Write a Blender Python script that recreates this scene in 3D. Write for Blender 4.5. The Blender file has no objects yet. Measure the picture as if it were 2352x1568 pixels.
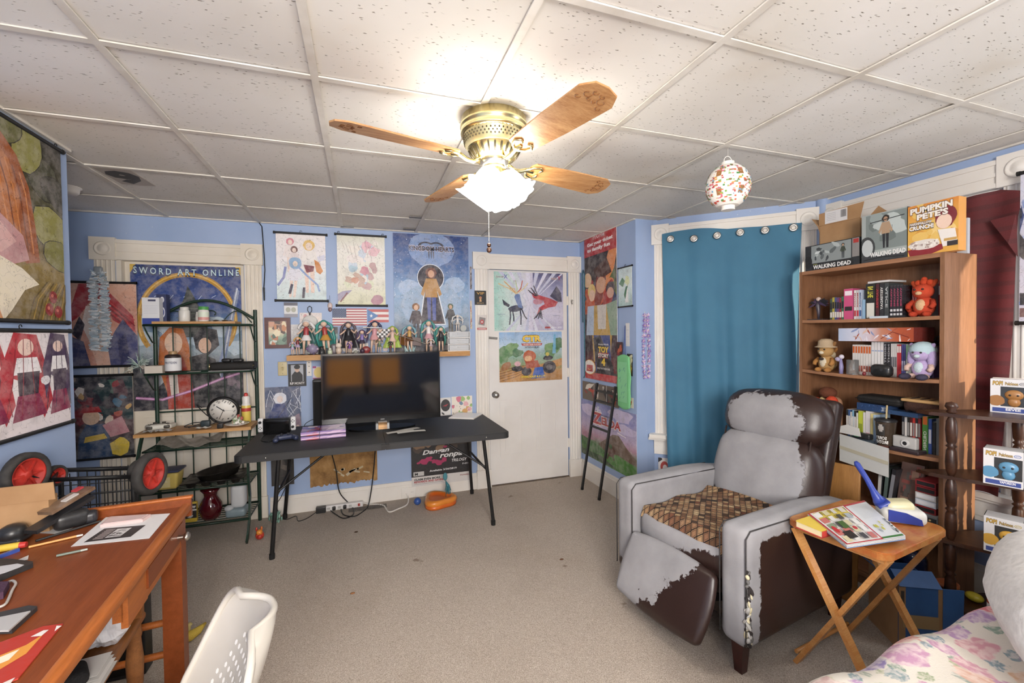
import bpy, math, random
from math import cos, sin, radians as rad
from mathutils import Matrix, Vector, noise
random.seed(7)
sc = bpy.context.scene
COL = sc.collection
PI = math.pi

F_PX, YAW, PITCH, ROLL = 1000.0, .3326, -.0198, -.0125
CAM = Vector((0, 0, 1.455))
_fwd = Vector((sin(YAW)*cos(PITCH), cos(YAW)*cos(PITCH), sin(PITCH)))
_r0 = Vector((cos(YAW), -sin(YAW), 0))
_u0 = _r0.cross(_fwd)
_R = _r0*cos(ROLL) + _u0*sin(ROLL)
_U = -_r0*sin(ROLL) + _u0*cos(ROLL)
cd = bpy.data.cameras.new('camera')
cd.sensor_width = 36.0
cd.sensor_fit = 'HORIZONTAL'
cd.lens = F_PX/2352*36
cd.clip_start = .02
co = bpy.data.objects.new('camera', cd)
m = Matrix((_R, _U, -_fwd)).transposed().to_4x4()
m.translation = CAM
co.matrix_world = m
COL.objects.link(co)
sc.camera = co

CEIL = 2.355
w = bpy.data.worlds.new('world')
sc.world = w
w.use_nodes = True
w.node_tree.nodes['Background'].inputs[0].default_value = (.80, .90, 1.0, 1)
w.node_tree.nodes['Background'].inputs[1].default_value = 1.0
sc.view_settings.view_transform = 'Standard'
sc.view_settings.look = 'None'
sc.view_settings.exposure = 0.12
sc.view_settings.gamma = 1.0
sc.view_settings.use_curve_mapping = False

def area(name, loc, target, sx, sy, power, color):
    l = bpy.data.lights.new(name, 'AREA')
    l.shape = 'RECTANGLE'
    l.size, l.size_y, l.energy, l.color = sx, sy, power, color
    o = bpy.data.objects.new(name, l)
    o.location = loc
    d = Vector(target) - Vector(loc)
    o.rotation_euler = d.to_track_quat('-Z', 'Y').to_euler()
    COL.objects.link(o)
    return o
# fill lamps added before rear blinds; daylight from the side window beyond the frame
area('daylight_rear_window', (-.29, -1.36, 1.72), (-.29, 2, 1.5), .58, .82, 66, (1, .95, .9))
area('daylight_rear_window', (.40, -1.36, 1.72), (.60, 2, 1.5), .50, .82, 66, (1, .95, .9))
area('daylight_side_window', (3.03, .35, 1.45), (1.5, .6, 1.2), .8, 1.3, 11, (.93, .97, 1))

# low sun slanting in through the side window
sl = bpy.data.lights.new('sun', 'SUN'); sl.energy = 7; sl.angle = .02; sl.color = (1, .86, .66)
so = bpy.data.objects.new('sun', sl); so.rotation_euler = Vector((-.28, .92, -.3)).to_track_quat('-Z', 'Y').to_euler(); COL.objects.link(so)
def ray(x, y):
    return _fwd + _R*((x-1176)/F_PX) + _U*((784-y)/F_PX)
def on_z(x, y, z):
    d = ray(x, y); return CAM + d*((z-CAM.z)/d.z)
def on_y(x, y, v):
    d = ray(x, y); return CAM + d*((v-CAM.y)/d.y)
def on_x(x, y, v):
    d = ray(x, y); return CAM + d*((v-CAM.x)/d.x)
def on_w(W, x, y, off=0.0):
    """local (u, z) on the plane standing off in front of a wall frame"""
    Mi = W.inverted()
    o = Mi @ CAM
    d = Mi.to_3x3() @ ray(x, y)
    t = (-off - o.y)/d.y
    p = o + d*t
    return p.x, p.z

def hx(h):
    h = h.lstrip('#')
    out = []
    for i in (0, 2, 4):
        c = int(h[i:i+2], 16)/255
        out.append(c/12.92 if c <= .04045 else ((c+.055)/1.055)**2.4)
    return (*out, 1.0)
def C4(c):
    return hx(c) if isinstance(c, str) else (tuple(c) if len(c) == 4 else (*c, 1.0))

MATS = {}
class NT:
    def __init__(s, name):
        s.m = bpy.data.materials.new(name); s.m.use_nodes = True
        s.t = s.m.node_tree; s.b = s.t.nodes['Principled BSDF']
    def n(s, typ, **kw):
        nd = s.t.nodes.new(typ)
        for k, v in kw.items(): setattr(nd, k, v)
        return nd
    def l(s, a, b): s.t.links.new(a, b)
    def math(s, op, a, b=None, c=None):
        nd = s.n('ShaderNodeMath', operation=op)
        for i, v in enumerate((a, b, c)):
            if v is None: continue
            if isinstance(v, (int, float)): nd.inputs[i].default_value = v
            else: s.l(v, nd.inputs[i])
        return nd.outputs[0]
    def mix(s, f, a, b):
        nd = s.n('ShaderNodeMix', data_type='RGBA')
        if isinstance(f, (int, float)): nd.inputs[0].default_value = f
        else: s.l(f, nd.inputs[0])
        for i, v in ((6, a), (7, b)):
            if isinstance(v, tuple): nd.inputs[i].default_value = v
            else: s.l(v, nd.inputs[i])
        return nd.outputs[2]
    def coord(s, kind='Object', scale=(1, 1, 1)):
        tc = s.n('ShaderNodeTexCoord'); mp = s.n('ShaderNodeMapping')
        mp.inputs['Scale'].default_value = scale
        s.l(tc.outputs[kind], mp.inputs[0])
        return mp.outputs[0]
    def noise(s, vec, scale, detail=4, rough=.55):
        nd = s.n('ShaderNodeTexNoise'); nd.inputs['Scale'].default_value = scale
        nd.inputs['Detail'].default_value = detail; nd.inputs['Roughness'].default_value = rough
        s.l(vec, nd.inputs['Vector']); return nd.outputs[0]
    def ramp(s, f, stops):
        nd = s.n('ShaderNodeValToRGB'); cr = nd.color_ramp
        while len(cr.elements) < len(stops): cr.elements.new(.5)
        for e, (p, c) in zip(cr.elements, stops):
            e.position = p; e.color = C4(c) if not isinstance(c, (int, float)) else (c, c, c, 1)
        s.l(f, nd.inputs[0]); return nd.outputs[0]
    def bump(s, h, strength=.3, dist=.01):
        nd = s.n('ShaderNodeBump'); nd.inputs['Strength'].default_value = strength
        nd.inputs['Distance'].default_value = dist
        s.l(h, nd.inputs['Height']); s.l(nd.outputs[0], s.b.inputs['Normal'])
    def set(s, **kw):
        for k, v in kw.items():
            k = k.replace('_', ' ')
            if isinstance(v, (int, float, tuple)): s.b.inputs[k].default_value = v
            else: s.l(v, s.b.inputs[k])
        return s

def M(name, c1, c2=None, scale=20, rough=.55, bump=0, metal=0, stretch=(1, 1, 1), spec=.5, dist=.004, coat=0, lo=.35, hi=.65):
    """plain procedural material: two tones mixed by noise"""
    if name in MATS: return MATS[name]
    t = NT(name)
    c1 = C4(c1); c2 = C4(c2) if c2 else tuple(min(1, v*.86) for v in c1[:3])+(1,)
    f = t.noise(t.coord('Object', stretch), scale)
    t.set(Base_Color=t.ramp(f, [(lo, c1), (hi, c2)]), Roughness=rough, Metallic=metal)
    t.b.inputs['Specular IOR Level'].default_value = spec
    if coat: t.b.inputs['Coat Weight'].default_value = coat
    if bump: t.bump(f, bump, dist)
    MATS[name] = t.m
    return t.m
def wood(name, c1, c2, axis=0, rough=.4, scale=9, coat=0):
    if name in MATS: return MATS[name]
    t = NT(name)
    st = [7, 7, 7]; st[axis] = .55
    v = t.coord('Object', tuple(st))
    n1 = t.noise(v, scale*.5, 6, .6)
    n2 = t.noise(v, scale*4, 3, .6)
    f = t.math('ADD', t.math('MULTIPLY', n1, .65), t.math('MULTIPLY', n2, .35))
    t.set(Base_Color=t.ramp(f, [(.36, c1), (.64, c2)]), Roughness=rough)
    if coat: t.b.inputs['Coat Weight'].default_value = coat
    t.bump(f, .08, .002)
    MATS[name] = t.m
    return t.m
def vcol(name='print_ink', rough=.45, spec=.5, metal=0, bump=0, emit=0, bscale=60, coat=0):
    """flat print and painted props: colour stored with the faces"""
    if name in MATS: return MATS[name]
    t = NT(name)
    a = t.n('ShaderNodeAttribute', attribute_name='Col')
    nz = t.noise(t.coord('Object'), bscale, 3)
    c = t.mix(t.math('MULTIPLY', nz, .12), a.outputs['Color'], (.25, .25, .25, 1))
    t.set(Base_Color=c, Roughness=rough, Metallic=metal)
    t.b.inputs['Specular IOR Level'].default_value = spec
    if coat: t.b.inputs['Coat Weight'].default_value = coat
    if bump: t.bump(nz, bump, .004)
    MATS[name] = t.m
    return t.m
PRINT = vcol('print_ink', .5)
GLOSSY = vcol('gloss_print', .25)
PLASTIC = vcol('painted_plastic', .35)
CLOTH = vcol('dyed_cloth', .9, .2, bump=.5, bscale=220)
def illu():
    t = NT('illustration_ink'); a = t.n('ShaderNodeAttribute', attribute_name='Col'); v = t.coord('Object')
    n1 = t.noise(v, 14, 5, .65); n2 = t.noise(v, 22, 2, .5); n3 = t.noise(v, 9, 4, .6)
    c = t.mix(t.ramp(n1, [(.42, 0.0), (.6, .16)]), a.outputs['Color'], hx('#efe6e2')); c = t.mix(t.ramp(n3, [(.52, 0.0), (.7, .2)]), c, hx('#2b2630'))
    ln = t.ramp(t.math('ABSOLUTE', t.math('SUBTRACT', n2, .5)), [(.004, .4), (.009, 0.0)])
    t.set(Base_Color=t.mix(ln, c, hx('#2a2428')), Roughness=.5); return t.m
ILLU = illu()
PLUSH = vcol('plush_pile', 1.0, .1, bump=1.0, bscale=260)

class MB:
    def __init__(s):
        s.v = []; s.f = []; s.c = []; s.sm = []
    def add(s, vs, fs, col='#ffffff', smooth=False, mx=None):
        b = len(s.v)
        s.v += [(mx @ Vector(p)) if mx else Vector(p) for p in vs]
        cc = None if isinstance(col, list) else C4(col)
        for i, f in enumerate(fs):
            s.f.append(tuple(b+k for k in f)); s.sm.append(smooth)
            s.c.append([C4(q) for q in col[i]] if cc is None else cc)
        return s
    def box(s, c, d, col='#ffffff', rot=None, mx=None):
        x, y, z = d[0]/2, d[1]/2, d[2]/2
        vs = [(-x, -y, -z), (x, -y, -z), (x, y, -z), (-x, y, -z), (-x, -y, z), (x, -y, z), (x, y, z), (-x, y, z)]
        q = Matrix.Translation(c)
        if rot is not None: q = q @ rot.to_4x4()
        if mx: q = mx @ q
        return s.add(vs, [(0, 3, 2, 1), (4, 5, 6, 7), (0, 1, 5, 4), (1, 2, 6, 5), (2, 3, 7, 6), (3, 0, 4, 7)], col, False, q)
    def bb(s, a, b, col='#ffffff', mx=None):
        return s.box([(a[i]+b[i])/2 for i in range(3)], [abs(b[i]-a[i]) for i in range(3)], col, mx=mx)
    def bar(s, p, q, wd, th, col='#ffffff', up=(0, 0, 1)):
        p, q = Vector(p), Vector(q); d = q-p
        z = d.normalized(); x = Vector(up).cross(z)
        if x.length < 1e-5: x = Vector((1, 0, 0)).cross(z)
        x.normalize(); y = z.cross(x)
        return s.box((p+q)/2, (wd, th, d.length), col, rot=Matrix((x, y, z)).transposed())
    def cyl(s, p, q, r0, r1=None, n=12, col='#ffffff', caps=True, smooth=True):
        p, q = Vector(p), Vector(q); r1 = r0 if r1 is None else r1
        z = (q-p).normalized(); x = z.orthogonal().normalized(); y = z.cross(x)
        vs = []
        for c, r in ((p, r0), (q, r1)):
            for i in range(n):
                a = 2*PI*i/n; vs.append(c + x*(r*cos(a)) + y*(r*sin(a)))
        s.add(vs, [(i, (i+1) % n, n+(i+1) % n, n+i) for i in range(n)], col, smooth)
        if caps: s.add(vs, [tuple(range(n-1, -1, -1)), tuple(range(n, 2*n))], col)
        return s
    def tube(s, pts, r, n=6, col='#ffffff', closed=False):
        pts = [Vector(p) for p in pts]; N = len(pts); vs = []
        prev = None
        for i, p in enumerate(pts):
            if closed: t = pts[(i+1) % N]-pts[i-1]
            else: t = pts[min(i+1, N-1)]-pts[max(i-1, 0)]
            t = t.normalized() if t.length > 1e-9 else Vector((0, 0, 1))
            if prev is None: x = t.orthogonal().normalized()
            else:
                x = prev - t*prev.dot(t)
                x = x.normalized() if x.length > 1e-6 else t.orthogonal().normalized()
            prev = x; y = t.cross(x)
            rr = r[i] if isinstance(r, (list, tuple)) else r
            for k in range(n):
                a = 2*PI*k/n; vs.append(p+x*(rr*cos(a))+y*(rr*sin(a)))
        fs = []
        for i in range(N if closed else N-1):
            j = (i+1) % N
            for k in range(n):
                fs.append((i*n+k, i*n+(k+1) % n, j*n+(k+1) % n, j*n+k))
        if not closed: fs += [tuple(range(n-1, -1, -1)), tuple((N-1)*n+k for k in range(n))]
        return s.add(vs, fs, col, True)
    def lathe(s, prof, n=20, col='#ffffff', mx=None, cols=None, smooth=True, wob=None, caps=1):
        vs = []
        for (r, z) in prof:
            for k in range(n):
                a = 2*PI*k/n; rr = r*(wob(k/n, z) if wob else 1)
                vs.append((rr*cos(a), rr*sin(a), z))
        fs = []; cl = []
        for i in range(len(prof)-1):
            for k in range(n):
                fs.append((i*n+k, i*n+(k+1) % n, (i+1)*n+(k+1) % n, (i+1)*n+k))
                if cols: cl.append([cols[i]]*4)
        s.add(vs, fs, cl if cols else col, smooth, mx)
        if not caps or prof[0] == prof[-1]: return s
        c0 = cols[0] if cols else col; c1 = cols[-1] if cols else col
        if prof[0][0] > 1e-4: s.add(vs, [tuple(range(n-1, -1, -1))], c0, False, mx)
        if prof[-1][0] > 1e-4: s.add(vs, [tuple((len(prof)-1)*n+k for k in range(n))], c1, False, mx)
        return s
    def ball(s, c, r, n=10, col='#ffffff', rot=None, mx=None):
        r = (r, r, r) if isinstance(r, (int, float)) else r
        vs = [(0, 0, -r[2])]; fs = []; h = max(4, n*2//3)
        for i in range(1, h):
            t = PI*i/h
            for k in range(n):
                a = 2*PI*k/n
                vs.append((r[0]*sin(t)*cos(a), r[1]*sin(t)*sin(a), -r[2]*cos(t)))
        vs.append((0, 0, r[2])); L = len(vs)-1
        for k in range(n): fs.append((0, 1+(k+1) % n, 1+k))
        for i in range(h-2):
            for k in range(n):
                a = 1+i*n
                fs.append((a+k, a+(k+1) % n, a+n+(k+1) % n, a+n+k))
        a = 1+(h-2)*n
        for k in range(n): fs.append((a+k, a+(k+1) % n, L))
        q = Matrix.Translation(c)
        if rot is not None: q = q @ rot.to_4x4()
        if mx: q = mx @ q
        return s.add(vs, fs, col, True, q)
    def prism(s, poly, d, col='#ffffff', mx=None, smooth=False):
        """polygon in local xz, extruded along +y by d"""
        n = len(poly)
        vs = [(p[0], 0, p[1]) for p in poly] + [(p[0], d, p[1]) for p in poly]
        fs = [tuple(range(n)), tuple(range(2*n-1, n-1, -1))] + [((i+1) % n, i, n+i, n+(i+1) % n) for i in range(n)]
        return s.add(vs, fs, col, smooth, mx)
    def slab(s, poly, z0, z1, col='#ffffff', mx=None):
        n = len(poly)
        vs = [(p[0], p[1], z0) for p in poly] + [(p[0], p[1], z1) for p in poly]
        fs = [tuple(range(n-1, -1, -1)), tuple(range(n, 2*n))] + [(i, (i+1) % n, n+(i+1) % n, n+i) for i in range(n)]
        return s.add(vs, fs, col, False, mx)
    def rbox(s, c, d, r=.03, n=5, puff=0, col='#ffffff', rot=None, mx=None, fn=None):
        """rounded, optionally puffed box"""
        hx_, hy, hz = d[0]/2, d[1]/2, d[2]/2
        r = min(r, hx_*.999, hy*.999, hz*.999)
        vs = {}; L = []; fs = []
        def lin(h):
            inner = h-r
            a = [-(inner+r), -(inner+r*.45)]
            b = [(-inner + 2*inner*i/n) for i in range(n+1)]
            return a+b+[(inner+r*.45), inner+r]
        A = [lin(hx_), lin(hy), lin(hz)]
        H = (hx_, hy, hz)
        def vid(p):
            k = tuple(round(v, 6) for v in p)
            if k in vs: return vs[k]
            q = Vector(p)
            inn = Vector([max(-(H[i]-r), min(H[i]-r, q[i])) for i in range(3)])
            o = q-inn
            if o.length > 1e-9: q = inn + o.normalized()*r
            if puff:
                u = [abs(q[i])/H[i] for i in range(3)]
                for i in range(3):
                    j, k2 = (i+1) % 3, (i+2) % 3
                    q[i] *= 1 + puff*(1-min(1, u[j])**2)*(1-min(1, u[k2])**2)*min(1, .1/H[i])
            if fn: q = fn(q)
            vs[k] = len(L); L.append(q)
            return vs[k]
        for ax in range(3):
            a1, a2 = (ax+1) % 3, (ax+2) % 3
            for sg in (-1, 1):
                for i in range(len(A[a1])-1):
                    for j in range(len(A[a2])-1):
                        q = []
                        for (di, dj) in ((0, 0), (1, 0), (1, 1), (0, 1)):
                            p = [0, 0, 0]; p[ax] = sg*H[ax]; p[a1] = A[a1][i+di]; p[a2] = A[a2][j+dj]
                            q.append(vid(p))
                        fs.append(tuple(q) if sg > 0 else tuple(reversed(q)))
        q = Matrix.Translation(c)
        if rot is not None: q = q @ rot.to_4x4()
        if mx: q = mx @ q
        return s.add(L, fs, col, True, q)
    def surf(s, fn, nu, nv, col='#ffffff', smooth=True, th=0, mx=None):
        """sheet fn(u,v)->point, optional thickness th (offset along -normal)"""
        P = [[Vector(fn(i/nu, j/nv)) for j in range(nv+1)] for i in range(nu+1)]
        vs = [p for row in P for p in row]
        fs = [(i*(nv+1)+j, (i+1)*(nv+1)+j, (i+1)*(nv+1)+j+1, i*(nv+1)+j+1) for i in range(nu) for j in range(nv)]
        cc = col
        if callable(col): cc = [[col((i)/nu, j/nv)]*4 for i in range(nu) for j in range(nv)]
        s.add(vs, fs, cc, smooth, mx)
        if th:
            B = []
            for i in range(nu+1):
                for j in range(nv+1):
                    a = P[min(i+1, nu)][j]-P[max(i-1, 0)][j]; b = P[i][min(j+1, nv)]-P[i][max(j-1, 0)]
                    nn = a.cross(b); nn = nn.normalized() if nn.length > 1e-12 else Vector((0, 0, 1))
                    B.append(P[i][j]-nn*th)
            s.add(B, [tuple(reversed(f)) for f in fs], cc, smooth, mx)
            N = len(vs); e = []
            W_ = nv+1
            e += [(i*W_, (i+1)*W_) for i in range(nu)] + [((i+1)*W_+nv, i*W_+nv) for i in range(nu)]
            e += [(j+1, j) for j in range(nv)] + [(nu*W_+j, nu*W_+j+1) for j in range(nv)]
            base = cc if not isinstance(cc, list) else cc[0][0]
            s.add(vs+B, [(b, a, N+a, N+b) for a, b in e], base, smooth, mx)
        return s
    def mesh(s, name, mat, mxi=None):
        me = bpy.data.meshes.new(name)
        vs = [mxi @ p for p in s.v] if mxi else s.v
        me.from_pydata([tuple(p) for p in vs], [], s.f)
        at = me.color_attributes.new('Col', 'FLOAT_COLOR', 'CORNER')
        buf = []
        for f, c in zip(s.f, s.c):
            if isinstance(c, list):
                for q in c: buf.extend(q)
            else:
                for _ in f: buf.extend(c)
        at.data.foreach_set('color', buf)
        me.polygons.foreach_set('use_smooth', s.sm)
        for mm in (mat if isinstance(mat, (list, tuple)) else [mat]): me.materials.append(mm)
        me.update()
        return me
    def part(s, name, mat, parent, label=None, w=0, kind=None):
        mxi = WM[parent].inverted() if w else None
        o = bpy.data.objects.new(name, s.mesh(name, mat, mxi))
        COL.objects.link(o); o.parent = parent
        WM[o] = WM[parent]
        if label: o['label'] = label
        if kind: o['kind'] = kind
        return o
    def solo(s, name, mat, label=None, cat=None, group=None, kind=None, mx=None):
        """one mesh thing; world coordinates (or local to mx); origin put at its base"""
        if mx: s.v = [mx @ p for p in s.v]
        lo = [min(p[i] for p in s.v) for i in range(3)]; hi = [max(p[i] for p in s.v) for i in range(3)]
        base = Matrix.Translation(((lo[0]+hi[0])/2, (lo[1]+hi[1])/2, lo[2]))
        o = bpy.data.objects.new(name, s.mesh(name, mat, base.inverted()))
        o.matrix_world = base
        COL.objects.link(o); WM[o] = base
        tag(o, label, cat, group, kind)
        return o
WM = {}
def tag(o, label=None, cat=None, group=None, kind=None):
    if label: o['label'] = label
    if cat: o['category'] = cat
    if group: o['group'] = group
    if kind: o['kind'] = kind
    return o
def thing(name, label, cat, loc=(0, 0, 0), rz=0, group=None, mx=None):
    o = bpy.data.objects.new(name, None)
    o.empty_display_size = .05
    mx = mx if mx is not None else Matrix.Translation(loc) @ Matrix.Rotation(rz, 4, 'Z')
    o.matrix_world = mx
    COL.objects.link(o); WM[o] = mx
    return tag(o, label, cat, group)
def frame(loc, deg):
    return Matrix.Translation(loc) @ Matrix.Rotation(rad(deg), 4, 'Z')
def RX(a): return Matrix.Rotation(rad(a), 3, 'X')
def RY(a): return Matrix.Rotation(rad(a), 3, 'Y')
def RZ(a): return Matrix.Rotation(rad(a), 3, 'Z')
def T(*p): return Matrix.Translation(p)

# lettering
_TX = {}
def text_geo(txt, bold=0.0, slant=0.0, space=1.0):
    k = (txt, bold, slant, space)
    if k in _TX: return _TX[k]
    cu = bpy.data.curves.new('lettering', 'FONT')
    cu.body = txt; cu.size = 1; cu.resolution_u = 2; cu.offset = bold; cu.shear = slant; cu.space_character = space
    ob = bpy.data.objects.new('lettering', cu); COL.objects.link(ob)
    dg = bpy.context.evaluated_depsgraph_get()
    me = bpy.data.meshes.new_from_object(ob.evaluated_get(dg))
    vs = [(v.co.x, v.co.y) for v in me.vertices]; fs = [tuple(p.vertices) for p in me.polygons]
    bpy.data.objects.remove(ob); bpy.data.curves.remove(cu); bpy.data.meshes.remove(me)
    x0 = min(p[0] for p in vs); x1 = max(p[0] for p in vs); y0 = min(p[1] for p in vs); y1 = max(p[1] for p in vs)
    # normalised to 0..1 in both directions
    vs = [((p[0]-x0)/(x1-x0), (p[1]-y0)/(y1-y0)) for p in vs]
    _TX[k] = (vs, fs)
    return _TX[k]

class Art:
    """flat print on a sheet: local x right, z up, front faces -y.  u, v run 0..1 (v up)"""
    def __init__(s, w, h, base='#ffffff', th=.002, x0=0.0, z0=0.0):
        s.w, s.h, s.k = w, h, 0; s.x0, s.z0 = x0, z0; s.mb = MB()
        s.mb.bb((x0, 0, z0), (x0+w, th, z0+h), base)
    def P(s, u, v):
        return (s.x0+u*s.w, -.0002-s.k*.00006, s.z0+v*s.h)
    def poly(s, pts, col):
        s.k += 1
        pts = [(min(1, max(0, a)), min(1, max(0, b))) for a, b in pts]
        s.mb.add([s.P(*p) for p in pts], [tuple(range(len(pts)))], col); return s
    def rect(s, u0, v0, u1, v1, col): return s.poly([(u0, v0), (u1, v0), (u1, v1), (u0, v1)], col)
    def grad(s, u0, u1, stops):
        s.k += 1
        for (v0, c0), (v1, c1) in zip(stops, stops[1:]):
            s.mb.add([s.P(u0, v0), s.P(u1, v0), s.P(u1, v1), s.P(u0, v1)], [(0, 1, 2, 3)], [[c0, c0, c1, c1]])
        return s
    def hgrad(s, v0, v1, stops):
        s.k += 1
        for (a, c0), (b, c1) in zip(stops, stops[1:]):
            s.mb.add([s.P(a, v0), s.P(b, v0), s.P(b, v1), s.P(a, v1)], [(0, 1, 2, 3)], [[c0, c1, c1, c0]])
        return s
    def ell(s, u, v, ru, rv, col, n=18, rot=0, rag=0, seed=0):
        rnd = random.Random(seed); pts = []
        asp = s.h/s.w
        for i in range(n):
            a = 2*PI*i/n; k = 1+rag*(rnd.random()-.5)
            x, y = ru*k*cos(a), rv*k*sin(a)*asp
            c, q = cos(rad(rot)), sin(rad(rot))
            pts.append((u+x*c-y*q, v+(x*q+y*c)/asp))
        return s.poly(pts, col)
    def ring(s, u, v, ru, rv, wd, col, n=36, a0=0, a1=360):
        s.k += 1
        pts = []; m_ = n
        for i in range(m_+1):
            a = rad(a0+(a1-a0)*i/m_)
            for q in (1, 1-wd):
                pts.append(s.P(min(1, max(0, u+ru*q*cos(a))), min(1, max(0, v+rv*q*sin(a)))))
        s.mb.add(pts, [(2*i, 2*i+2, 2*i+3, 2*i+1) for i in range(m_)], col); return s
    def line(s, pts, wd, col):
        s.k += 1
        P = [Vector(s.P(min(1, max(0, a)), min(1, max(0, b)))) for a, b in pts]
        wd = wd*s.w/2; vs = []
        for i, p in enumerate(P):
            t = (P[min(i+1, len(P)-1)]-P[max(i-1, 0)]); n_ = Vector((-t.z, 0, t.x))
            n_ = n_.normalized() if n_.length > 1e-9 else Vector((0, 0, 1))
            vs += [p+n_*wd, p-n_*wd]
        s.mb.add(vs, [(2*i, 2*i+1, 2*i+3, 2*i+2) for i in range(len(P)-1)], col); return s
    def text(s, txt, u0, v0, u1, v1, col, bold=.03, slant=0, outline=None, ow=.06, arc=0, space=1.0, tilt=0):
        if outline: s.text(txt, u0-ow*(v1-v0)*.4, v0-ow*(v1-v0), u1+ow*(v1-v0)*.4, v1+ow*(v1-v0), outline, bold+.035, slant, None, 0, arc, space, tilt)
        s.k += 1
        vs, fs = text_geo(txt, bold, slant, space)
        pts = []
        for a, b in vs:
            u = u0+(u1-u0)*a; v = v0+(v1-v0)*b + arc*(1-(2*a-1)**2) + tilt*(a-.5)
            pts.append(s.P(u, v))
        s.mb.add(pts, fs, col); return s
    def bits(s, n, u0, v0, u1, v1, cols, r0=.01, r1=.04, seed=1, rag=.6, asp=1.0, rot=None):
        rnd = random.Random(seed)
        for i in range(n):
            r = rnd.uniform(r0, r1)
            s.ell(rnd.uniform(u0, u1), rnd.uniform(v0, v1), r, r*asp, rnd.choice(cols), 9, rnd.uniform(0, 180) if rot is None else rot, rag, seed*100+i)
        return s
    def fig(s, u, v, h, hair, skin, top, low, lean=0, hw=1.0):
        """plain generic standing figure without features; v = feet, h = height in v units"""
        k = h*s.h/s.w
        def q(a, b): return (u+(a+lean*b)*k, v+b*h)
        s.poly([q(-.07, 0), (q(-.02, 0)), q(-.01, .45), q(-.09, .5)], low)
        s.poly([q(.02, 0), q(.08, 0), q(.09, .5), q(.01, .45)], low)
        s.poly([q(-.12, .44), q(.12, .44), q(.1, .8), q(-.1, .8)], top)
        s.poly([q(-.1, .8), q(-.2, .5), q(-.15, .46), q(-.06, .72)], top)
        s.poly([q(.1, .8), q(.2, .5), q(.15, .46), q(.06, .72)], top)
        c = q(0, .9)
        s.ell(c[0], c[1]+.01*h, .105*k*hw, .105*k*s.w/s.h*hw*1.0, hair, 14, 0, .15, int(u*997+v*131))
        s.ell(c[0], c[1]-.01*h, .06*k, .075*k*s.w/s.h, skin, 12)
        return s

# wall frames: local x runs to the right along the wall seen from the room, -y faces the room
BACK_Y = 3.95
W_BACK = frame((0, BACK_Y, 0), 0)
W_RIGHT = frame((2.1, BACK_Y, 0), -90)
W_LEFT = frame((-1.33, 0, 0), 90)
W_RET = frame((2.1, 3.0, 0), 0)
DIAG_A = math.degrees(math.atan2(-.78, .80))
W_DIAG = frame((2.27, 3.0, 0), DIAG_A)
W_BAY = frame((3.1, 0, 0), -90)
def rect(W, x0, y0, x1, y1, off=.012):
    a = on_w(W, x0, y0, off); b = on_w(W, x1, y1, off)
    return a[0], b[1], b[0], a[1]       # u0, z0, u1, z1
# ================================================================== the room
REAR_Y, LEFT_X, BAY_X, RIGHT_X = -1.4, -2.35, 3.1, 2.1
def blue_paint():
    t = NT('blue_wall_paint')
    v = t.coord('Object')
    a = t.noise(v, 2.2, 3); b = t.noise(v, 160, 3); c = t.noise(v, 34, 2)
    col = t.ramp(a, [(.3, '#98aed2'), (.7, '#a4b7d8')])
    col = t.mix(t.math('GREATER_THAN', c, .745), col, hx('#c9d2dc'))
    t.set(Base_Color=col, Roughness=.5)
    t.bump(b, .12, .002)
    return t.m
BLUE = blue_paint()
WHITE = M('white_trim_paint', '#ebe7e0', '#e3ddd4', 3, .42, .04)
OLDWHITE = M('aged_white_paint', '#e6dfd3', '#d9cfbe', 2.5, .5, .05)
def carpet():
    t = NT('beige_carpet')
    v = t.coord('Object')
    n1 = t.noise(v, 330, 2, .7); n2 = t.noise(v, 2.3, 4); n3 = t.noise(v, 90, 2)
    st = t.noise(v, 6.5, 3)
    c = t.ramp(n1, [(.30, '#8f8173'), (.5, '#c6b9ab'), (.68, '#e6dcd1')])
    c = t.mix(t.ramp(n3, [(.35, 0.0), (.7, .28)]), c, hx('#a89a8b'))
    c = t.mix(t.ramp(n2, [(.5, 0.0), (.75, .22)]), c, hx('#988979'))
    c = t.mix(t.ramp(st, [(.71, 0.0), (.76, .55)]), c, hx('#6b4f38'))
    t.set(Base_Color=c, Roughness=1.0); t.b.inputs['Specular IOR Level'].default_value = .1
    t.bump(n1, .7, .010)
    return t.m
CARPET = carpet()
def tile_mat():
    t = NT('fissured_ceiling_tile')
    v = t.coord('Object', (1, 2.6, 1))
    vo = t.n('ShaderNodeTexVoronoi'); vo.inputs['Scale'].default_value = 34; vo.inputs['Randomness'].default_value = 1
    wv = t.n('ShaderNodeVectorMath', operation='ADD')
    nz = t.n('ShaderNodeTexNoise'); nz.inputs['Scale'].default_value = 40
    t.l(v, nz.inputs['Vector']); sc_ = t.n('ShaderNodeVectorMath', operation='SCALE'); sc_.inputs['Scale'].default_value = .03
    t.l(nz.outputs['Color'], sc_.inputs[0]); t.l(v, wv.inputs[0]); t.l(sc_.outputs[0], wv.inputs[1]); t.l(wv.outputs[0], vo.inputs['Vector'])
    pit = t.ramp(vo.outputs['Distance'], [(.11, 1.0), (.19, 0.0)])
    keep = t.ramp(t.noise(v, 12, 1), [(.40, 0.0), (.48, 1.0)])
    pit = t.math('MULTIPLY', pit, keep)
    stn = t.noise(t.coord('Object'), 1.6, 3)
    base = t.ramp(stn, [(.35, '#e2dfda'), (.62, '#d9d5cd'), (.8, '#cbc1b2')])
    t.set(Base_Color=t.mix(pit, base, hx('#8d857b')), Roughness=.95)
    inv = t.math('SUBTRACT', 1.0, pit)
    t.bump(inv, .6, .004)
    return t.m
TILE = tile_mat()
RAIL = M('ceiling_rail_white', '#dedad2', '#c9c2b6', 5, .5)

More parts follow.
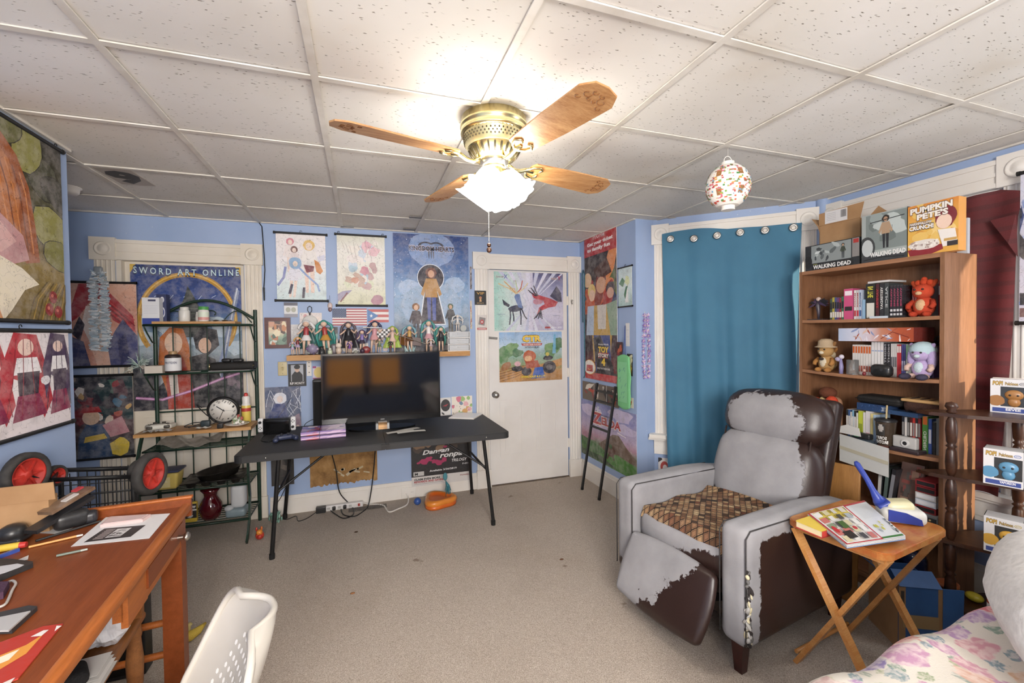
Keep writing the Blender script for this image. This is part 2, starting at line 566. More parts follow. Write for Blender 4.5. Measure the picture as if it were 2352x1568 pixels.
def struct(name, mb, mat, label=None):
    return mb.solo(name, mat, label, None, None, 'structure')

mb = MB(); mb.bb((LEFT_X-.1, REAR_Y-.1, -.12), (BAY_X+.1, BACK_Y+.1, 0)); floor = struct('floor', mb, CARPET)
# ceiling slab, rails and separate tiles
mb = MB(); mb.bb((LEFT_X-.1, REAR_Y-.1, CEIL+.09), (BAY_X+.1, BACK_Y+.1, CEIL+.2)); ceiling = struct('ceiling', mb, RAIL)
GX = lambda i: -.7484+.61*i
GY = lambda j: 1.6826+.604*j
rnd = random.Random(3)
tiles = {}
for i in range(-3, 7):
    for j in range(-6, 4):
        x0, x1 = max(GX(i)+.006, LEFT_X), min(GX(i+1)-.006, BAY_X)
        y0, y1 = max(GY(j)+.006, REAR_Y), min(GY(j+1)-.006, BACK_Y)
        if x1-x0 < .02 or y1-y0 < .02: continue
        if x0 > RIGHT_X and y0 > 3.05: continue
        mb = MB(); cx, cy = (x0+x1)/2, (y0+y1)/2
        rot = Matrix.Rotation(rnd.uniform(-.004, .004), 3, 'X') @ Matrix.Rotation(rnd.uniform(-.004, .004), 3, 'Y')
        mb.box((cx, cy, CEIL+.014+rnd.uniform(-.001, .003)), (x1-x0, y1-y0, .014), rot=rot)
        tiles[i, j] = mb.part('ceiling_tile', TILE, ceiling, w=1)
for i in range(-2, 7):
    mb = MB(); mb.bb((GX(i)-.0125, REAR_Y, CEIL), (GX(i)+.0125, BACK_Y, CEIL+.005)); mb.bb((GX(i)-.001, REAR_Y, CEIL), (GX(i)+.001, BACK_Y, CEIL+.03))
    mb.part('ceiling_rail', RAIL, ceiling, w=1)
for j in range(-5, 4):
    mb = MB(); mb.bb((LEFT_X, GY(j)-.0125, CEIL+.0008), (BAY_X, GY(j)+.0125, CEIL+.0055)); mb.bb((LEFT_X, GY(j)-.001, CEIL+.001), (BAY_X, GY(j)+.001, CEIL+.03))
    mb.part('ceiling_rail', RAIL, ceiling, w=1)
mb = MB()
for a, b in (((LEFT_X, BACK_Y-.02), (RIGHT_X, BACK_Y)), ((RIGHT_X-.02, 3.0), (RIGHT_X, BACK_Y)), ((BAY_X-.02, REAR_Y), (BAY_X, 2.2)), ((-1.33, REAR_Y), (-1.31, 2.7))):
    mb.bb((*a, CEIL-.001), (*b, CEIL+.012))
mb.part('ceiling_edge_angle', RAIL, ceiling, w=1)

# walls
H = CEIL+.1
D2 = (-1.68, -.868, 2.024)            # opening behind the rack: x0, x1, top
D1 = (1.13, 1.962, 2.06)              # the white door
def wallbox(name, a, b):
    mb = MB(); mb.bb((*a, 0), (*b, H)); return struct(name, mb, BLUE)
mb = MB()
mb.bb((LEFT_X-.1, BACK_Y, 0), (D2[0], BACK_Y+.12, H)); mb.bb((D2[0], BACK_Y, D2[2]), (D2[1], BACK_Y+.12, H))
mb.bb((D2[1], BACK_Y, 0), (D1[0], BACK_Y+.12, H)); mb.bb((D1[0], BACK_Y, D1[2]), (D1[1], BACK_Y+.12, H))
mb.bb((D1[1], BACK_Y, 0), (RIGHT_X+.1, BACK_Y+.12, H))
wall_back = struct('wall_back', mb, BLUE)
wallbox('wall_left', (LEFT_X-.1, REAR_Y), (-1.33, 2.7))
wallbox('wall_left_recess', (LEFT_X-.1, 2.7), (LEFT_X, BACK_Y))
wallbox('wall_right', (RIGHT_X, 3.0), (RIGHT_X+.1, BACK_Y))
wallbox('wall_right_return', (RIGHT_X+.1, 3.0), (2.27, 3.1))
# diagonal bay wall with its window opening
DL = math.hypot(.8, .78)
DW = (.10, DL-.10, .62, 2.16)          # u0,u1,z0,z1 of opening
mb = MB()
mb.bb((0, 0, 0), (DW[0], .1, H)); mb.bb((DW[1], 0, 0), (DL, .1, H)); mb.bb((DW[0], 0, 0), (DW[1], .1, DW[2])); mb.bb((DW[0], 0, DW[3]), (DW[1], .1, H))
mb.v = [W_DIAG @ p for p in mb.v]; struct('wall_bay_diagonal', mb, BLUE)
mb = MB(); mb.cyl((3.10, 2.20, 0), (3.10, 2.20, H), .05, n=8); struct('wall_bay_corner', mb, BLUE)
# bay wall: window 3 and the side window beyond the frame (u = -y)
B3 = (-2.08, -1.29, .60, 2.18); B4 = (-.95, 0.05, .60, 2.18)
mb = MB()
us = [(-2.22, B3[0]), (B3[1], B4[0]), (B4[1], 1.5)]
for a, b in us: mb.bb((a, 0, 0), (b, .1, H))
for q in (B3, B4):
    mb.bb((q[0], 0, 0), (q[1], .1, q[2])); mb.bb((q[0], 0, q[3]), (q[1], .1, H))
mb.v = [W_BAY @ p for p in mb.v]; struct('wall_bay_right', mb, BLUE)
# rear wall behind the photographer with two windows
RW = ((-.60, .02), (.14, .66)); mb = MB()
xs = [(LEFT_X, RW[0][0]), (RW[0][1], RW[1][0]), (RW[1][1], BAY_X+.1)]
for a, b in xs: mb.bb((a, REAR_Y-.1, 0), (b, REAR_Y, H))
for a, b in RW: mb.bb((a, REAR_Y-.1, 0), (b, REAR_Y, .55)); mb.bb((a, REAR_Y-.1, 2.15), (b, REAR_Y, H))
struct('wall_rear', mb, BLUE)

# baseboards
def baseboard(name, W, u0, u1, h=.15, mat=WHITE):
    mb = MB()
    mb.prism([(u0, 0), (u1, 0), (u1, h-.03), (u0, h-.03)], .018, mx=W @ T(0, -.018, 0))
    mb.prism([(u0, h-.03), (u1, h-.03), (u1, h), (u0, h)], .012, mx=W @ T(0, -.012, 0))
    return struct(name, mb, mat)
baseboard('baseboard_back', W_BACK, -.72, 1.0, .15)
baseboard('baseboard_back_recess', W_BACK, -2.35, -1.82, .15)
baseboard('baseboard_right', W_RIGHT, 0.02, .95, .17)
baseboard('baseboard_right_return', W_RET, 0.0, .17, .17)
baseboard('baseboard_bay_diagonal', W_DIAG, 0.0, DL, .17)
baseboard('baseboard_bay_right', W_BAY, -2.2, 1.4, .19)
baseboard('baseboard_left', W_LEFT, -1.4, 2.7, .15)

# fluted casings with corner rosettes
def casing(name, W, u0, u1, top, wd=.13, hd=.16, bottom=0.0, mat=WHITE, ears=.012, left=True, right=True, th=.024):
    """u0/u1: outer edges, top: outer top"""
    root = MB()
    root.bb((u0+wd, -th*.7, top-hd), (u1-wd, 0, top-.006))
    root.bb((u0+wd, -th*1.1, top-.034), (u1-wd, 0, top-.012)); root.bb((u0+wd, -th, top-hd*.62), (u1-wd, 0, top-hd*.5)); root.bb((u0+wd, -th*1.15, top-hd), (u1-wd, 0, top-hd+.022))
    root.v = [W @ p for p in root.v]
    o = struct(name, root, mat)
    for sd, a in ((left, u0), (right, u1-wd)):
        if not sd: continue
        mb = MB()
        mb.bb((a+.008, -th*.55, bottom), (a+wd-.008, 0, top-hd))
        for k in range(4):
            c = a+.026+k*(wd-.052)/3
            mb.cyl((c, -th*.5, bottom+.16 if bottom < .05 else bottom), (c, -th*.5, top-hd), .0075, n=6, caps=True)
        if bottom < .05: mb.bb((a, -th*1.25, 0), (a+wd, 0, .17))
        mb.v = [W @ p for p in mb.v]; mb.part('fluted_casing', mat, o, w=1)
        mb = MB(); mb.bb((a-ears, -th*1.3, top-hd-.004), (a+wd+ears*.3, 0, top+.004))
        c = (a+wd/2, -th*1.3, top-hd/2)
        mx = T(*c) @ Matrix.Rotation(PI/2, 4, 'X')
        mb.lathe([(.05, -.001), (.05, .004), (.042, .006), (.036, .002), (.03, .002), (.022, .008), (.0, .011)], 20, mx=mx)
        mb.v = [W @ p for p in mb.v]; mb.part('rosette_block', mat, o, w=1)
    return o
casing('trim_1', W_BACK, -1.812, -.735, 2.176, .135, .155, mat=OLDWHITE)
casing('trim_2', W_BACK, .995, 2.098, 2.205, .14, .15)
casing('trim_3', W_DIAG, .0, DL, 2.31, .12, .15, bottom=DW[2])
casing('trim_4', W_BAY, -2.20, -1.155, 2.315, .135, .15, bottom=B3[2])
casing('trim_5', W_BAY, -1.06, .18, 2.315, .125, .15, bottom=B4[2])

# boarded doorway behind the rack
mb = MB()
mb.bb((D2[0], BACK_Y+.05, 0), (D2[1], BACK_Y+.09, D2[2]))
for x, e in ((D2[0], .03), (D2[1]-.002, .002)): mb.bb((x, BACK_Y-.004, 0), (x+e, BACK_Y+.05, D2[2]))
mb.bb((D2[0]+.03, BACK_Y-.004, D2[2]-.004), (D2[1]-.002, BACK_Y+.05, D2[2]))
door2 = struct('door_2', mb, OLDWHITE)
for (a, b, z0, z1) in ((-1.56, -1.32, .2, .85), (-1.2, -.96, .2, .85), (-1.56, -1.32, 1.0, 1.85), (-1.2, -.96, 1.0, 1.85)):
    mb = MB(); mb.bb((a, BACK_Y+.042, z0), (b, BACK_Y+.052, z1)); mb.bb((a+.03, BACK_Y+.036, z0+.03), (b-.03, BACK_Y+.045, z1-.03))
    mb.part('door_panel', OLDWHITE, door2, w=1)

# white door
mb = MB()
y0 = BACK_Y+.012
mb.bb((D1[0]+.006, y0, .008), (D1[1]-.006, y0+.04, D1[2]-.006))
door1 = struct('door_1', mb, M('white_door_paint', '#e6e3df', '#dedad5', 3, .38))
DPM = MATS['white_door_paint']
for (a, b) in ((1.235, 1.478), (1.605, 1.838)):
    mb = MB()
    z0_, z1_ = .27, .80
    for (p, q) in (((a, z0_), (b, z0_+.022)), ((a, z1_-.022), (b, z1_)), ((a, z0_+.022), (a+.022, z1_-.022)), ((b-.022, z0_+.022), (b, z1_-.022))):
        mb.bb((p[0], y0-.005, p[1]), (q[0], y0+.002, q[1]))
    mb.bb((a+.05, y0-.006, z0_+.05), (b-.05, y0+.002, z1_-.05))
    mb.part('door_panel', DPM, door1, w=1)
CHROME = M('brushed_metal', '#d2cfc9', '#b8b4ad', 30, .3, metal=1)
BRASS = M('polished_brass', '#dccf9f', '#cdbb84', 12, .27, metal=1)
mb = MB(); c = on_y(1139, 907, y0-.03)
mb.lathe([(.032, 0), (.032, .005), (.012, .008), (.011, .03), (.026, .04), (.029, .052), (.024, .062), (.0, .065)], 18, mx=T(c.x, y0, c.z) @ Matrix.Rotation(PI/2, 4, 'X'))
mb.part('door_knob', CHROME, door1, 'round satin metal knob', w=1)
for z in (.34, 1.05, 1.77):
    mb = MB(); mb.cyl((D1[1]+.002, y0-.006, z-.045), (D1[1]+.002, y0-.006, z+.045), .007, n=8); mb.bb((D1[1]-.012, y0-.003, z-.045), (D1[1]+.014, y0, z+.045))
    mb.part('hinge', WHITE, door1, w=1)
mb = MB(); p = on_y(1120, 775, y0-.01); q = on_y(1142, 777, y0-.01)
mb.cyl(p, q, .011, n=10); mb.bb((p.x-.02, y0-.012, p.z-.03), (p.x, y0, p.z+.03))
mb.part('door_latch', CHROME, door1, w=1)
mb = MB(); r_ = random.Random(4)
for k in range(9):
    z = p.z+.04-k*.013; x = p.x-.03-.012*sin(k*.9)
    mb.tube([(x+.006*cos(a), y0-.02+.004*(k % 2)*sin(a), z+.010*sin(a)) for a in [i*PI/4 for i in range(8)]], .0018, 5, closed=True)
mb.part('latch_chain', CHROME, door1, w=1)
mb = MB(); mb.bb((D1[0], BACK_Y-.01, 0), (D1[1], BACK_Y+.06, .006)); mb.part('threshold', M('worn_brown_threshold', '#6b5a4a', '#4c4036', 12, .6), door1, w=1)

# windows: frames and panes
GLASS = NT('window_glass'); g1 = GLASS.n('ShaderNodeBsdfTransparent'); g2 = GLASS.n('ShaderNodeBsdfGlossy'); g2.inputs['Roughness'].default_value = .03; g3 = GLASS.n('ShaderNodeMixShader'); g3.inputs[0].default_value = .08
GLASS.l(g1.outputs[0], g3.inputs[1]); GLASS.l(g2.outputs[0], g3.inputs[2]); GLASS.l(g3.outputs[0], GLASS.t.nodes['Material Output'].inputs[0]); GLASS = GLASS.m
def window(name, W, q, shade=None, depth=.06):
    mb = MB(); u0, u1, z0, z1 = q
    for a in (u0, u1-.04): mb.bb((a, .02, z0), (a+.04, .09, z1))
    for z in (z0, (z0+z1)/2-.02, z1-.04): mb.bb((u0+.04, .02, z), (u1-.04, .09, z+.04))
    mb.v = [W @ p for p in mb.v]; o = struct(name, mb, WHITE)
    for za, zb in ((z0+.03, (z0+z1)/2), ((z0+z1)/2, z1-.03)):
        mb = MB(); mb.bb((u0+.03, .055, za), (u1-.03, .059, zb)); mb.v = [W @ p for p in mb.v]; mb.part('window_pane', GLASS, o, w=1)
    mb = MB(); mb.bb((u0-.13, -.085, z0-.03), (u1+.13, .02, z0)); mb.bb((u0-.14, -.06, z0-.05), (u1+.14, 0, z0-.03)); mb.v = [W @ p for p in mb.v]; mb.part('window_sill', WHITE, o, w=1)
    mb = MB(); mb.bb((u0-.10, -.03, z0-.14), (u1+.10, 0, z0-.05)); mb.bb((u0-.10, -.02, z0-.17), (u1+.10, 0, z0-.14)); mb.v = [W @ p for p in mb.v]; mb.part('window_apron', WHITE, o, w=1)
    return o
window('window_2', W_DIAG, (DW[0], DW[1], DW[2], DW[3]))
window('window_3', W_BAY, B3)
window('window_4', W_BAY, B4)
# rear windows: pulled shades glowing in low sun
SH = NT('sunlit_shade'); SH.set(Base_Color=hx('#e0a25a'), Roughness=.8); SH.b.inputs['Emission Color'].default_value = hx('#f0a050'); SH.b.inputs['Emission Strength'].default_value = 3; SH = SH.m
W_REAR = frame((0, REAR_Y, 0), 180)
for k, (a, b) in enumerate(RW):
    o = window('window_%d' % (5+k), W_REAR, (-b, -a, .55, 2.15))
    mb = MB(); mb.bb((-b+.02, -.02, .57), (-a-.02, -.012, 1.02)); mb.v = [W_REAR @ p for p in mb.v]; mb.part('window_shade', SH, o, w=1)
    mb = MB(); mb.bb((-b+.01, -.01, .98), (-a-.01, -.004, 2.14)); mb.v = [W_REAR @ p for p in mb.v]; mb.part('window_blind', WHITE, o, w=1)  # unseen blind added over the upper panes to block the sun
# ================================================================== furniture and large things
BLACKM = M('black_powder_coat', '#1b1b1c', '#101011', 40, .45)
GREENM = M('dark_green_enamel', '#1f3a2c', '#142a20', 30, .4)

FX, FY = .543, 1.77
fan = thing('ceiling_fan', 'brass flush-mount ceiling fan with four oak blades and lit frosted glass shades', 'ceiling fan', (FX, FY, CEIL))
mb = MB(); mb.lathe([(.0, -.002), (.128, 0), (.136, -.004), (.138, -.03), (.142, -.034), (.142, -.042), (.137, -.046), (.137, -.06), (.141, -.064), (.139, -.072), (.128, -.076)][::-1], 40)
mb.part('canopy', BRASS, fan)
mb = MB(); mb.lathe([(.112, -.128), (.121, -.12), (.128, -.076)], 40); b_ = mb.part('perforated_band', M('pale_gold_mesh', '#d8cda2', '#c2b480', 10, .35, metal=.7), fan)
mb = MB()
for row in range(3):
    for k in range(48):
        a = 2*PI*(k+.5*(row % 2))/48; z = -.088-.011*row; r = .1285-.0022*row
        mb.ball((r*cos(a), r*sin(a), z), (.0035, .0035, .004), 6)
mb.part('perforation', M('dark_vent_hole', '#4a4026', '#3a3220', 20, .6), b_, kind='stuff')
mb = MB(); mb.lathe([(.055, -.176), (.082, -.17), (.112, -.128)], 40); hub = mb.part('vent_cup', BRASS, fan)
for k in range(24):
    a = 2*PI*k/24; mb = MB()
    p0, p1 = Vector((.087*cos(a), .087*sin(a), -.166)), Vector((.109*cos(a), .109*sin(a), -.135))
    mb.tube([p0, p0.lerp(p1, .5), p1], [.003, .0045, .003], 6); mb.part('vent_slot', MATS['dark_vent_hole'], hub)
mb = MB(); mb.lathe([(.05, -.20), (.06, -.19), (.06, -.172), (.045, -.168)], 24); mb.part('motor_hub', CHROME, fan)
mb = MB(); mb.lathe([(.0, -.275), (.03, -.272), (.043, -.262), (.044, -.205), (.036, -.198)], 24); mb.part('switch_housing', BRASS, fan)
OAK = wood('oak_blade', '#c79a68', '#a06c3c', 0, .45, 12)
def leafcurl(k):
    return [(.0, .0), (.03, .022), (.055, .012), (.05, -.005), (.034, -.002)]
for k in range(4):
    a = rad(14.5+90*k); mx = Matrix.Rotation(a, 4, 'Z') @ T(0, 0, -.178) @ Matrix.Rotation(rad(-12), 4, 'X')
    mb = MB()
    prof = [(.19, -.052), (.40, -.066), (.60, -.071), (.645, -.045), (.655, 0), (.645, .045), (.60, .071), (.40, .066), (.19, .052), (.175, .03), (.175, -.03)]
    mb.slab(prof, -.003, .003, mx=mx)
    bl = mb.part('fan_blade', OAK, fan)
    mb = MB()
    for s in (-1, 1):
        for (cx, cy, r) in ((.595, .03, .018), (.565, .045, .012), (.615, .015, .012), (.58, .012, .009)):
            mb.tube([Vector((cx+r*cos(t*1.3)*(.4+t/7), s*(cy+r*sin(t*1.3)*(.4+t/7)), -.0034)) for t in [i*.5 for i in range(9)]], .0014, 4)
    mb.v = [mx @ p for p in mb.v]
    mb.part('scroll_print', M('burnt_scroll', '#8a5526', '#70421c', 20, .5), bl)
    mb = MB()
    arm = [(.07, 0, .0), (.10, 0, -.018), (.13, 0, -.016), (.16, 0, -.004), (.20, 0, -.006)]
    mb.tube([mx @ Vector(p) for p in arm], [.008, .009, .009, .010, .008], 8)
    for s in (-1, 1):
        mb.tube([mx @ Vector(p) for p in ((.155, 0, -.005), (.185, s*.03, -.007), (.215, s*.04, -.007), (.235, s*.025, -.007), (.225, s*.012, -.007))], .006, 6)
    mb.part('blade_arm', BRASS, fan)
# glass shades: they are the lamp
LAMP = NT('lit_frosted_glass'); LAMP.set(Base_Color=(1, 1, 1, 1), Roughness=.4); LAMP.b.inputs['Emission Color'].default_value = (1, .955, .88, 1); LAMP.b.inputs['Emission Strength'].default_value = 24; LAMP = LAMP.m
for k in range(4):
    a = rad(52+90*k)
    mx = Matrix.Rotation(a, 4, 'Z') @ T(.035, 0, -.235) @ Matrix.Rotation(rad(-38), 4, 'Y')
    mb = MB()
    wob = lambda t, z: 1+.10*sin(t*2*PI*9)*max(0, min(1, (-z-.06)/.05))
    mb.lathe([(.078, -.118), (.062, -.104), (.055, -.085), (.056, -.06), (.05, -.03), (.034, -.012), (.022, -.002)], 54, mx=mx, wob=wob)
    mb.part('glass_shade', LAMP, fan, 'frosted glass bell shade with ruffled rim, lit')
    mb = MB(); mb.cyl(mx @ Vector((0, 0, -.006)), mx @ Vector((0, 0, .016)), .024, n=14); mb.part('shade_holder', BRASS, fan)
mb = MB(); cpos = on_y(1122, 470, FY-.05); c0 = Vector((cpos.x-FX, -.05, 0))
for k in range(60): mb.ball((c0.x, c0.y, -.26-.0045*k), .0019, 5)
zc = -.26-.27
mb.cyl((c0.x, c0.y, -.25), (c0.x, c0.y, zc), .0006, n=4)
ch = mb.part('pull_chain', CHROME, fan)
mb = MB(); mb.ball((c0.x, c0.y, zc-.01), .009, 10); mb.ball((c0.x, c0.y, zc-.03), (.011, .011, .012), 10); mb.part('pull_knob', M('copper_knob', '#8a6a58', '#6e5042', 20, .25, metal=.9), ch)

LX, LY = 1.751, 1.721
lt = thing('paper_lantern', 'round white paper lantern with red and green print hanging from the ceiling', 'lantern', (LX, LY, 2.06))
mb = MB(); n = 15; R0 = .104
pr = []
for i in range(2*n+1):
    t = i/(2*n); z = -.098+.196*t; r = math.sqrt(max(0, 1-(z/.112)**2))*R0
    pr.append((r-(.0025 if i % 2 else 0), .115+z))
mb.lathe(pr, 36); body = mb.part('paper_globe', M('white_lantern_paper', '#f0ece6', '#e6e0d6', 8, .8), lt)
mb = MB(); rr = random.Random(11)
pal = ['#c8432f', '#d8623a', '#4f8f4a', '#7fae56', '#e2a23c', '#d46a86', '#8c5a2c', '#b33a4a', '#6aa0c0']
def dab(az, z, w_, h_, col):
    q = []
    for (i, j) in ((-1, -1), (1, -1), (1, 1), (-1, 1)):
        zz = z+j*h_; r = math.sqrt(max(.05, 1-(zz/.112)**2))*R0+.0015; a = az+i*w_/max(.02, r)
        q.append((r*cos(a), r*sin(a), .115+zz))
    mb.add(q, [(0, 1, 2, 3)], col)
for k in range(430): dab(rr.uniform(0, 2*PI), rr.uniform(-.088, .088), rr.uniform(.002, .008), rr.uniform(.0012, .005), rr.choice(pal))
for a in range(0, 360, 60):
    for z in (-.045, .045): dab(rad(a+20), z, .012, .014, '#9c6a34'); dab(rad(a+20), z+.018, .013, .002, '#c8432f')
mb.part('printed_motif', PRINT, body, kind='stuff')
mb = MB(); mb.cyl((0, 0, .208), (0, 0, .235), .030, n=24); mb.part('collar', WHITE, lt)
mb = MB(); mb.cyl((0, 0, -.004), (0, 0, .022), .031, n=24); mb.part('collar', WHITE, lt)
mb = MB(); mb.tube([(.026*cos(a), 0, .235+.030*sin(a)) for a in [PI*i/10 for i in range(11)]], .002, 6); mb.tube([(0, 0, .262), (0, 0, .308)], .0008, 4); mb.part('hanger', WHITE, lt)

TZ = .742
tb = thing('folding_table', 'black plastic folding table with black tube legs along the back wall', 'table', (.13, 3.37, 0))
PLB = M('black_blow_moulded_plastic', '#2b2b2c', '#232324', 260, .55, .25, dist=.001)
def rpoly(x0, y0, x1, y1, r, n=5):
    out = []
    for cx, cy, a in ((x1-r, y0+r, -90), (x1-r, y1-r, 0), (x0+r, y1-r, 90), (x0+r, y0+r, 180)):
        out += [(cx+r*cos(rad(a+90*i/n)), cy+r*sin(rad(a+90*i/n))) for i in range(n+1)]
    return out
TX0, TX1, TY0, TY1 = -.735, 1.0, 2.955, 3.775
xm = .135
for (a, b) in ((TX0, xm-.001), (xm+.001, TX1)):
    mb = MB(); ro = rpoly(a, TY0, b, TY1, .05)
    if a < 0: ro = [(min(p[0], b) if p[0] < b-.06 else b, TY0 if (p[0] >= b-.06 and p[1] < 3.3) else (TY1 if p[0] >= b-.06 else p[1])) for p in ro]
    else: ro = [(a if p[0] <= a+.06 else p[0], TY0 if (p[0] <= a+.06 and p[1] < 3.3) else (TY1 if p[0] <= a+.06 else p[1])) for p in ro]
    ded = []
    for p in ro:
        if not ded or (abs(p[0]-ded[-1][0])+abs(p[1]-ded[-1][1])) > 1e-4: ded.append(p)
    if abs(ded[0][0]-ded[-1][0])+abs(ded[0][1]-ded[-1][1]) < 1e-4: ded.pop()
    mb.slab(ded, TZ-.043, TZ-.004)
    c = ((a+b)/2, 3.365); mb.slab([(c[0]+(p[0]-c[0])*.988 if abs(p[0]-xm) > .01 else p[0], c[1]+(p[1]-c[1])*.988) for p in ded], TZ-.0045, TZ)
    mb.part('table_top', PLB, tb, w=1)
for (u, v) in ((625, 1283), (1133, 1205), (655, 1190), (1084, 1133)):
    p = on_z(u, v, 0); x = -.56 if p.x < 0 else .90; y = 3.16 if p.y < 3.4 else 3.70
    tx = x+(.04 if x < 0 else -.05)
    mb = MB(); mb.cyl((tx, y, TZ-.04), (p.x, p.y, .03), .0135, n=10); lg = mb.part('leg', BLACKM, tb, w=1)
    mb = MB(); mb.cyl((p.x, p.y, 0), (p.x, p.y, .035), .017, n=10); mb.part('rubber_foot', M('black_rubber', '#151515', '#0e0e0e', 40, .8), lg, w=1)
for s, x in ((1, -.54), (-1, .88)):
    mb = MB(); mb.cyl((x, 3.16, .42), (x, 3.70, .42), .009, n=8); mb.part('cross_bar', BLACKM, tb, w=1)
    mb = MB(); mb.cyl((x, 3.20, .43), (x+s*.40, 3.36, TZ-.045), .008, n=8); mb.part('brace', BLACKM, tb, w=1)
mb = MB(); mb.box((xm, TY0-.004, TZ-.02), (.05, .012, .03)); mb.part('hinge_latch', BLACKM, tb, w=1)
for x in (-.56, .82):
    mb = MB(); mb.ball((x, TY0-.001, TZ-.022), .006, 8); mb.part('rivet', CHROME, tb, w=1)

tv = thing('television', 'black flat screen television on a glossy stand in the middle of the folding table', 'television', (.15, 3.47, TZ))
SCR = NT('dark_glossy_screen'); SCR.set(Base_Color=(.004, .004, .005, 1), Roughness=.07); SCR = SCR.m
GB = M('gloss_black_plastic', '#111112', '#0b0b0c', 30, .15)
a = on_y(736, 815, 3.45); b = on_y(1012, 958, 3.45)
x0, x1, z1, z0 = a.x, b.x, a.z+.004, TZ+.052
mb = MB(); mb.bb((x0, 3.452, z0), (x1, 3.50, z1)); mb.bb((x0+.1, 3.50, z0+.1), (x1-.1, 3.535, z1-.12)); mb.part('cabinet', GB, tv, w=1)
mb = MB(); mb.bb((x0+.012, 3.4495, z0+.035), (x1-.012, 3.4525, z1-.012)); mb.part('screen', SCR, tv, 'dark glossy screen reflecting the room', w=1)
mb = MB(); xc = .14
mb.slab([(xc+.25*cos(t)*(1 if abs(cos(t)) < .8 else .98), 3.44+.10*sin(t)) for t in [2*PI*i/32 for i in range(32)]], TZ, TZ+.014); mb.part('stand_base', GB, tv, w=1)
mb = MB(); mb.bb((xc-.05, 3.455, TZ+.012), (xc+.05, 3.485, TZ+.07)); mb.part('stand_neck', GB, tv, w=1)
mb = MB(); mb.bb((xc-.032, 3.425, TZ+.014), (xc+.032, 3.45, TZ+.048)); mb.part('neck_plate', M('copper_sheen_plate', '#8a6a44', '#5e452a', 14, .25, metal=.6), tv, w=1)
lg = Art(.03, .012, '#111112', .001)
lg.text('SONY', .0, .1, 1, .9, '#a8a8a8', .02)
lg.mb.v = [T(xc-.015, 3.4485, z0+.011) @ p for p in lg.mb.v]; lg.mb.part('brand_lettering', PRINT, tv, w=1)

RX0, RX1, RYB, RYF = -1.435, -.785, 3.885, 3.66
rk = thing('bakers_rack', 'dark green metal bakers rack with arched top in front of the boarded doorway', 'rack', ((RX0+RX1)/2, 3.75, 0))
def gpart(name, fn, mat=GREENM):
    mb = MB(); fn(mb); return mb.part(name, mat, rk, w=1)
for x in (RX0, RX1):
    gpart('rear_post', lambda m_: m_.cyl((x, RYB, 0), (x, RYB, 1.66), .013, n=10))
    gpart('front_post', lambda m_: m_.cyl((x, RYF, .78), (x, RYF, 1.54), .011, n=8)) if False else None
def arch(h, r, nm):
    pts = [(RX0+(RX1-RX0)*i/16, RYB, 1.585+h*sin(PI*i/16)) for i in range(17)]
    gpart(nm, lambda m_: m_.tube(pts, r, 8))
arch(.145, .010, 'arch_rail')
for s in (-1, 1):
    xc_ = (RX0+RX1)/2
    pts = [(xc_+s*(.05+.02*t*cos(t)), RYB, 1.62+.018*t*sin(t)) for t in [i*.35 for i in range(12)]]
    gpart('scroll', lambda m_: m_.tube(pts, .004, 6))
    pts = [(xc_+s*(.10+.2*t), RYB, 1.56+.09*sin(t*PI)) for t in [i/10 for i in range(11)]]
    gpart('scroll', lambda m_: m_.tube(pts, .004, 6))
def wire_shelf(z, yf, bars=9, cross=True):
    gpart('shelf_frame', lambda m_: (m_.tube([(RX0, RYB, z), (RX0, yf, z), (RX1, yf, z), (RX1, RYB, z)], .008, 6, closed=True)))
    for k in range(bars):
        y = yf+(RYB-yf)*(k+.5)/bars
        gpart('shelf_wire', lambda m_: m_.cyl((RX0, y, z), (RX1, y, z), .0035, n=5))
wire_shelf(1.54, 3.70, 5); wire_shelf(1.195, 3.70, 5)
wire_shelf(.665, 3.64, 6); wire_shelf(.39, 3.58, 8); wire_shelf(.15, 3.54, 8)
for k in range(1, 6):
    x = RX0+(RX1-RX0)*k/6
    gpart('back_spindle', lambda m_: m_.cyl((x, RYB+.004, .15), (x, RYB+.004, 1.54), .0045, n=5))
gpart('back_rail', lambda m_: m_.cyl((RX0, RYB, .90), (RX1, RYB, .90), .006, n=6))
for x in (RX0, RX1):
    pts = [(x, RYF-.02, .775), (x, 3.60, .70), (x, 3.55, .58), (x, 3.555, .45), (x, 3.585, .30), (x, 3.56, .15), (x, 3.50, .05), (x, 3.46, .012)]
    gpart('front_leg', lambda m_: [m_.bar(p, q, .03, .012, up=(1, 0, 0)) for p, q in zip(pts, pts[1:])])
    gpart('side_scroll', lambda m_: m_.tube([(x, 3.74+.035*(1-t/14)*cos(t), .52+.05*(1-t/14)*sin(t)+.01*t) for t in [i*.6 for i in range(16)]], .004, 5))
    for (z, yf) in ((1.54, 3.70), (1.195, 3.70)):
        gpart('shelf_bracket', lambda m_: m_.tube([(x, RYB, z-.13), (x, RYB-.05, z-.12), (x, RYB-.12, z-.06), (x, yf+.01, z-.005)], .005, 6))
    for k in range(3): gpart('side_bar', lambda m_: m_.cyl((x, RYB, .15+.24*k), (x, 3.58, .15+.24*k), .005, n=5))
WB = wood('rack_maple_board', '#c79b66', '#a97a48', 0, .42, 8)
mb = MB(); mb.bb((RX0-.04, 3.615, .772), (RX1+.01, RYB-.02, .795)); mb.part('counter_board', WB, rk, 'light wooden counter board', w=1)

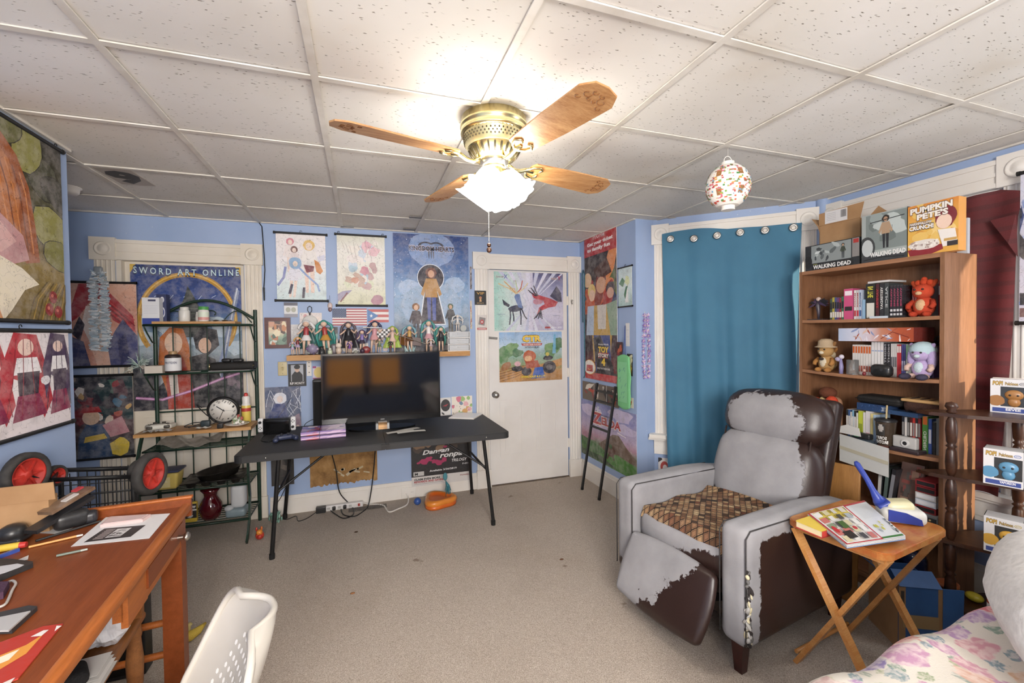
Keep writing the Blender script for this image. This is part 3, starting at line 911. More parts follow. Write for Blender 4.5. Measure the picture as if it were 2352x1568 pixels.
DM = frame((-.70, 2.19, 0), 4.9)
dk = thing('writing_desk', 'worn orange-brown wooden desk with a raised back edge and drawer', 'desk', mx=DM)
DWD = wood('orange_desk_wood', '#8a4620', '#763812', 1, .38, 10)
DEDGE = wood('worn_desk_edge', '#b5672c', '#9a531f', 1, .42, 9)
mb = MB(); mb.bb((-.61, -1.75, .715), (-.02, -.02, .745)); mb.part('desk_top', DWD, dk)
mb = MB(); mb.rbox((-.012, -.875, .738), (.034, 1.75, .036), .012, 2); mb.part('front_edge', DEDGE, dk, 'worn front edge strip')
mb = MB(); mb.bb((-.61, -.022, .70), (.005, 0, .778)); mb.part('back_lip', DWD, dk)
mb = MB(); mb.rbox((-.30, -.011, .779), (.62, .026, .012), .005, 2); mb.part('lip_cap', DEDGE, dk)
mb = MB(); mb.bb((-.055, -.62, .62), (-.03, -.05, .715)); ap = mb.part('apron', DEDGE, dk)
mb = MB(); mb.bb((-.035, -.46, .605), (-.018, -.075, .712)); dr = mb.part('drawer', DEDGE, dk)
mb = MB(); mb.prism([(-.47, .635), (-.075, .635), (-.075, .70), (-.47, .70)], .006, mx=Matrix.Rotation(PI/2, 4, 'Z') @ T(0, -0.018+.030, 0)); mb.part('drawer_panel', DWD, dr)
mb = MB(); mb.cyl((-.018, -.15, .665), (.012, -.15, .665), .008, n=10); mb.ball((.018, -.15, .665), (.012, .022, .016), 12); mb.part('drawer_pull', CHROME, dr)
mb = MB(); mb.slab([(-.035, -.62), (-.018, -.62), (-.018, -.46), (-.035, -.46)], .60, .715); mb.bb((-.6, -1.7, .62), (-.57, -.05, .715)); mb.part('apron', DEDGE, dk)
mb = MB(); mb.bb((-.6, -.07, .62), (-.05, -.04, .715)); mb.part('apron', DEDGE, dk)
for (x, y) in ((-.05, -.055), (-.58, -.055), (-.05, -1.69), (-.58, -1.69)):
    mb = MB(); mb.bb((x-.034, y-.034, 0), (x+.034, y+.034, .715)); mb.part('leg', DWD, dk)
for z in (.16, .29):
    mb = MB(); mb.cyl((-.58, -.055, z), (-.05, -.055, z), .014, n=8); mb.part('stretcher', DEDGE, dk)

KM = frame((-.955, 1.735, 0), 5)
kc = thing('wooden_chair', 'low brown wooden chair with turned legs tucked under the desk', 'chair', mx=KM)
KW = wood('brown_chair_wood', '#8c5a30', '#6d4220', 1, .4, 9)
mb = MB(); mb.rbox((0, 0, .43), (.40, .42, .03), .012, 3, fn=lambda q: q+Vector((0, 0, -.02*(1-min(1, (q.x/.2)**2))*(1 if q.z > 0 else 0)))); mb.part('seat', KW, kc)
for (x, y) in ((-.17, -.18), (-.17, .18), (.17, -.18), (.17, .18)):
    mb = MB(); mb.lathe([(.012, 0), (.018, .03), (.016, .1), (.022, .14), (.014, .155), (.024, .2), (.027, .28), (.02, .36), (.024, .375), (.018, .42)], 12, mx=T(x, y, 0)); mb.part('leg', KW, kc)
for y in (-.18, .18):
    mb = MB(); mb.cyl((-.17, y, .14), (.17, y, .14), .010, n=8); mb.part('stretcher', KW, kc)
for (x) in (-.17, .17):
    mb = MB(); mb.cyl((x, -.18, .17), (x, .18, .17), .010, n=8); mb.part('stretcher', KW, kc)
mb = MB(); mb.bb((-.17, .16, .44), (.20, .185, .50)); mb.part('back_rail', KW, kc)

CHM = T(*on_z(632, 1376, .83).xy, 0) @ T(-.37, -.12, 0)
wc = thing('plastic_chair', 'white moulded plastic chair with perforated back beside the desk', 'chair', mx=CHM)
WPL = M('white_moulded_plastic', '#bdb7ae', '#b5afa5', 4, .35)
FD = rad(198)             # direction the chair faces
fd = Vector((cos(FD), sin(FD), 0)); sd = Vector((-fd.y, fd.x, 0))
def prof(t):
    # along the shell: 0 front lip of seat .. 1 top of backrest -> (forward, height)
    P = [(.24, .425), (.20, .445), (.08, .435), (-.06, .425), (-.15, .435), (-.21, .475), (-.26, .56), (-.31, .66), (-.36, .765), (-.385, .82)]
    k = t*(len(P)-1); i = min(int(k), len(P)-2); f = k-i
    p0, p1, p2, p3 = P[max(i-1, 0)], P[i], P[i+1], P[min(i+2, len(P)-1)]
    def cr(a, b, c, d): return .5*((2*b)+(-a+c)*f+(2*a-5*b+4*c-d)*f*f+(-a+3*b-3*c+d)*f**3)
    return cr(p0[0], p1[0], p2[0], p3[0]), cr(p0[1], p1[1], p2[1], p3[1])
def shell(u, v):
    f, h = prof(v); s = 2*u-1
    wd = .225*(1-.12*max(0, (v-.5)*2)**2)
    if v > .82: wd *= math.sqrt(max(0.0, 1-((v-.82)/.185)**2))*.75+.25
    up = .05*abs(s)**3*(1 if v < .5 else .5)
    fw = .055*abs(s)**2.4*max(0, min(1, (v-.38)/.3))
    p = fd*(f+fw)+sd*(s*wd)+Vector((0, 0, h+up*(1-v)))
    return p
mb = MB(); mb.surf(shell, 24, 36, th=.006); mb.part('shell', WPL, wc)
mb = MB()
ed = [shell(0, i/36) for i in range(37)] + [shell(i/12, 1) for i in range(1, 12)] + [shell(1, 1-i/36) for i in range(37)]
mb.tube(ed, .0085, 8); mb.part('rim', WPL, wc)
mb = MB()
for i in range(13):
    for j in range(12):
        s = (i-6)/6; v = .60+.024*j
        if (s*.98)**2+((j-5.5)/6.2)**2 > 1: continue
        p = shell(.5+s*.30, v); q = shell(.5+s*.30+.01, v); r_ = shell(.5+s*.30, v+.01)
        a = (q-p).normalized(); b = (r_-p).normalized(); nn = a.cross(b).normalized()
        mb.add([p+nn*.0012+a*.0065*cos(t)+b*.0065*sin(t) for t in [PI*k/3 for k in range(6)]], [tuple(range(6))])
mb.part('perforation', M('perforation_light', '#e9e6e0', '#e2dfd8', 10, .6), wc, kind='stuff')  # pale discs painted on as light coming through the holes
for s1 in (-1, 1):
    for f1 in (-1, 1):
        mb = MB(); p = fd*(f1*.12)+sd*(s1*.12)+Vector((0, 0, .425)); q = fd*(f1*.22)+sd*(s1*.21)
        mb.cyl(q, p, .010, .016, 10); mb.part('leg', wood('pale_chair_leg', '#c9a36e', '#b08a55', 2, .5), wc)
mb = MB(); mb.box((0, 0, .418), (.26, .26, .02), rot=RZ(23)); mb.part('seat_mount', BLACKM, wc)

RM = frame((1.835, 1.80, 0), 9)
rc = thing('recliner', 'dark brown leather recliner with grey peeled patches and a slightly open footrest', 'armchair', mx=RM)
def worn(name, planes=(), ells=(), amp=.09, nscale=9, grey='#98979a', brown='#33221e', edge=.012, fine=.02):
    t = NT(name); v = t.coord('Object'); sep = t.n('ShaderNodeSeparateXYZ'); t.l(v, sep.inputs[0])
    nz = t.math('MULTIPLY', t.math('SUBTRACT', t.noise(v, nscale, 5, .62), .5), amp*2)
    nf = t.math('MULTIPLY', t.math('SUBTRACT', t.noise(v, 60, 3, .6), .5), fine*2)
    nz = t.math('ADD', nz, nf)
    acc = None
    for (a, b, c, d) in planes:
        e = t.math('ADD', t.math('ADD', t.math('MULTIPLY', sep.outputs[0], a), t.math('MULTIPLY', sep.outputs[1], b)), t.math('ADD', t.math('MULTIPLY', sep.outputs[2], c), d))
        acc = e if acc is None else t.math('MAXIMUM', acc, e)
    for (c, r) in ells:
        tot = None
        for i in range(3):
            q = t.math('POWER', t.math('DIVIDE', t.math('ABSOLUTE', t.math('SUBTRACT', sep.outputs[i], c[i])), r[i]), 2.4)
            tot = q if tot is None else t.math('ADD', tot, q)
        e = t.math('MULTIPLY', t.math('SUBTRACT', 1.0, tot), min(r)*.5)
        acc = e if acc is None else t.math('MAXIMUM', acc, e)
    s = t.math('ADD', acc, nz)
    mr = t.n('ShaderNodeMapRange'); mr.inputs['From Min'].default_value = -edge*.3; mr.inputs['From Max'].default_value = edge*.3
    t.l(s, mr.inputs['Value']); mk = mr.outputs[0]
    weave = t.noise(v, 380, 2); blot = t.noise(v, 7, 4)
    g = t.mix(t.ramp(blot, [(.35, 0.0), (.7, .5)]), hx(grey), hx('#6c6b70'))
    g = t.mix(t.math('MULTIPLY', weave, .25), g, hx('#adabab'))
    lw = t.noise(v, 120, 3)
    br = t.mix(t.math('MULTIPLY', lw, .5), hx(brown), hx('#1f1412'))
    t.set(Base_Color=t.mix(mk, br, g), Roughness=t.math('ADD', t.math('MULTIPLY', mk, .55), .36))
    t.bump(t.math('ADD', t.math('MULTIPLY', lw, .3), t.math('MULTIPLY', mk, -.6)), .35, .003)
    return t.m
LEATHER = M('brown_leather', '#33221e', '#241714', 60, .38, .2)
# body
mb = MB(); mb.rbox((.04, 0, .245), (.74, .48, .22), .03, 3); mb.part('base', LEATHER, rc)
ARMN = worn('arm_wear_near', [(-1, 0, 0, -.355), (0, 0, 1, -.575), (0, 1, 0, .235)], amp=.03, nscale=14)
ARMF = worn('arm_wear_far', [(0, 0, 1, -.20)], amp=.05)
for sg, mt in ((-1, ARMN), (1, ARMF)):
    mb = MB(); mb.rbox((-.01, sg*.325, .385), (.86, .135, .51), .042, 5, fn=lambda q: Vector((q.x, q.y, q.z-.05*max(0, q.x/.43)**2*(1 if q.z > .1 else 0)))); arm = mb.part('armrest', mt, rc)
    for yy in (-.06, .06):
        mb = MB(); mb.tube([(-.438, sg*.325+yy, .16), (-.438, sg*.325+yy, .60), (-.41, sg*.325+yy, .628), (.30, sg*.325+yy, .628-.02)], .003, 5); mb.part('seam_piping', M('dark_seam', '#3c3a3a', '#2c2a2a', 30, .7), arm)
# torn stuffing along the near front corner
mb = MB(); rr = random.Random(5)
for k in range(60):
    z = .15+.32*rr.random()**1.2; x = -.435+rr.uniform(-.004, .02); y = -.392+rr.uniform(-.004, .012)
    mb.ball((x, y, z), (rr.uniform(.004, .009), rr.uniform(.004, .01), rr.uniform(.006, .02)), 6, rr.choice(['#c9c6c2', '#b4b2ae', '#6f6d6b', '#2b2322', '#dcd2b0']), rot=RX(rr.uniform(-40, 40)))
mb.part('torn_stuffing', CLOTH, rc, 'frayed torn stuffing at the arm corner', kind='stuff')
mb = MB(); mb.rbox((-.10, 0, .415), (.60, .515, .15), .045, 6, puff=.25); mb.part('seat_cushion', worn('seat_wear', [(0, .3, 1, -.40)], amp=.06, nscale=11), rc)
BT = Matrix.Translation((.26, 0, .46)) @ Matrix.Rotation(rad(17), 4, 'Y')
mb = MB(); mb.rbox((.085, 0, .24), (.09, .56, .84), .03, 4, mx=BT); mb.part('back_shell', LEATHER, rc)
mb = MB(); mb.rbox((-.01, 0, .19), (.17, .53, .42), .075, 6, puff=.35, mx=BT, fn=lambda q: q+Vector((.012*sin(q.y*38+q.z*9)*(.5-q.z), 0, 0))); mb.part('lumbar_cushion', worn('lumbar_wear', (), [((.18, .03, .66), (.5, .27, .26))], amp=.05, nscale=10), rc)
mb = MB(); mb.rbox((-.005, 0, .515), (.18, .54, .26), .085, 6, puff=.3, mx=BT); mb.part('head_cushion', worn('head_wear', (), [((.33, .02, .965), (.5, .215, .125))], amp=.055, nscale=9), rc)
for yy in (-.24, .24):
    mb = MB(); mb.tube([BT @ Vector((-.07, yy, z)) for z in (.03, .15, .3, .41)], .005, 6); mb.part('piping', LEATHER, rc)
FT = Matrix.Translation((-.43, 0, .39)) @ Matrix.Rotation(rad(25), 4, 'Y')
mb = MB(); mb.rbox((0, 0, -.155), (.05, .50, .30), .022, 5, puff=.2, mx=FT); mb.part('footrest', worn('foot_wear', [(-.1, .75, .75, -.225)], amp=.12, nscale=10, fine=.05), rc)
for yy in (-.2, .2):
    mb = MB(); mb.bar((-.42, yy, .26), (-.25, yy, .22), .012, .03); mb.part('footrest_arm', BLACKM, rc)
for (x, y) in ((-.385, -.325), (-.385, .325), (.36, -.325), (.36, .325)):
    mb = MB(); mb.cyl((x, y, 0), (x, y, .14), .025, .038, n=4, smooth=False); mb.part('leg', M('dark_cherry_leg', '#3d1612', '#2a0e0b', 20, .3), rc)
# patterned throw on the seat
def throw_mat():
    t = NT('brown_ogee_weave'); v = t.coord('Object', (1, 1, 0))
    sp = t.n('ShaderNodeSeparateXYZ'); t.l(v, sp.inputs[0])
    a = t.math('ADD', sp.outputs[0], sp.outputs[1]); b = t.math('SUBTRACT', sp.outputs[0], sp.outputs[1])
    cm = t.n('ShaderNodeCombineXYZ'); t.l(a, cm.inputs[0]); t.l(b, cm.inputs[1])
    vo = t.n('ShaderNodeTexVoronoi', feature='F1'); vo.inputs['Scale'].default_value = 26; vo.inputs['Randomness'].default_value = .12; t.l(cm.outputs[0], vo.inputs['Vector'])
    v2 = t.n('ShaderNodeTexVoronoi', feature='DISTANCE_TO_EDGE'); v2.inputs['Scale'].default_value = 26; v2.inputs['Randomness'].default_value = .12; t.l(cm.outputs[0], v2.inputs['Vector'])
    sc_ = t.n('ShaderNodeSeparateColor'); t.l(vo.outputs['Color'], sc_.inputs[0])
    cell = t.ramp(sc_.outputs[0], [(.0, '#241a14'), (.25, '#8a6244'), (.5, '#b79a72'), (.75, '#6e3f2c'), (1.0, '#c9b088')])
    ln = t.ramp(v2.outputs['Distance'], [(.05, 1.0), (.09, 0.0)])
    band = t.ramp(t.math('ABSOLUTE', t.math('SUBTRACT', v2.outputs['Distance'], .2)), [(.02, .7), (.05, 0.0)])
    c = t.mix(ln, cell, hx('#16110e')); c = t.mix(band, c, hx('#2a1d15'))
    t.set(Base_Color=c, Roughness=.9); t.bump(t.noise(v, 300, 2), .5, .003)
    return t.m
th = MB()
def thr(u, v):
    x = -.405+.56*u; y = -.245+.49*v
    z = .508+.020*(1-(2*v-1)**2)+.012*sin(u*9+v*3)*.3
    if u > .93: z += .02*(u-.93)/.07
    if u < .06: z -= .05*(.06-u)/.06; x += .01
    return (x, y+.012*sin(u*14), z)
th.surf(thr, 24, 20, th=.008)
th.v = [RM @ p for p in th.v]
th.solo('seat_throw', throw_mat(), 'brown and black ogee patterned throw spread over the recliner seat', 'throw')

TM = frame((1.987, 1.235, 0), 7)
tt = thing('tray_table', 'stained wooden folding tray table with crossed legs beside the recliner', 'table', mx=TM)
TRW = wood('honey_tray_wood', '#cf9a5e', '#b9783c', 0, .35, 8)
def stained():
    t = NT('stained_tray_top'); v = t.coord('Object', (.6, 3, 1)); n1 = t.noise(v, 6, 5); n2 = t.noise(t.coord('Object'), 9, 5, .7)
    c = t.ramp(n1, [(.35, '#c98f52'), (.65, '#a86a34')]); c = t.mix(t.ramp(n2, [(.48, 0.0), (.62, .75)]), c, hx('#a9501f'))
    t.set(Base_Color=c, Roughness=.32); return t.m
mb = MB(); ro = rpoly(-.245, -.185, .245, .185, .05); mb.slab(ro, .612, .634); mb.slab([(p[0]*.985, p[1]*.98) for p in ro], .608, .638); mb.part('table_top', stained(), tt)
mb = MB(); mb.bb((-.215, -.16, .590), (-.185, .16, .610)); mb.part('batten', TRW, tt)
mb = MB(); mb.bb((.185, -.16, .590), (.215, .16, .610)); mb.part('batten', TRW, tt)
for x in (-.20, .20):
    s = 1 if x < 0 else -1
    for (ya, yb, dx) in ((.16, -.17, 0), (-.165, .165, .021*s)):
        mb = MB(); mb.bar((x+dx-.01*s, ya, .60), (x+dx-.01*s, yb, .0), .018, .036, up=(1, 0, 0)); lg = mb.part('leg', TRW, tt)
    mb = MB(); mb.cyl((x-.022*s, 0, .30), (x+.026*s, 0, .30), .007, n=10); mb.part('pivot_pin', M('dark_steel', '#4a4744', '#3a3836', 20, .3, metal=.9), tt)
for (y, z) in ((.165, .05), (-.165, .05)):
    mb = MB(); mb.cyl((-.2, y*.98, z), (.2, y*.98, z), .009, n=8); mb.part('dowel', TRW, tt)

BX0, BX1, BY0, BY1, BH = 2.665, 2.925, 1.308, 2.045, 1.82
bc = thing('bookcase', 'tall oak veneer bookcase crowded with books in the bay corner', 'bookcase', ((BX0+BX1)/2, (BY0+BY1)/2, 0))
BW = wood('oak_veneer', '#93694b', '#785338', 2, .45, 7); BWS = wood('oak_veneer_shelf', '#a97c5c', '#8f6446', 1, .45, 7)
mb = MB(); mb.bb((BX0, BY0, 0), (BX1, BY0+.018, BH)); mb.part('side_panel', BW, bc, w=1)
mb = MB(); mb.bb((BX0, BY1-.018, 0), (BX1, BY1, BH)); mb.part('side_panel', BW, bc, w=1)
mb = MB(); mb.bb((BX1-.006, BY0+.018, .05), (BX1-.001, BY1-.018, BH)); mb.part('back_panel', BW, bc, w=1)
mb = MB(); mb.bb((BX0-.002, BY0+.018, BH-.022), (BX1-.006, BY1-.018, BH)); mb.part('top_panel', BWS, bc, w=1)
SHZ = [1.513, 1.20, .812, .44, .08]
for z in SHZ:
    mb = MB(); sag = .012 if z < 1.3 else .004
    mb.surf(lambda u, v: (BX0+.002+(BX1-BX0-.008)*u, BY0+.018+(BY1-BY0-.036)*v, z-sag*(1-(2*v-1)**2)), 1, 16, th=.018, smooth=False); mb.part('shelf', BWS, bc, w=1)
mb = MB(); mb.bb((BX0+.01, BY0+.018, 0), (BX0+.025, BY1-.018, .07)); mb.part('kick_board', BW, bc, w=1)
def shelf_z(k, y):
    v = (y-BY0-.018)/(BY1-BY0-.036); sag = .012 if SHZ[k] < 1.3 else .004
    return SHZ[k]-sag*(1-(2*v-1)**2)

wn = thing('whatnot_shelf', 'dark stained wooden whatnot stand with turned posts beside the bookcase', 'shelf', (2.72, 1.05, 0))
WW = wood('dark_walnut', '#4a2c1c', '#2f1b11', 1, .35, 9)
PX, PY = 2.555, 1.235
for z, e in ((1.058, 0), (.768, .0), (.470, .012), (.165, .02)):
    pl = [(2.545-e, 1.355-e*2), (2.535-e, 1.30), (2.575-e, 1.18), (2.66-e, 1.03), (2.69, .95), (2.70, .88), (2.96, .88), (2.96, 1.19), (2.80, 1.248)]
    mb = MB(); mb.slab(pl, z-.016, z-.004); mb.slab([((p[0]-2.75)*.98+2.75, (p[1]-1.05)*.98+1.05) for p in pl], z-.004, z); mb.part('shelf', WW, wn, w=1)
def turned(z0, z1): 
    h = z1-z0
    return [(.011, z0), (.019, z0+.08*h), (.022, z0+.22*h), (.019, z0+.42*h), (.013, z0+.47*h), (.021, z0+.50*h), (.013, z0+.53*h), (.019, z0+.58*h), (.022, z0+.78*h), (.019, z0+.92*h), (.011, z1)]
for (x, y) in ((PX+.02, PY), (2.925, 1.155), (2.72, .915), (2.93, .915)):
    for z0, z1 in ((0, .149), (.165, .454), (.470, .752), (.768, 1.042)):
        mb = MB(); mb.lathe(turned(z0, z1), 14, mx=T(x, y, 0)); mb.part('turned_post', WW, wn, w=1)
    mb = MB(); mb.lathe([(.012, 1.058), (.02, 1.064), (.014, 1.074), (.024, 1.088), (.02, 1.105), (.0, 1.112)], 14, mx=T(x, y, 0)); mb.part('finial', WW, wn, w=1)

bd = thing('bed', 'bed with a white mattress in the near right corner', 'bed', (2.0, -.1, 0))
mb = MB(); mb.rbox((1.98, -.15, .375), (1.86, 1.8, .26), .05, 4); mb.part('mattress', M('white_ticking', '#dcdad5', '#cfccc6', 20, .9), bd, w=1)
mb = MB(); mb.bb((1.08, -1.0, .08), (2.88, .70, .25)); mb.part('box_spring', M('grey_box_spring', '#9a9690', '#86827c', 30, .9), bd, w=1)
for (x, y) in ((1.15, .62), (2.82, .62), (1.15, -.95), (2.82, -.95)):
    mb = MB(); mb.cyl((x, y, 0), (x, y, .09), .025, n=10); mb.part('leg', BLACKM, bd, w=1)
def floral():
    t = NT('floral_quilt'); v = t.coord('Object')
    wp = t.n('ShaderNodeTexNoise'); wp.inputs['Scale'].default_value = 14; t.l(v, wp.inputs['Vector'])
    sc_ = t.n('ShaderNodeVectorMath', operation='SCALE'); sc_.inputs['Scale'].default_value = .05; t.l(wp.outputs['Color'], sc_.inputs[0])
    ad = t.n('ShaderNodeVectorMath', operation='ADD'); t.l(v, ad.inputs[0]); t.l(sc_.outputs[0], ad.inputs[1])
    def blobs(scale, thr, cols, base):
        vo = t.n('ShaderNodeTexVoronoi'); vo.inputs['Scale'].default_value = scale; t.l(ad.outputs[0], vo.inputs['Vector'])
        s2 = t.n('ShaderNodeSeparateColor'); t.l(vo.outputs['Color'], s2.inputs[0])
        cc = t.ramp(s2.outputs[0], cols)
        pet = t.noise(ad.outputs[0], scale*5, 2)
        cc = t.mix(t.ramp(pet, [(.4, 0.0), (.6, .55)]), cc, hx('#efe4dc'))
        rad = t.math('ADD', vo.outputs['Distance'], t.math('MULTIPLY', t.math('SUBTRACT', pet, .5), .25))
        return t.mix(t.ramp(rad, [(thr, 1.0), (thr+.05, 0.0)]), base, cc)
    c = t.mix(0.0, hx('#dcd6cb'), hx('#dcd6cb'))
    c = blobs(17, .37, [(.0, '#8fa394'), (.35, '#6f8a7c'), (.6, '#b3b98e'), (.8, '#7f95a3'), (1.0, '#9fae9a')], c)
    c = blobs(8.5, .42, [(.0, '#d59a9c'), (.25, '#b995bb'), (.45, '#8d7fae'), (.6, '#d8b4a0'), (.8, '#c96a78'), (1.0, '#d9cf9c')], c)
    t.set(Base_Color=c, Roughness=.85); t.bump(t.noise(v, 240, 2), .3, .002)
    return t.m
def quilt(u, v):
    x = 1.0+1.95*u; L = 2.25; s = v*L
    # drops over the far side, then across the top
    bulge = .012*sin(x*17+s*6)+.010*sin(x*7.3-s*13)
    if s < .30: y = .80+.012*sin(x*21); z = .27+s*.9
    elif s < .40: a = (s-.30)/.10*PI/2; y = .80-.05*(1-cos(a)); z = .54+.05*sin(a)-.015*0
    else: y = .75-(s-.40); z = .59
    if u < .08: z -= .5*(.08-u)
    z += bulge*(1 if s > .3 else .3)-.012*sin(u*PI)*0
    return (x, y+bulge*.3, z-.03)
mb = MB(); mb.surf(quilt, 60, 60, th=.015)
mb.solo('floral_quilt', floral(), 'white quilt with pink, purple and green flowers spread over the bed', 'quilt')
mb = MB()
def fuzz(q):
    n_ = noise.noise(q*6)*.045+noise.noise(q*16)*.016+noise.noise(q*40)*.005
    return q*(1+n_)
mb.rbox((0, 0, 0), (.60, .46, .25), .12, 14, puff=.3, fn=fuzz)
mb.v = [T(1.75, .47, .728) @ Matrix.Rotation(.5, 4, 'Z') @ Matrix.Rotation(-.03, 4, 'Y') @ p for p in mb.v]
mb.solo('plush_pillow', M('white_plush_fur', '#e2e0de', '#d3d1cf', 60, 1.0, .6), 'big fluffy white plush pillow lying on the floral quilt', 'pillow')

ct = thing('wire_cart', 'black wire shopping cart with red wheels standing behind the desk', 'cart', (-1.1, 2.55, 0))
A0 = Vector((-1.245, 2.36, .86)); A1 = Vector((-1.0, 2.44, .815)); CD = .165; cu_ = (A1-A0); cu_.z = 0; cl_ = cu_.length; cu_.normalize(); cv_ = Vector((-cu_.y, cu_.x, 0))
def CP(a, b, z): return Vector((A0.x, A0.y, 0))+cu_*a+cv_*b+Vector((0, 0, z))
WZ = .85
mb = MB(); mb.tube([CP(0, 0, WZ+.01), CP(cl_, 0, WZ-.03), CP(cl_, CD, WZ-.03), CP(0, CD, WZ+.01)], .010, 6, closed=True); mb.part('top_frame', BLACKM, ct, w=1)
mb = MB(); mb.tube([CP(0, 0, .02), CP(cl_, 0, .02), CP(cl_, CD, .02), CP(0, CD, .02)], .010, 6, closed=True); mb.part('bottom_frame', BLACKM, ct, w=1)
for (a, b) in ((0, 0), (cl_, 0), (cl_, CD), (0, CD)):
    mb = MB(); mb.cyl(CP(a, b, 0), CP(a, b, WZ+(.01 if a == 0 else -.03)), .010, n=8); mb.part('corner_tube', BLACKM, ct, w=1)
for (b, n_) in ((0, 9), (CD, 9)):
    for k in range(1, n_):
        mb = MB(); a = cl_*k/n_; mb.cyl(CP(a, b, .02), CP(a, b, WZ-.01), .0022, n=5); mb.part('mesh_wire', BLACKM, ct, w=1)
    for k in range(1, 16):
        mb = MB(); z = .02+(WZ-.04)*k/16; mb.cyl(CP(0, b, z+.01*k/16), CP(cl_, b, z-.02*k/16), .0022, n=5); mb.part('mesh_wire', BLACKM, ct, w=1)
REDW = M('red_wheel_plastic', '#b8362c', '#9a2a22', 20, .35); TYRE = M('dark_tyre_rubber', '#3a3735', '#2c2a28', 40, .8)
def cwheel(c, ax, r, wd, nm='wheel'):
    ax = Vector(ax).normalized(); q = ax.to_track_quat('Z', 'Y').to_matrix().to_4x4(); mx = T(*c) @ q
    mb = MB(); mb.lathe([(r*.74, -wd*.45), (r*.9, -wd*.5), (r, -wd*.3), (r, wd*.3), (r*.9, wd*.5), (r*.74, wd*.45), (r*.74, -wd*.45)], 30, mx=mx); t_ = mb.part(nm, TYRE, ct, w=1)
    mb = MB(); mb.lathe([(0, wd*.30), (r*.16, wd*.34), (r*.2, wd*.12), (r*.62, wd*.10), (r*.66, wd*.38), (r*.75, wd*.38), (r*.75, -wd*.38), (r*.66, -wd*.38), (r*.62, -wd*.1), (r*.2, -wd*.12), (r*.16, -wd*.34), (0, -wd*.3)], 30, mx=mx)
    for k in range(6):
        a = 2*PI*k/6
        for s in (-1, 1): mb.bar(mx @ Vector((r*.15*cos(a), r*.15*sin(a), s*wd*.2)), mx @ Vector((r*.68*cos(a), r*.68*sin(a), s*wd*.2)), .006, wd*.2)
    mb.part('wheel_hub', REDW, t_, w=1)
    return t_
wa = Vector((.80, -.60, 0))
lw = on_x(60, 1090, -1.27); cwheel(lw, (.95, -.30, 0), .088, .036)
rw = on_y(345, 1087, 2.47); cwheel(rw, (.96, -.25, 0), .097, .042)
cwheel(on_y(128, 1092, 2.45), (.95, -.3, 0), .045, .03)
cwheel(on_y(318, 1082, 2.60), (.96, -.25, 0), .055, .034)
mb = MB(); mb.cyl(lw, CP(0, 0, WZ), .007, n=8); mb.cyl(rw, CP(cl_, 0, WZ-.03), .007, n=8); mb.cyl(on_y(128, 1092, 2.45), CP(0, .05, WZ), .006, n=6); mb.cyl(on_y(318, 1082, 2.60), CP(cl_, .1, WZ-.03), .006, n=6); mb.part('axle', M('black_powder_coat', 0, 0), ct, w=1)

ld = thing('ladder_rack', 'narrow black metal ladder rack leaning against the right wall below the posters', 'ladder', (2.0, 3.4, 0))
f1, f2 = on_z(1337, 1124, 0), on_z(1376, 1148, 0)
t1, t2 = Vector((2.046, 3.53, .985)), Vector((2.046, 3.222, .985))
for a, b in ((f1, t1), (f2, t2)):
    mb = MB(); mb.bar(a+Vector((0, 0, .008)), b, .016, .022, up=(0, 1, 0)); r_ = mb.part('rail', BLACKM, ld, w=1)
    mb = MB(); mb.cyl(a, a+Vector((.003, 0, .02)), .014, n=8); mb.part('rubber_foot', MATS['black_rubber'], r_, w=1)
for t_ in (.93, .84, .60):
    mb = MB(); mb.bar(f1.lerp(t1, t_), f2.lerp(t2, t_), .012, .018); mb.part('rung', BLACKM, ld, w=1)

def curtain_mat(name, c1, c2, stripes=0):
    t = NT(name); v = t.coord('Object'); w_ = t.noise(v, 340, 2); b_ = t.noise(v, 5, 2)
    c = t.ramp(b_, [(.3, c1), (.7, c2)])
    if stripes:
        sp = t.n('ShaderNodeSeparateXYZ'); t.l(v, sp.inputs[0])
        s = t.math('SINE', t.math('MULTIPLY', sp.outputs[2], stripes))
        c = t.mix(t.ramp(s, [(.35, 0.0), (.6, .45)]), c, hx('#3d1014'))
    c = t.mix(t.math('MULTIPLY', w_, .06), c, (.5, .5, .5, 1))
    t.set(Base_Color=c, Roughness=.75); t.bump(w_, .15, .001); return t.m
cu = thing('curtain', 'teal blue grommet curtain covering the angled bay window', 'curtain', mx=W_DIAG)
uL, zL = on_w(W_DIAG, 1520, 537, .06); uR, zR = on_w(W_DIAG, 1843, 510, .06); ub, zb = on_w(W_DIAG, 1537, 1085, .06)
CT = curtain_mat('teal_curtain_cloth', '#3d7896', '#37708e')
gx = [on_w(W_DIAG, *p, .06) for p in ((1540, 549), (1594, 548), (1647, 541), (1700, 534), (1757, 529), (1822, 523))]
def topz(s):
    u = uL+(uR-uL)*s; z = zL+(zR-zL)*s
    return z+.012*sin(s*PI*2)+.010*abs(sin(s*PI*2.0))
def cur(s0, s1):
    def fn(a, b):
        s = s0+(s1-s0)*a
        uT = uL+(uR-uL)*s; uB = ub+(uR-.05-ub)*s; u = uB+(uT-uB)*(b**1.6 if s > .3 else b)
        z = zb+(topz(s)-zb)*b
        amp = .020*(1-b*.85)+.002
        y = -.046-.095*max(0, 1-b*1.3)-amp*sin(s*PI*7+.6)-.010*(1.1-b)*sin(s*PI*15+b*2)
        return (u, y, z)
    return fn
for s0, s1 in ((0, .502), (.498, 1)):
    mb = MB(); mb.surf(cur(s0, s1), 36, 30, th=.002); mb.part('curtain_panel', CT, cu)
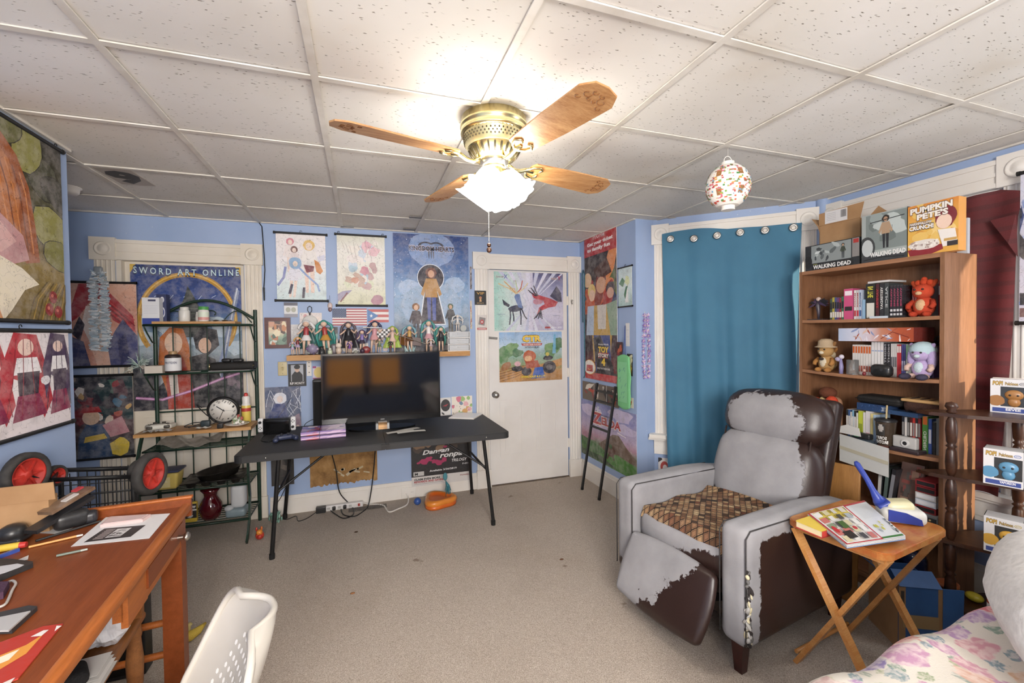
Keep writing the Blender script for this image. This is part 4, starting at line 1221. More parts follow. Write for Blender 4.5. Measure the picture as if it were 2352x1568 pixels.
for (u, z) in gx:
    mb = MB(); mx = T(u, -.066, z) @ Matrix.Rotation(PI/2, 4, 'X')
    mb.lathe([(.014, -.004), (.026, -.004), (.029, 0), (.026, .004), (.020, .007), (.014, .004), (.014, -.004)], 24, mx=mx); g_ = mb.part('grommet', CHROME, cu)
    mb = MB(); mb.lathe([(0, .0), (.0145, .0), (.0145, .002), (0, .002)], 20, mx=mx); mb.part('grommet_opening', WHITE, g_)
rcu = thing('curtain', 'dark red striped curtain hanging behind the bookcase', 'curtain', mx=W_BAY)
RC = curtain_mat('red_curtain_cloth', '#6d1a20', '#5a1318', 95)
ra = on_w(W_BAY, 2343, 428, .05)
def redc(a, b):
    s = 1-a
    z = .603+(ra[1]-.603)*b
    edge = -1.19 if b > .9 else -1.19-.055*(1-b)*1.2
    u = -1.95+(edge+1.95)*a
    y = -.078-.022*sin(a*26+2*sin(b*3))*(.4+.6*(1-b))-.012*sin(a*9+b*5)
    if b > .97 and a > .9: z -= (a-.9)*.3
    return (u, y, z)
mb = MB(); mb.surf(redc, 60, 40, th=.002); pnl = mb.part('curtain_panel', RC, rcu)
mb = MB()
fa = [on_w(W_BAY, *p, .085) for p in ((2280, 507), (2343, 492), (2343, 590), (2325, 560))]
mb.add([(p[0], -.108-.012*(i % 2), p[1]) for i, p in enumerate(fa)], [(0, 3, 2, 1)]); mb.add([(p[0], -.104-.012*(i % 2), p[1]) for i, p in enumerate(fa)], [(0, 1, 2, 3)]); mb.part('folded_corner', RC, pnl)
# ================================================================== posters, scrolls and cards on the walls
def poster(name, label, W, r, fn, cat='poster', off=.003, th=.0015, mat=PRINT, base='#ffffff', group=None, tilt=0):
    u0, z0, u1, z1 = rect(W, *r, off)
    a = Art(u1-u0, z1-z0, base, th); fn(a)
    mx = W @ T(u0, -off, z0)
    if tilt: mx = mx @ Matrix.Rotation(rad(tilt), 4, 'Y')
    return a.mb.solo(name, mat, label, cat, group, mx=mx)
def scroll(name, label, W, r, fn, off=.014, over=.02, base='#ffffff', mat=ILLU, rod=.009, hooks=1, cat='wall scroll', group=None):
    u0, z0, u1, z1 = rect(W, *r, off)
    w_, h_ = u1-u0, z1-z0
    o = thing(name, label, cat, mx=W @ T(u0, -off, z0), group=group)
    a = Art(w_, h_, base, .0015); fn(a); a.mb.part('printed_sheet', mat, o)
    for z in (0, h_):
        mb = MB(); mb.cyl((-over, 0, z), (w_+over, 0, z), rod, n=10); rd = mb.part('rod', BLACKM, o)
        for x in (-over, w_+over-.012):
            mb = MB(); mb.cyl((x, 0, z), (x+.012, 0, z), rod*1.25, n=10); mb.part('end_cap', BLACKM, rd)
    for k in range(hooks):
        x = w_*(.5 if hooks == 1 else (.04+.92*k/(hooks-1)))
        mb = MB(); mb.tube([(x+.008*cos(t), .004, h_+rod+.006+.009*sin(t)) for t in [i*.5 for i in range(10)]], .0018, 5); mb.part('hook', BLACKM, o)
    return o

def a_cush(a):
    a.grad(0, 1, [(0, '#6e5c2a'), (.3, '#8a7434'), (.45, '#5b5632'), (1, '#2c2b22')])
    for (u, v, ru, rv, c, ro) in ((.86, .52, .17, .16, '#8f8b45', 70), (.78, .78, .16, .13, '#4a4a36', 65), (.95, .38, .12, .14, '#7f7c3d', 80), (.6, .9, .2, .1, '#8d8a4a', 60), (.97, .72, .12, .16, '#3d3c30', 70), (.35, .95, .2, .08, '#6a6a3c', 20)):
        a.ell(u, v, ru*1.05, rv*1.05, '#2a2618', 16, ro, .12, int(u*99)); a.ell(u, v, ru, rv, c, 16, ro, .12, int(u*99))
    for k in range(9): a.line([(.55+.05*k, .0), (.62+.05*k, .12), (.78+.04*k, .22)], .012, '#a5863c' if k % 2 else '#5d4a1e')
    a.poly([(.0, .92), (.25, .96), (.48, .84), (.6, .7), (.66, .5), (.7, .32), (.55, .3), (.4, .36), (.2, .3), (0, .3)], '#9a5428')
    a.poly([(.0, .86), (.2, .9), (.4, .8), (.5, .62), (.46, .42), (.3, .36), (0, .36)], '#b56c34')
    for k in range(7): a.line([(.08+.07*k, .88-.02*k), (.2+.06*k, .66), (.3+.055*k, .36)], .014, '#7d3f1c' if k % 2 else '#c98046')
    a.poly([(.0, .55), (.3, .52), (.52, .44), (.58, .32), (.4, .28), (.0, .30)], '#c08f8f')
    a.poly([(.05, .5), (.3, .48), (.45, .40), (.3, .33), (.05, .34)], '#d6aaa6')
    a.poly([(0, .26), (.25, .32), (.5, .27), (.68, .2), (.52, .16), (.38, .05), (.3, 0), (0, 0)], '#e6dcc4')
    a.poly([(0, .1), (.15, .16), (.24, .1), (.3, 0), (0, 0)], '#c8813c')
    for (u, v) in ((.84, .14), (.79, .07), (.9, .06)): a.ell(u, v, .05, .035, '#8a1f1c'); a.ell(u-.01, v+.008, .015, .01, '#c96a5a')
scroll('wall_scroll', 'large olive and orange wall scroll with red apples on the left wall', W_LEFT, (-95, 204, 151, 741), a_cush, .016, .02, hooks=2)
def a_white(a):
    a.grad(0, 1, [(0, '#e9dfe2'), (.5, '#f1ecec'), (1, '#e8e0e4')])
    def drape(u, c1, c2, c3, s=1.0):
        a.poly([(u-.12*s, .98), (u+.08*s, .96), (u+.15*s, .7), (u+.22*s, .3), (u+.13*s, .12), (u+.05*s, .45), (u-.13*s, .55), (u-.2*s, .3), (u-.24*s, .62)], c1)
        a.ell(u-.02*s, .84, .07*s, .075*s, '#efd2c4')
        a.poly([(u-.1*s, .74), (u+.08*s, .74), (u+.12*s, .58), (u-.13*s, .58)], '#f4f0f2')
        a.poly([(u-.1*s, .6), (u+.1*s, .6), (u+.08*s, .36), (u-.09*s, .36)], c2)
        a.poly([(u-.1*s, .38), (u+.09*s, .38), (u+.16*s, .16), (u-.15*s, .14)], c3)
        for k in range(4): a.line([(u-.1*s+.06*k*s, .92), (u-.14*s+.09*k*s, .5), (u-.2*s+.13*k*s, .2)], .007, '#8e2430' if c1 == '#b8323e' else '#3a2c44')
    drape(.2, '#b8323e', '#3b2a3a', '#8a2a4c', 1.0); drape(.55, '#b8323e', '#3b2a3a', '#8a2a4c', 1.1); drape(.88, '#4c3a58', '#3d2d44', '#8a3050', .8)
    a.ell(.72, .5, .05, .05, '#e6e2e6', 14, 0, .3, 4)
scroll('wall_scroll', 'white wall scroll with red and plum drapery shapes, lower one on the left wall', W_LEFT, (-95, 757, 163, 968), a_white, .016, .02)

def a_salmon(a):
    a.grad(0, 1, [(0, '#c98a72'), (.5, '#cf9580'), (1, '#d7a890')])
    for u in (.18, .5, .82): a.poly([(u, .72), (u+.07, .6), (u, .48), (u-.07, .6)], '#b97e6c')
    a.poly([(.3, .98), (.55, .99), (.7, .85), (.95, .6), (.98, .4), (.7, .55), (.62, .75), (.45, .8), (.3, .6), (.1, .45), (.22, .75)], '#a8323a')
    for k in range(6): a.line([(.5, .9-.03*k), (.75+.03*k, .7-.05*k), (.97, .55-.07*k)], .016, '#7e1f2a' if k % 2 else '#c24a4c')
    a.poly([(.38, .72), (.62, .72), (.68, .5), (.62, .3), (.42, .28), (.32, .5)], '#e9d9cf')
    a.poly([(.3, .6), (.2, .4), (.3, .3), (.36, .5)], '#2c2434')
    a.poly([(.0, .3), (.2, .36), (.34, .3), (.42, .0), (0, 0)], '#3b3f66'); a.poly([(.6, .2), (.72, .42), (.82, .56), (1, .36), (1, 0), (.62, 0)], '#474b75')
    a.poly([(.75, .3), (.85, .4), (.9, .1), (.78, 0)], '#2f325a'); a.poly([(.4, .3), (.62, .3), (.66, .0), (.5, .0)], '#dcb09a')
scroll('wall_scroll', 'salmon pink wall scroll with crimson swirls beside the boarded doorway', W_BACK, (120, 646, 318, 839), a_salmon, .029, .004, hooks=0)
def a_dark(a):
    a.grad(0, 1, [(0, '#2a3438'), (.4, '#4a3438'), (.7, '#2c2a36'), (1, '#20242c')])
    a.bits(26, .0, .35, 1, 1, ['#33323c', '#5c4048', '#243c40', '#7e2630', '#8a7466', '#4c6a5e'], .05, .13, 5)
    a.bits(16, .1, .45, .95, .9, ['#8e2a33', '#d9c8b4', '#3a6a86', '#c9a060', '#b05a4a', '#e0d8d0'], .025, .06, 6)
    a.poly([(.28, .0), (.72, .0), (.68, .3), (.62, .42), (.4, .42), (.3, .28)], '#2f4a6c'); a.poly([(.36, .2), (.66, .24), (.62, .3), (.38, .27)], '#d8b64a')
    a.ell(.46, .5, .11, .09, '#e0bda0'); a.poly([(.32, .56), (.6, .56), (.56, .63), (.36, .62)], '#a8282c')
    a.ell(.82, .13, .13, .11, '#d9bc46', 16, 0, .25, 3); a.ell(.12, .1, .09, .06, '#8fae8a', 14, 20, .3, 4); a.poly([(.6, .4), (.85, .5), (.95, .3), (.7, .25)], '#c48a90')
scroll('wall_scroll', 'dark crowded wall scroll with blue and yellow shapes beside the rack', W_BACK, (120, 866, 309, 1046), a_dark, .023, .004, hooks=2)

def a_sao(a):
    a.grad(0, 1, [(0, '#23222e'), (.28, '#2e333c'), (.40, '#9aaab4'), (.55, '#6f8fae'), (.72, '#2f4c8e'), (1, '#1e3a7a')])
    for k, (u, v, r) in enumerate(((.1, .5, .12), (.3, .56, .1), (.85, .55, .14), (.95, .42, .12), (.06, .62, .1), (.6, .48, .1), (.75, .62, .07))): a.ell(u, v, r, r*.4, '#b9cad6', 14, 0, .5, k)
    for k in range(5): a.line([(.2+.13*k, .78-.02*(k % 2)), (.24+.13*k, .795)], .006, '#c3d0e6')
    a.poly([(.50, .86), (.56, .78), (.61, .7), (.63, .62), (.68, .56), (.7, .5), (.3, .5), (.36, .57), (.41, .62), (.42, .7), (.47, .78)], '#38403f')
    for k in range(6): a.line([(.44-.015*k, .74-.035*k), (.57+.018*k, .735-.035*k)], .006, '#6f7a6c')
    a.ring(.50, .62, .46, .335, .1, '#b98a2c', 60, -35, 215); a.ring(.50, .62, .45, .325, .03, '#e0b554', 60, -20, 200)
    a.poly([(0, .94), (.05, 1), (0, 1)], '#d6b13a'); a.poly([(1, .94), (.95, 1), (1, 1)], '#d6b13a')
    a.poly([(.955, .86), (.985, .83), (.80, .2), (.74, .22)], '#7f8fb0'); a.line([(.965, .85), (.78, .22)], .012, '#d7dce6')
    a.poly([(.16, .5), (.2, .52), (.28, .2), (.22, .16)], '#aeb3ba')
    a.poly([(.24, .5), (.33, .57), (.45, .56), (.5, .44), (.52, .22), (.42, .12), (.3, .1), (.22, .3)], '#b8672e'); a.ell(.36, .46, .08, .075, '#e3bfa4')
    a.poly([(.28, .34), (.44, .36), (.56, .1), (.6, 0), (.3, 0)], '#a83c2a'); a.poly([(.3, .3), (.38, .33), (.4, .1), (.33, .08)], '#ddd2c8')
    a.poly([(.54, .5), (.62, .57), (.76, .55), (.78, .44), (.66, .36), (.56, .42)], '#1d1e26'); a.ell(.645, .44, .06, .055, '#dcb69c')
    a.poly([(.5, .36), (.62, .38), (.74, .34), (.82, .1), (.86, 0), (.54, 0)], '#1b1d22')
    a.bits(10, .8, .05, 1, .3, ['#4a4452', '#6c5a68', '#2c3238'], .02, .06, 8)
    a.line([(.02, .09), (.25, .07), (.5, .12), (.8, .2), (.97, .235)], .028, '#a8649c'); a.line([(.02, .09), (.25, .07), (.5, .12), (.8, .2), (.97, .235)], .012, '#e6b6dc')
    a.text('SWORD ART ONLINE', .03, .94, .985, .985, '#cfeaf0', .012, 0, '#142c4e', .22, -.008, 1.5)
poster('wall_poster', 'wide blue poster lettered SWORD ART ONLINE with gold ring behind the rack', W_BACK, (298, 606, 560, 930), a_sao, off=-.034, mat=ILLU)

def a_pastel(a):
    a.grad(0, 1, [(0, '#cfe2e2'), (.3, '#e2eef0'), (.6, '#f2eef0'), (1, '#f4ecea')])
    a.poly([(.55, .6), (.98, .7), (.98, .62), (.7, .55)], '#dcdcec')
    a.fig(.28, .42, .50, '#d78a98', '#f2dccf', '#f0e6e4', '#efd9cc'); a.fig(.36, .34, .46, '#6e4038', '#f2dccf', '#e8dcdc', '#f0dcd0')
    a.fig(.66, .12, .78, '#e6c070', '#f3decf', '#f1ece8', '#f0d6c6'); a.poly([(.54, .54), (.76, .52), (.74, .44), (.6, .42)], '#7a2438')
    a.poly([(.76, .62), (.86, .58), (.94, .45), (.88, .4), (.8, .44)], '#d88a3c')
    a.fig(.30, .05, .56, '#8fb2d6', '#f4e0d2', '#e6e6f0', '#f0dcd0', .1, 1.5)
    a.line([(.18, .5), (.14, .34), (.02, .22)], .05, '#8a94c8'); a.line([(.44, .5), (.6, .38), (.82, .24), (.86, .14)], .04, '#8fa8d6')
    a.poly([(.22, .1), (.28, .25), (.33, .24), (.28, .1)], '#4c4858'); a.poly([(.5, .04), (.52, .2), (.57, .2), (.55, .04)], '#4c4858')
scroll('wall_scroll', 'pale wall scroll with blue-haired pastel figures above the framed picture', W_BACK, (633, 533, 750, 691), a_pastel, .014, .018)
def a_pale(a):
    a.grad(0, 1, [(0, '#d8d8b4'), (.4, '#eceade'), (.8, '#f1efe8'), (1, '#e0dfcc')])
    a.bits(16, .3, .55, .85, .97, ['#f0c9d0', '#e9b3c2', '#f3ece8', '#d6e0ec', '#f5efe6'], .04, .11, 12, .7)
    a.bits(12, .05, .2, .75, .55, ['#e2b6bc', '#c9a8a8', '#f2ebe4', '#dfe4c6', '#cdb0a0', '#bcd0dc'], .03, .09, 13, .7)
    a.ell(.32, .52, .09, .05, '#b6cfdc', 14, 10, .4, 2); a.ell(.56, .5, .1, .06, '#d99aa8', 14, 20, .4, 3); a.ell(.37, .36, .08, .05, '#d3a08a', 14, 0, .4, 4)
    a.ell(.82, .08, .13, .07, '#b98a98', 16, 10, .2, 5); a.poly([(0, .05), (.15, .12), (.3, .22), (.1, .2), (0, .16)], '#a8a0b8'); a.line([(.05, .05), (.2, .18)], .03, '#7e4a4c')
    for k in range(10): a.line([(.1+.08*k, .9-.03*(k % 3)), (.16+.08*k, .78-.05*(k % 4))], .006, '#a89a90')
scroll('wall_scroll', 'faded cream wall scroll with soft pink flower shapes above the flags', W_BACK, (773, 537, 886, 702), a_pale, .014, .018, hooks=2)
def a_night(a):
    a.grad(0, 1, [(0, '#23252f'), (.12, '#2c3140'), (.3, '#8fa6bd'), (.5, '#8fb0d4'), (.72, '#5478b0'), (1, '#2b4786')])
    for k, (u, v, r) in enumerate(((.5, .88, .3), (.2, .55, .14), (.8, .58, .14), (.5, .4, .4))): a.ell(u, v, r, r*.5, ('#8fa9d6', '#a9c0de', '#a5bedc', '#9db6d2')[k], 24, 0, .1, k)
    rd = random.Random(9)
    for k in range(70): a.ell(rd.random(), rd.uniform(.45, .98), rd.uniform(.002, .007), rd.uniform(.002, .005), '#e6eefc', 6)
    a.ell(.48, .64, .18, .115, '#e4ebf4', 28); a.poly([(.40, .58), (.56, .58), (.68, .24), (.32, .24)], '#e4ebf4')
    a.ell(.48, .64, .17, .108, '#2a2433', 28); a.poly([(.41, .56), (.55, .56), (.66, .25), (.34, .25)], '#2a2433')
    a.poly([(.40, .27), (.6, .27), (.64, .255), (.36, .255)], '#6a3a34')
    a.fig(.485, .28, .44, '#6e3524', '#d8a88a', '#b98a4a', '#4a5aa0')
    a.fig(.28, .12, .30, '#8a5a34', '#e0b89a', '#3c3038', '#2b2c38'); a.fig(.74, .18, .24, '#3f5a3c', '#d0a888', '#3a3c40', '#4a4438'); a.ell(.52, .19, .05, .035, '#e6e4e2'); a.poly([(.46, .2), (.56, .22), (.54, .24), (.46, .24)], '#4a4c8e'); a.ell(.63, .20, .025, .03, '#cfd6dc')
    a.ring(.42, .905, .1, .035, .35, '#4a4c5c', 20, 30, 290); a.ring(.56, .905, .1, .035, .35, '#4a4c5c', 20, -110, 150)
    for u in (.46, .49, .52): a.poly([(u-.012, .9), (u+.012, .9), (u+.004, .80), (u-.002, .80)], '#5c5a62')
    a.text('KINGDOM HEARTS', .2, .862, .8, .902, '#2a2238', .03, 0, '#e0dcec', .14)
    a.text('Disney', .40, .955, .475, .968, '#3a4466', .01)
    a.text('DISNEY', .15, .845, .26, .89, '#6a86b8', .0); a.text('2.9', .74, .83, .84, .88, '#6a86b8', .0)
poster('wall_tapestry', 'tall starry blue cloth banner with a keyhole and KINGDOM HEARTS lettering', W_BACK, (902, 534, 1079, 809), a_night, 'banner', .008, .002, ILLU)

def frame_pic():
    u0, z0, u1, z1 = rect(W_BACK, 607, 729, 668, 799, .02)
    o = thing('picture_frame', 'dark red wooden frame holding a small fantasy print', 'picture', mx=W_BACK @ T(u0, -.02, z0))
    w_, h_ = u1-u0, z1-z0; b = .028; CW = wood('mahogany_frame', '#5e2a22', '#4a1f19', 0, .35)
    for (p, q) in (((0, 0), (w_, b)), ((0, h_-b), (w_, h_)), ((0, b), (b, h_-b)), ((w_-b, b), (w_, h_-b))):
        mb = MB(); mb.bb((p[0], -.004, p[1]), (q[0], .018, q[1])); mb.part('frame_rail', CW, o)
    a = Art(w_-2*b, h_-2*b, '#cfc0aa', .004, b, b)
    a.grad(0, 1, [(0, '#5c6a5c'), (.3, '#9ab09a'), (.55, '#e6d8b8'), (.8, '#c99a7a'), (1, '#8e7a72')])
    a.bits(14, .1, .5, .95, .98, ['#d8a488', '#5c4a40', '#c98a5e', '#8a6a5a', '#ead9b4'], .06, .15, 21); a.bits(10, .1, .05, .95, .4, ['#7e9a84', '#aebfae', '#5a7060', '#d8ddd0', '#c0805e'], .06, .14, 22); a.ell(.45, .5, .2, .14, '#f2e6c4', 14, 0, .5, 3)
    a.mb.part('print', GLOSSY, o)
frame_pic()
def usa(a):
    for k in range(13): a.rect(0, k/13, 1, (k+1)/13, '#b5545c' if k % 2 == 0 else '#ece6e2')
    a.rect(0, 6/13, .4, 1, '#34476e')
    for r in range(9):
        for c in range(6 if r % 2 == 0 else 5): a.ell((.035+.066*c+(.033 if r % 2 else 0)), 6/13+.035+r*.058, .011, .011, '#e8e8ec', 5)
poster('paper_flag', 'paper flag with thirteen red and white stripes and stars taped to the wall', W_BACK, (763, 708, 843, 747), usa, 'flag')
def prf(a):
    for k in range(5): a.rect(0, k/5, 1, (k+1)/5, '#c4605e' if k % 2 == 0 else '#ece6e2')
    a.poly([(0, 0), (.52, .5), (0, 1)], '#5c86bc')
    a.poly([(.18+(.085 if i % 2 == 0 else .035)*cos(PI/2+i*PI/5), .5+(.15 if i % 2 == 0 else .06)*sin(PI/2+i*PI/5)) for i in range(10)], '#f2f2f2')
poster('paper_flag', 'smaller paper flag with five stripes and one white star on a blue triangle', W_BACK, (843.5, 710, 893, 740), prf, 'flag')
def pkg(a):
    a.rect(0, .78, 1, 1, '#5a5864'); a.text('coins', .35, .84, .9, .95, '#c9c6d6', .01); a.ell(.3, .5, .18, .17, '#b7b6a4'); a.ell(.7, .5, .18, .17, '#b7b6a4'); a.rect(0, 0, 1, .24, '#8b8a94')
poster('blister_pack', 'small clear pack with two round pins hanging under the pale scroll', W_BACK, (652, 694, 684, 728), lambda a: (a.rect(0, .78, 1, 1, '#5a5864'), a.ell(.3, .5, .18, .17, '#a9a896'), a.ell(.7, .5, .18, .17, '#a9a896'), a.rect(0, 0, 1, .22, '#93929c')), 'package', .01, .004, GLOSSY, '#dcdcdc')
def postcards():
    L = (((688, 718, 740, 760), '#e6dcd8', ['#e0b8b0', '#f0e2da', '#3c3434', '#d09a9a'], 'cream photo strip with pink heads pinned behind the keyring', 31),
         ((668, 745, 738, 815), '#d6d6d6', ['#c2c4c8', '#e6e6e6', '#b8bcc4'], 'pale grey print leaning behind the shelf figurines', 32),
         ((722, 751, 777, 812), '#33464e', ['#1f2c34', '#4c6a70', '#8ab0ac', '#a8443c', '#2c3c46'], 'dark teal print standing behind the shelf figurines', 33),
         ((778, 751, 848, 812), '#7c8cb0', ['#c9c6cc', '#5c4c5c', '#98a8cc', '#dcd2c4', '#8a7464'], 'lavender blue print behind the black dressed figurine', 34),
         ((800, 788, 846, 812), '#e4e2de', ['#d0ccc8', '#8a8a94', '#f0f0ee'], 'small white card behind the violet figurine', 35),
         ((848, 752, 906, 812), '#8aa6cf', ['#c6d4e8', '#6a88b8', '#d8c4c0', '#a88c94'], 'light blue print behind the pink figurine', 36),
         ((1079, 612, 1084, 664), '#8c8484', ['#2c2a30', '#d0c8c4', '#5a5058'], 'narrow dark photo strip between the banner and the door', 37),
         ((1079.5, 690, 1084.5, 755), '#cfc0a8', ['#e0d2ba', '#a86a5c', '#d8ccb8'], 'narrow tan photo strip beside the door casing', 38))
    for r, base, cols, lab, sd in L:
        poster('art_print', lab, W_BACK, r, lambda a: a.bits(9, .1, .1, .9, .9, cols, .08, .22, sd, .6), 'print', .004+.0015*(sd % 3), .001, ILLU, base)
postcards()
def key():
    c = on_y(712, 742, BACK_Y-.025)
    o = thing('plush_keyring', 'round white smiling plush keyring hanging on a black clip', 'keyring', (c.x, BACK_Y-.02, c.z-.07))
    mb = MB(); mb.ball((0, -.005, .085), (.058, .016, .05), 16, '#e6e4e0'); mb.ball((0, -.008, .045), (.045, .012, .02), 12, '#cfc9c0'); pl = mb.part('plush_face', PLUSH, o)
    mb = MB(); mb.tube([(.034*cos(t), -.02, .058+.018*sin(t)) for t in [PI+PI*i/8 for i in range(9)]], .0025, 5, '#6b4a40'); mb.part('stitched_smile', CLOTH, pl)
    mb = MB(); mb.tube([(0, 0, .13), (-.004, 0, .155), (-.016, 0, .175), (-.014, 0, .2), (0, 0, .21), (.014, 0, .2), (.016, 0, .175), (.004, 0, .155), (0, 0, .13)], .003, 6, '#1c1c1e'); mb.part('clip', BLACKM, o)
key()
c = on_y(758, 702, BACK_Y-.01); mb = MB(); mb.ball((c.x, BACK_Y-.01, c.z), (.02, .006, .028), 10, '#cdbab6'); mb.ball((c.x, BACK_Y-.012, c.z-.03), (.015, .006, .02), 10, '#7a5a5a'); mb.tube([(c.x, BACK_Y-.008, c.z+.02), (c.x-.002, BACK_Y-.008, c.z+.085)], .0012, 5, '#3a3a3c')
mb.solo('phone_charm', PLASTIC, 'tiny dangling charm on a cord between the two pale scrolls', 'charm')
def mon(a):
    a.rect(.16, .22, .84, .95, '#b9bdc4'); a.poly([(.2, .22), (.2, .5), (.36, .66), (.64, .66), (.8, .5), (.8, .22)], '#1c1c20'); a.ell(.5, .76, .13, .14, '#d8b8a4'); a.ell(.5, .86, .17, .1, '#17161a'); a.text('RIP MONTY', .1, .08, .9, .19, '#f0eeec', .02)
poster('memorial_card', 'black card lettered RIP MONTY showing a person in a black sweater', W_BACK, (661, 836, 704, 886), mon, 'card', base='#17171a')
poster('art_print', 'small yellow and magenta print beside the shelf bracket', W_BACK, (718, 841, 745, 869), lambda a: (a.ell(.5, .5, .4, .42, '#e6cf7e'), a.rect(0, 0, 1, .08, '#a83a7e'), a.rect(0, .85, .3, 1, '#a83a7e')), 'print', base='#d8d0e0')
def blue_print(a):
    a.grad(0, 1, [(0, '#6a7286'), (.5, '#56627e'), (1, '#4c5a7a')])
    rd = random.Random(2)
    for k in range(16):
        x, y = rd.random(), rd.uniform(.4, 1); a.line([(x, y), (x+rd.uniform(-.2, .2), y-rd.uniform(.05, .2)), (x+rd.uniform(-.3, .3), y-.3)], .012, '#dfe4ee')
    a.fig(.3, .02, .85, '#dfe2ec', '#e6d6d0', '#3c4a7c', '#d6dae6', .1, 1.2); a.poly([(.6, .1), (.72, .42), (.95, .5), (1, .3), (.95, .0), (.65, 0)], '#9c8698'); a.ell(.9, .2, .07, .09, '#e6d2cc'); a.line([(.1, .2), (.75, .8)], .02, '#2a3048')
poster('art_print', 'steel blue and white action print behind the console dock', W_BACK, (606, 890, 693, 1010), blue_print, 'print', mat=ILLU)
poster('art_print', 'white print with a black round mask shape beside the television', W_BACK, (1008, 914, 1036, 962), lambda a: (a.ell(.55, .65, .4, .28, '#2c2a2c'), a.poly([(.3, .62), (.8, .72), (.6, .6)], '#a8323c'), a.bits(6, .3, .05, .9, .35, ['#2a2a2c', '#e8e8e8'], .04, .1, 3)), 'print', base='#e4e2e0')
poster('art_print', 'white sticker print crowded with pastel animals above the table end', W_BACK, (1037, 911, 1085, 960), lambda a: (a.bits(22, .05, .05, .95, .95, ['#f2e6d8', '#e9b4b8', '#d8a86a', '#9cc07a', '#b8d0e0', '#f4f0ee', '#d67a90', '#7a8ea8'], .06, .14, 41, .4), a.bits(14, .05, .05, .95, .95, ['#5a4a44', '#3c3c40'], .01, .02, 42)), 'print', base='#efe6da')
# under the table
poster('art_print', 'dark brown photo print low on the wall under the table', W_BACK, (622, 1046, 676, 1111), lambda a: (a.bits(12, .1, .1, .9, .9, ['#2a2826', '#4a4440', '#6a6058', '#35322f'], .08, .2, 51), a.rect(.2, .55, .5, .85, '#5c5650')), 'print', base='#3a3634')
def parch():
    u0, z0, u1, z1 = rect(W_BACK, 711, 1030, 867, 1100, .008)
    t = NT('crumpled_kraft_paper'); v = t.coord('Object'); n1 = t.noise(v, 7, 5, .65); n2 = t.noise(v, 26, 4)
    t.set(Base_Color=t.ramp(n1, [(.3, '#6d4e2c'), (.5, '#9c7646'), (.7, '#b89260')]), Roughness=.8); t.bump(t.math('ADD', n1, t.math('MULTIPLY', n2, .4)), .8, .02)
    mb = MB(); rd = random.Random(3)
    ex = [rd.uniform(-.012, .012) for _ in range(40)]
    def fn(a, b):
        u = u0+(u1-u0)*a; z = z0+(z1-z0)*b
        if b < .05: z += ex[int(a*39)]
        return (u, -.010-.004*sin(a*23+b*9)-.003*sin(b*17), z)
    mb.surf(fn, 40, 16, th=.001); mb.v = [W_BACK @ p for p in mb.v]
    o = mb.solo('kraft_paper_sheet', t.m, 'crumpled brown paper sheet taped to the wall under the table', 'paper')
    mb = MB(); rd = random.Random(8)
    for k in range(12):
        x, z = u0+.18+rd.random()*.30, z0+.07+rd.random()*.05
        mb.box((x, BACK_Y-.017, z), (rd.uniform(.02, .06), .0006, rd.uniform(.01, .022)), rot=RY(rd.uniform(-40, 40)))
    mb.part('clear_tape', M('glossy_clear_tape', '#c9bda6', '#b8a888', 20, .15), o, w=1, kind='stuff')
parch()
def dang(a):
    a.rect(0, .20, 1, 1, '#1d1a1c'); a.bits(10, .1, .78, .95, .98, ['#4a3c34', '#6a5442', '#2c2624', '#8a6e54'], .06, .12, 61)
    a.rect(.36, .84, .62, 1, '#26211f'); a.rect(.66, .82, 1, 1, '#3a2c24')
    for k, (u, v, r) in enumerate(((.2, .52, .07), (.28, .56, .06), (.45, .47, .07), (.53, .52, .05), (.12, .5, .03), (.36, .5, .04), (.55, .8, .03))): a.ell(u, v, r, r*.9, '#a8285a', 12, 0, .7, k)
    a.text('Dangan', .18, .645, .62, .77, '#ecebea', .03, .25, tilt=.03); a.text('ronpa', .46, .535, .84, .65, '#ecebea', .03, .25, tilt=.02); a.text('TRILOGY', .66, .45, .92, .515, '#ecebea', .02, .25)
    a.text('Available 3/26/2019', .29, .285, .74, .325, '#f0f0f0', .02, tilt=.01)
    a.rect(.03, .22, .2, .31, '#c9c7c4'); a.text('M', .05, .235, .1, .29, '#1a1a1a', .04); a.text('NIS', .84, .37, .96, .405, '#d0d0d0', .02)
    a.text('CLAIM EVEN MORE', .04, .12, .46, .165, '#1f1d1d', .04); a.text('REWARDS AND SAVINGS', .04, .07, .56, .115, '#a82a30', .04); a.text('POWERUP', .80, .12, .99, .15, '#8a2a30', .02); a.line([(.04, .045), (.5, .05)], .006, '#9a9694')
poster('wall_poster', 'black poster lettered Danganronpa Trilogy with pink splash under the table', W_BACK, (944, 1011, 1084, 1101), dang, off=.02, base='#d8d4d0')

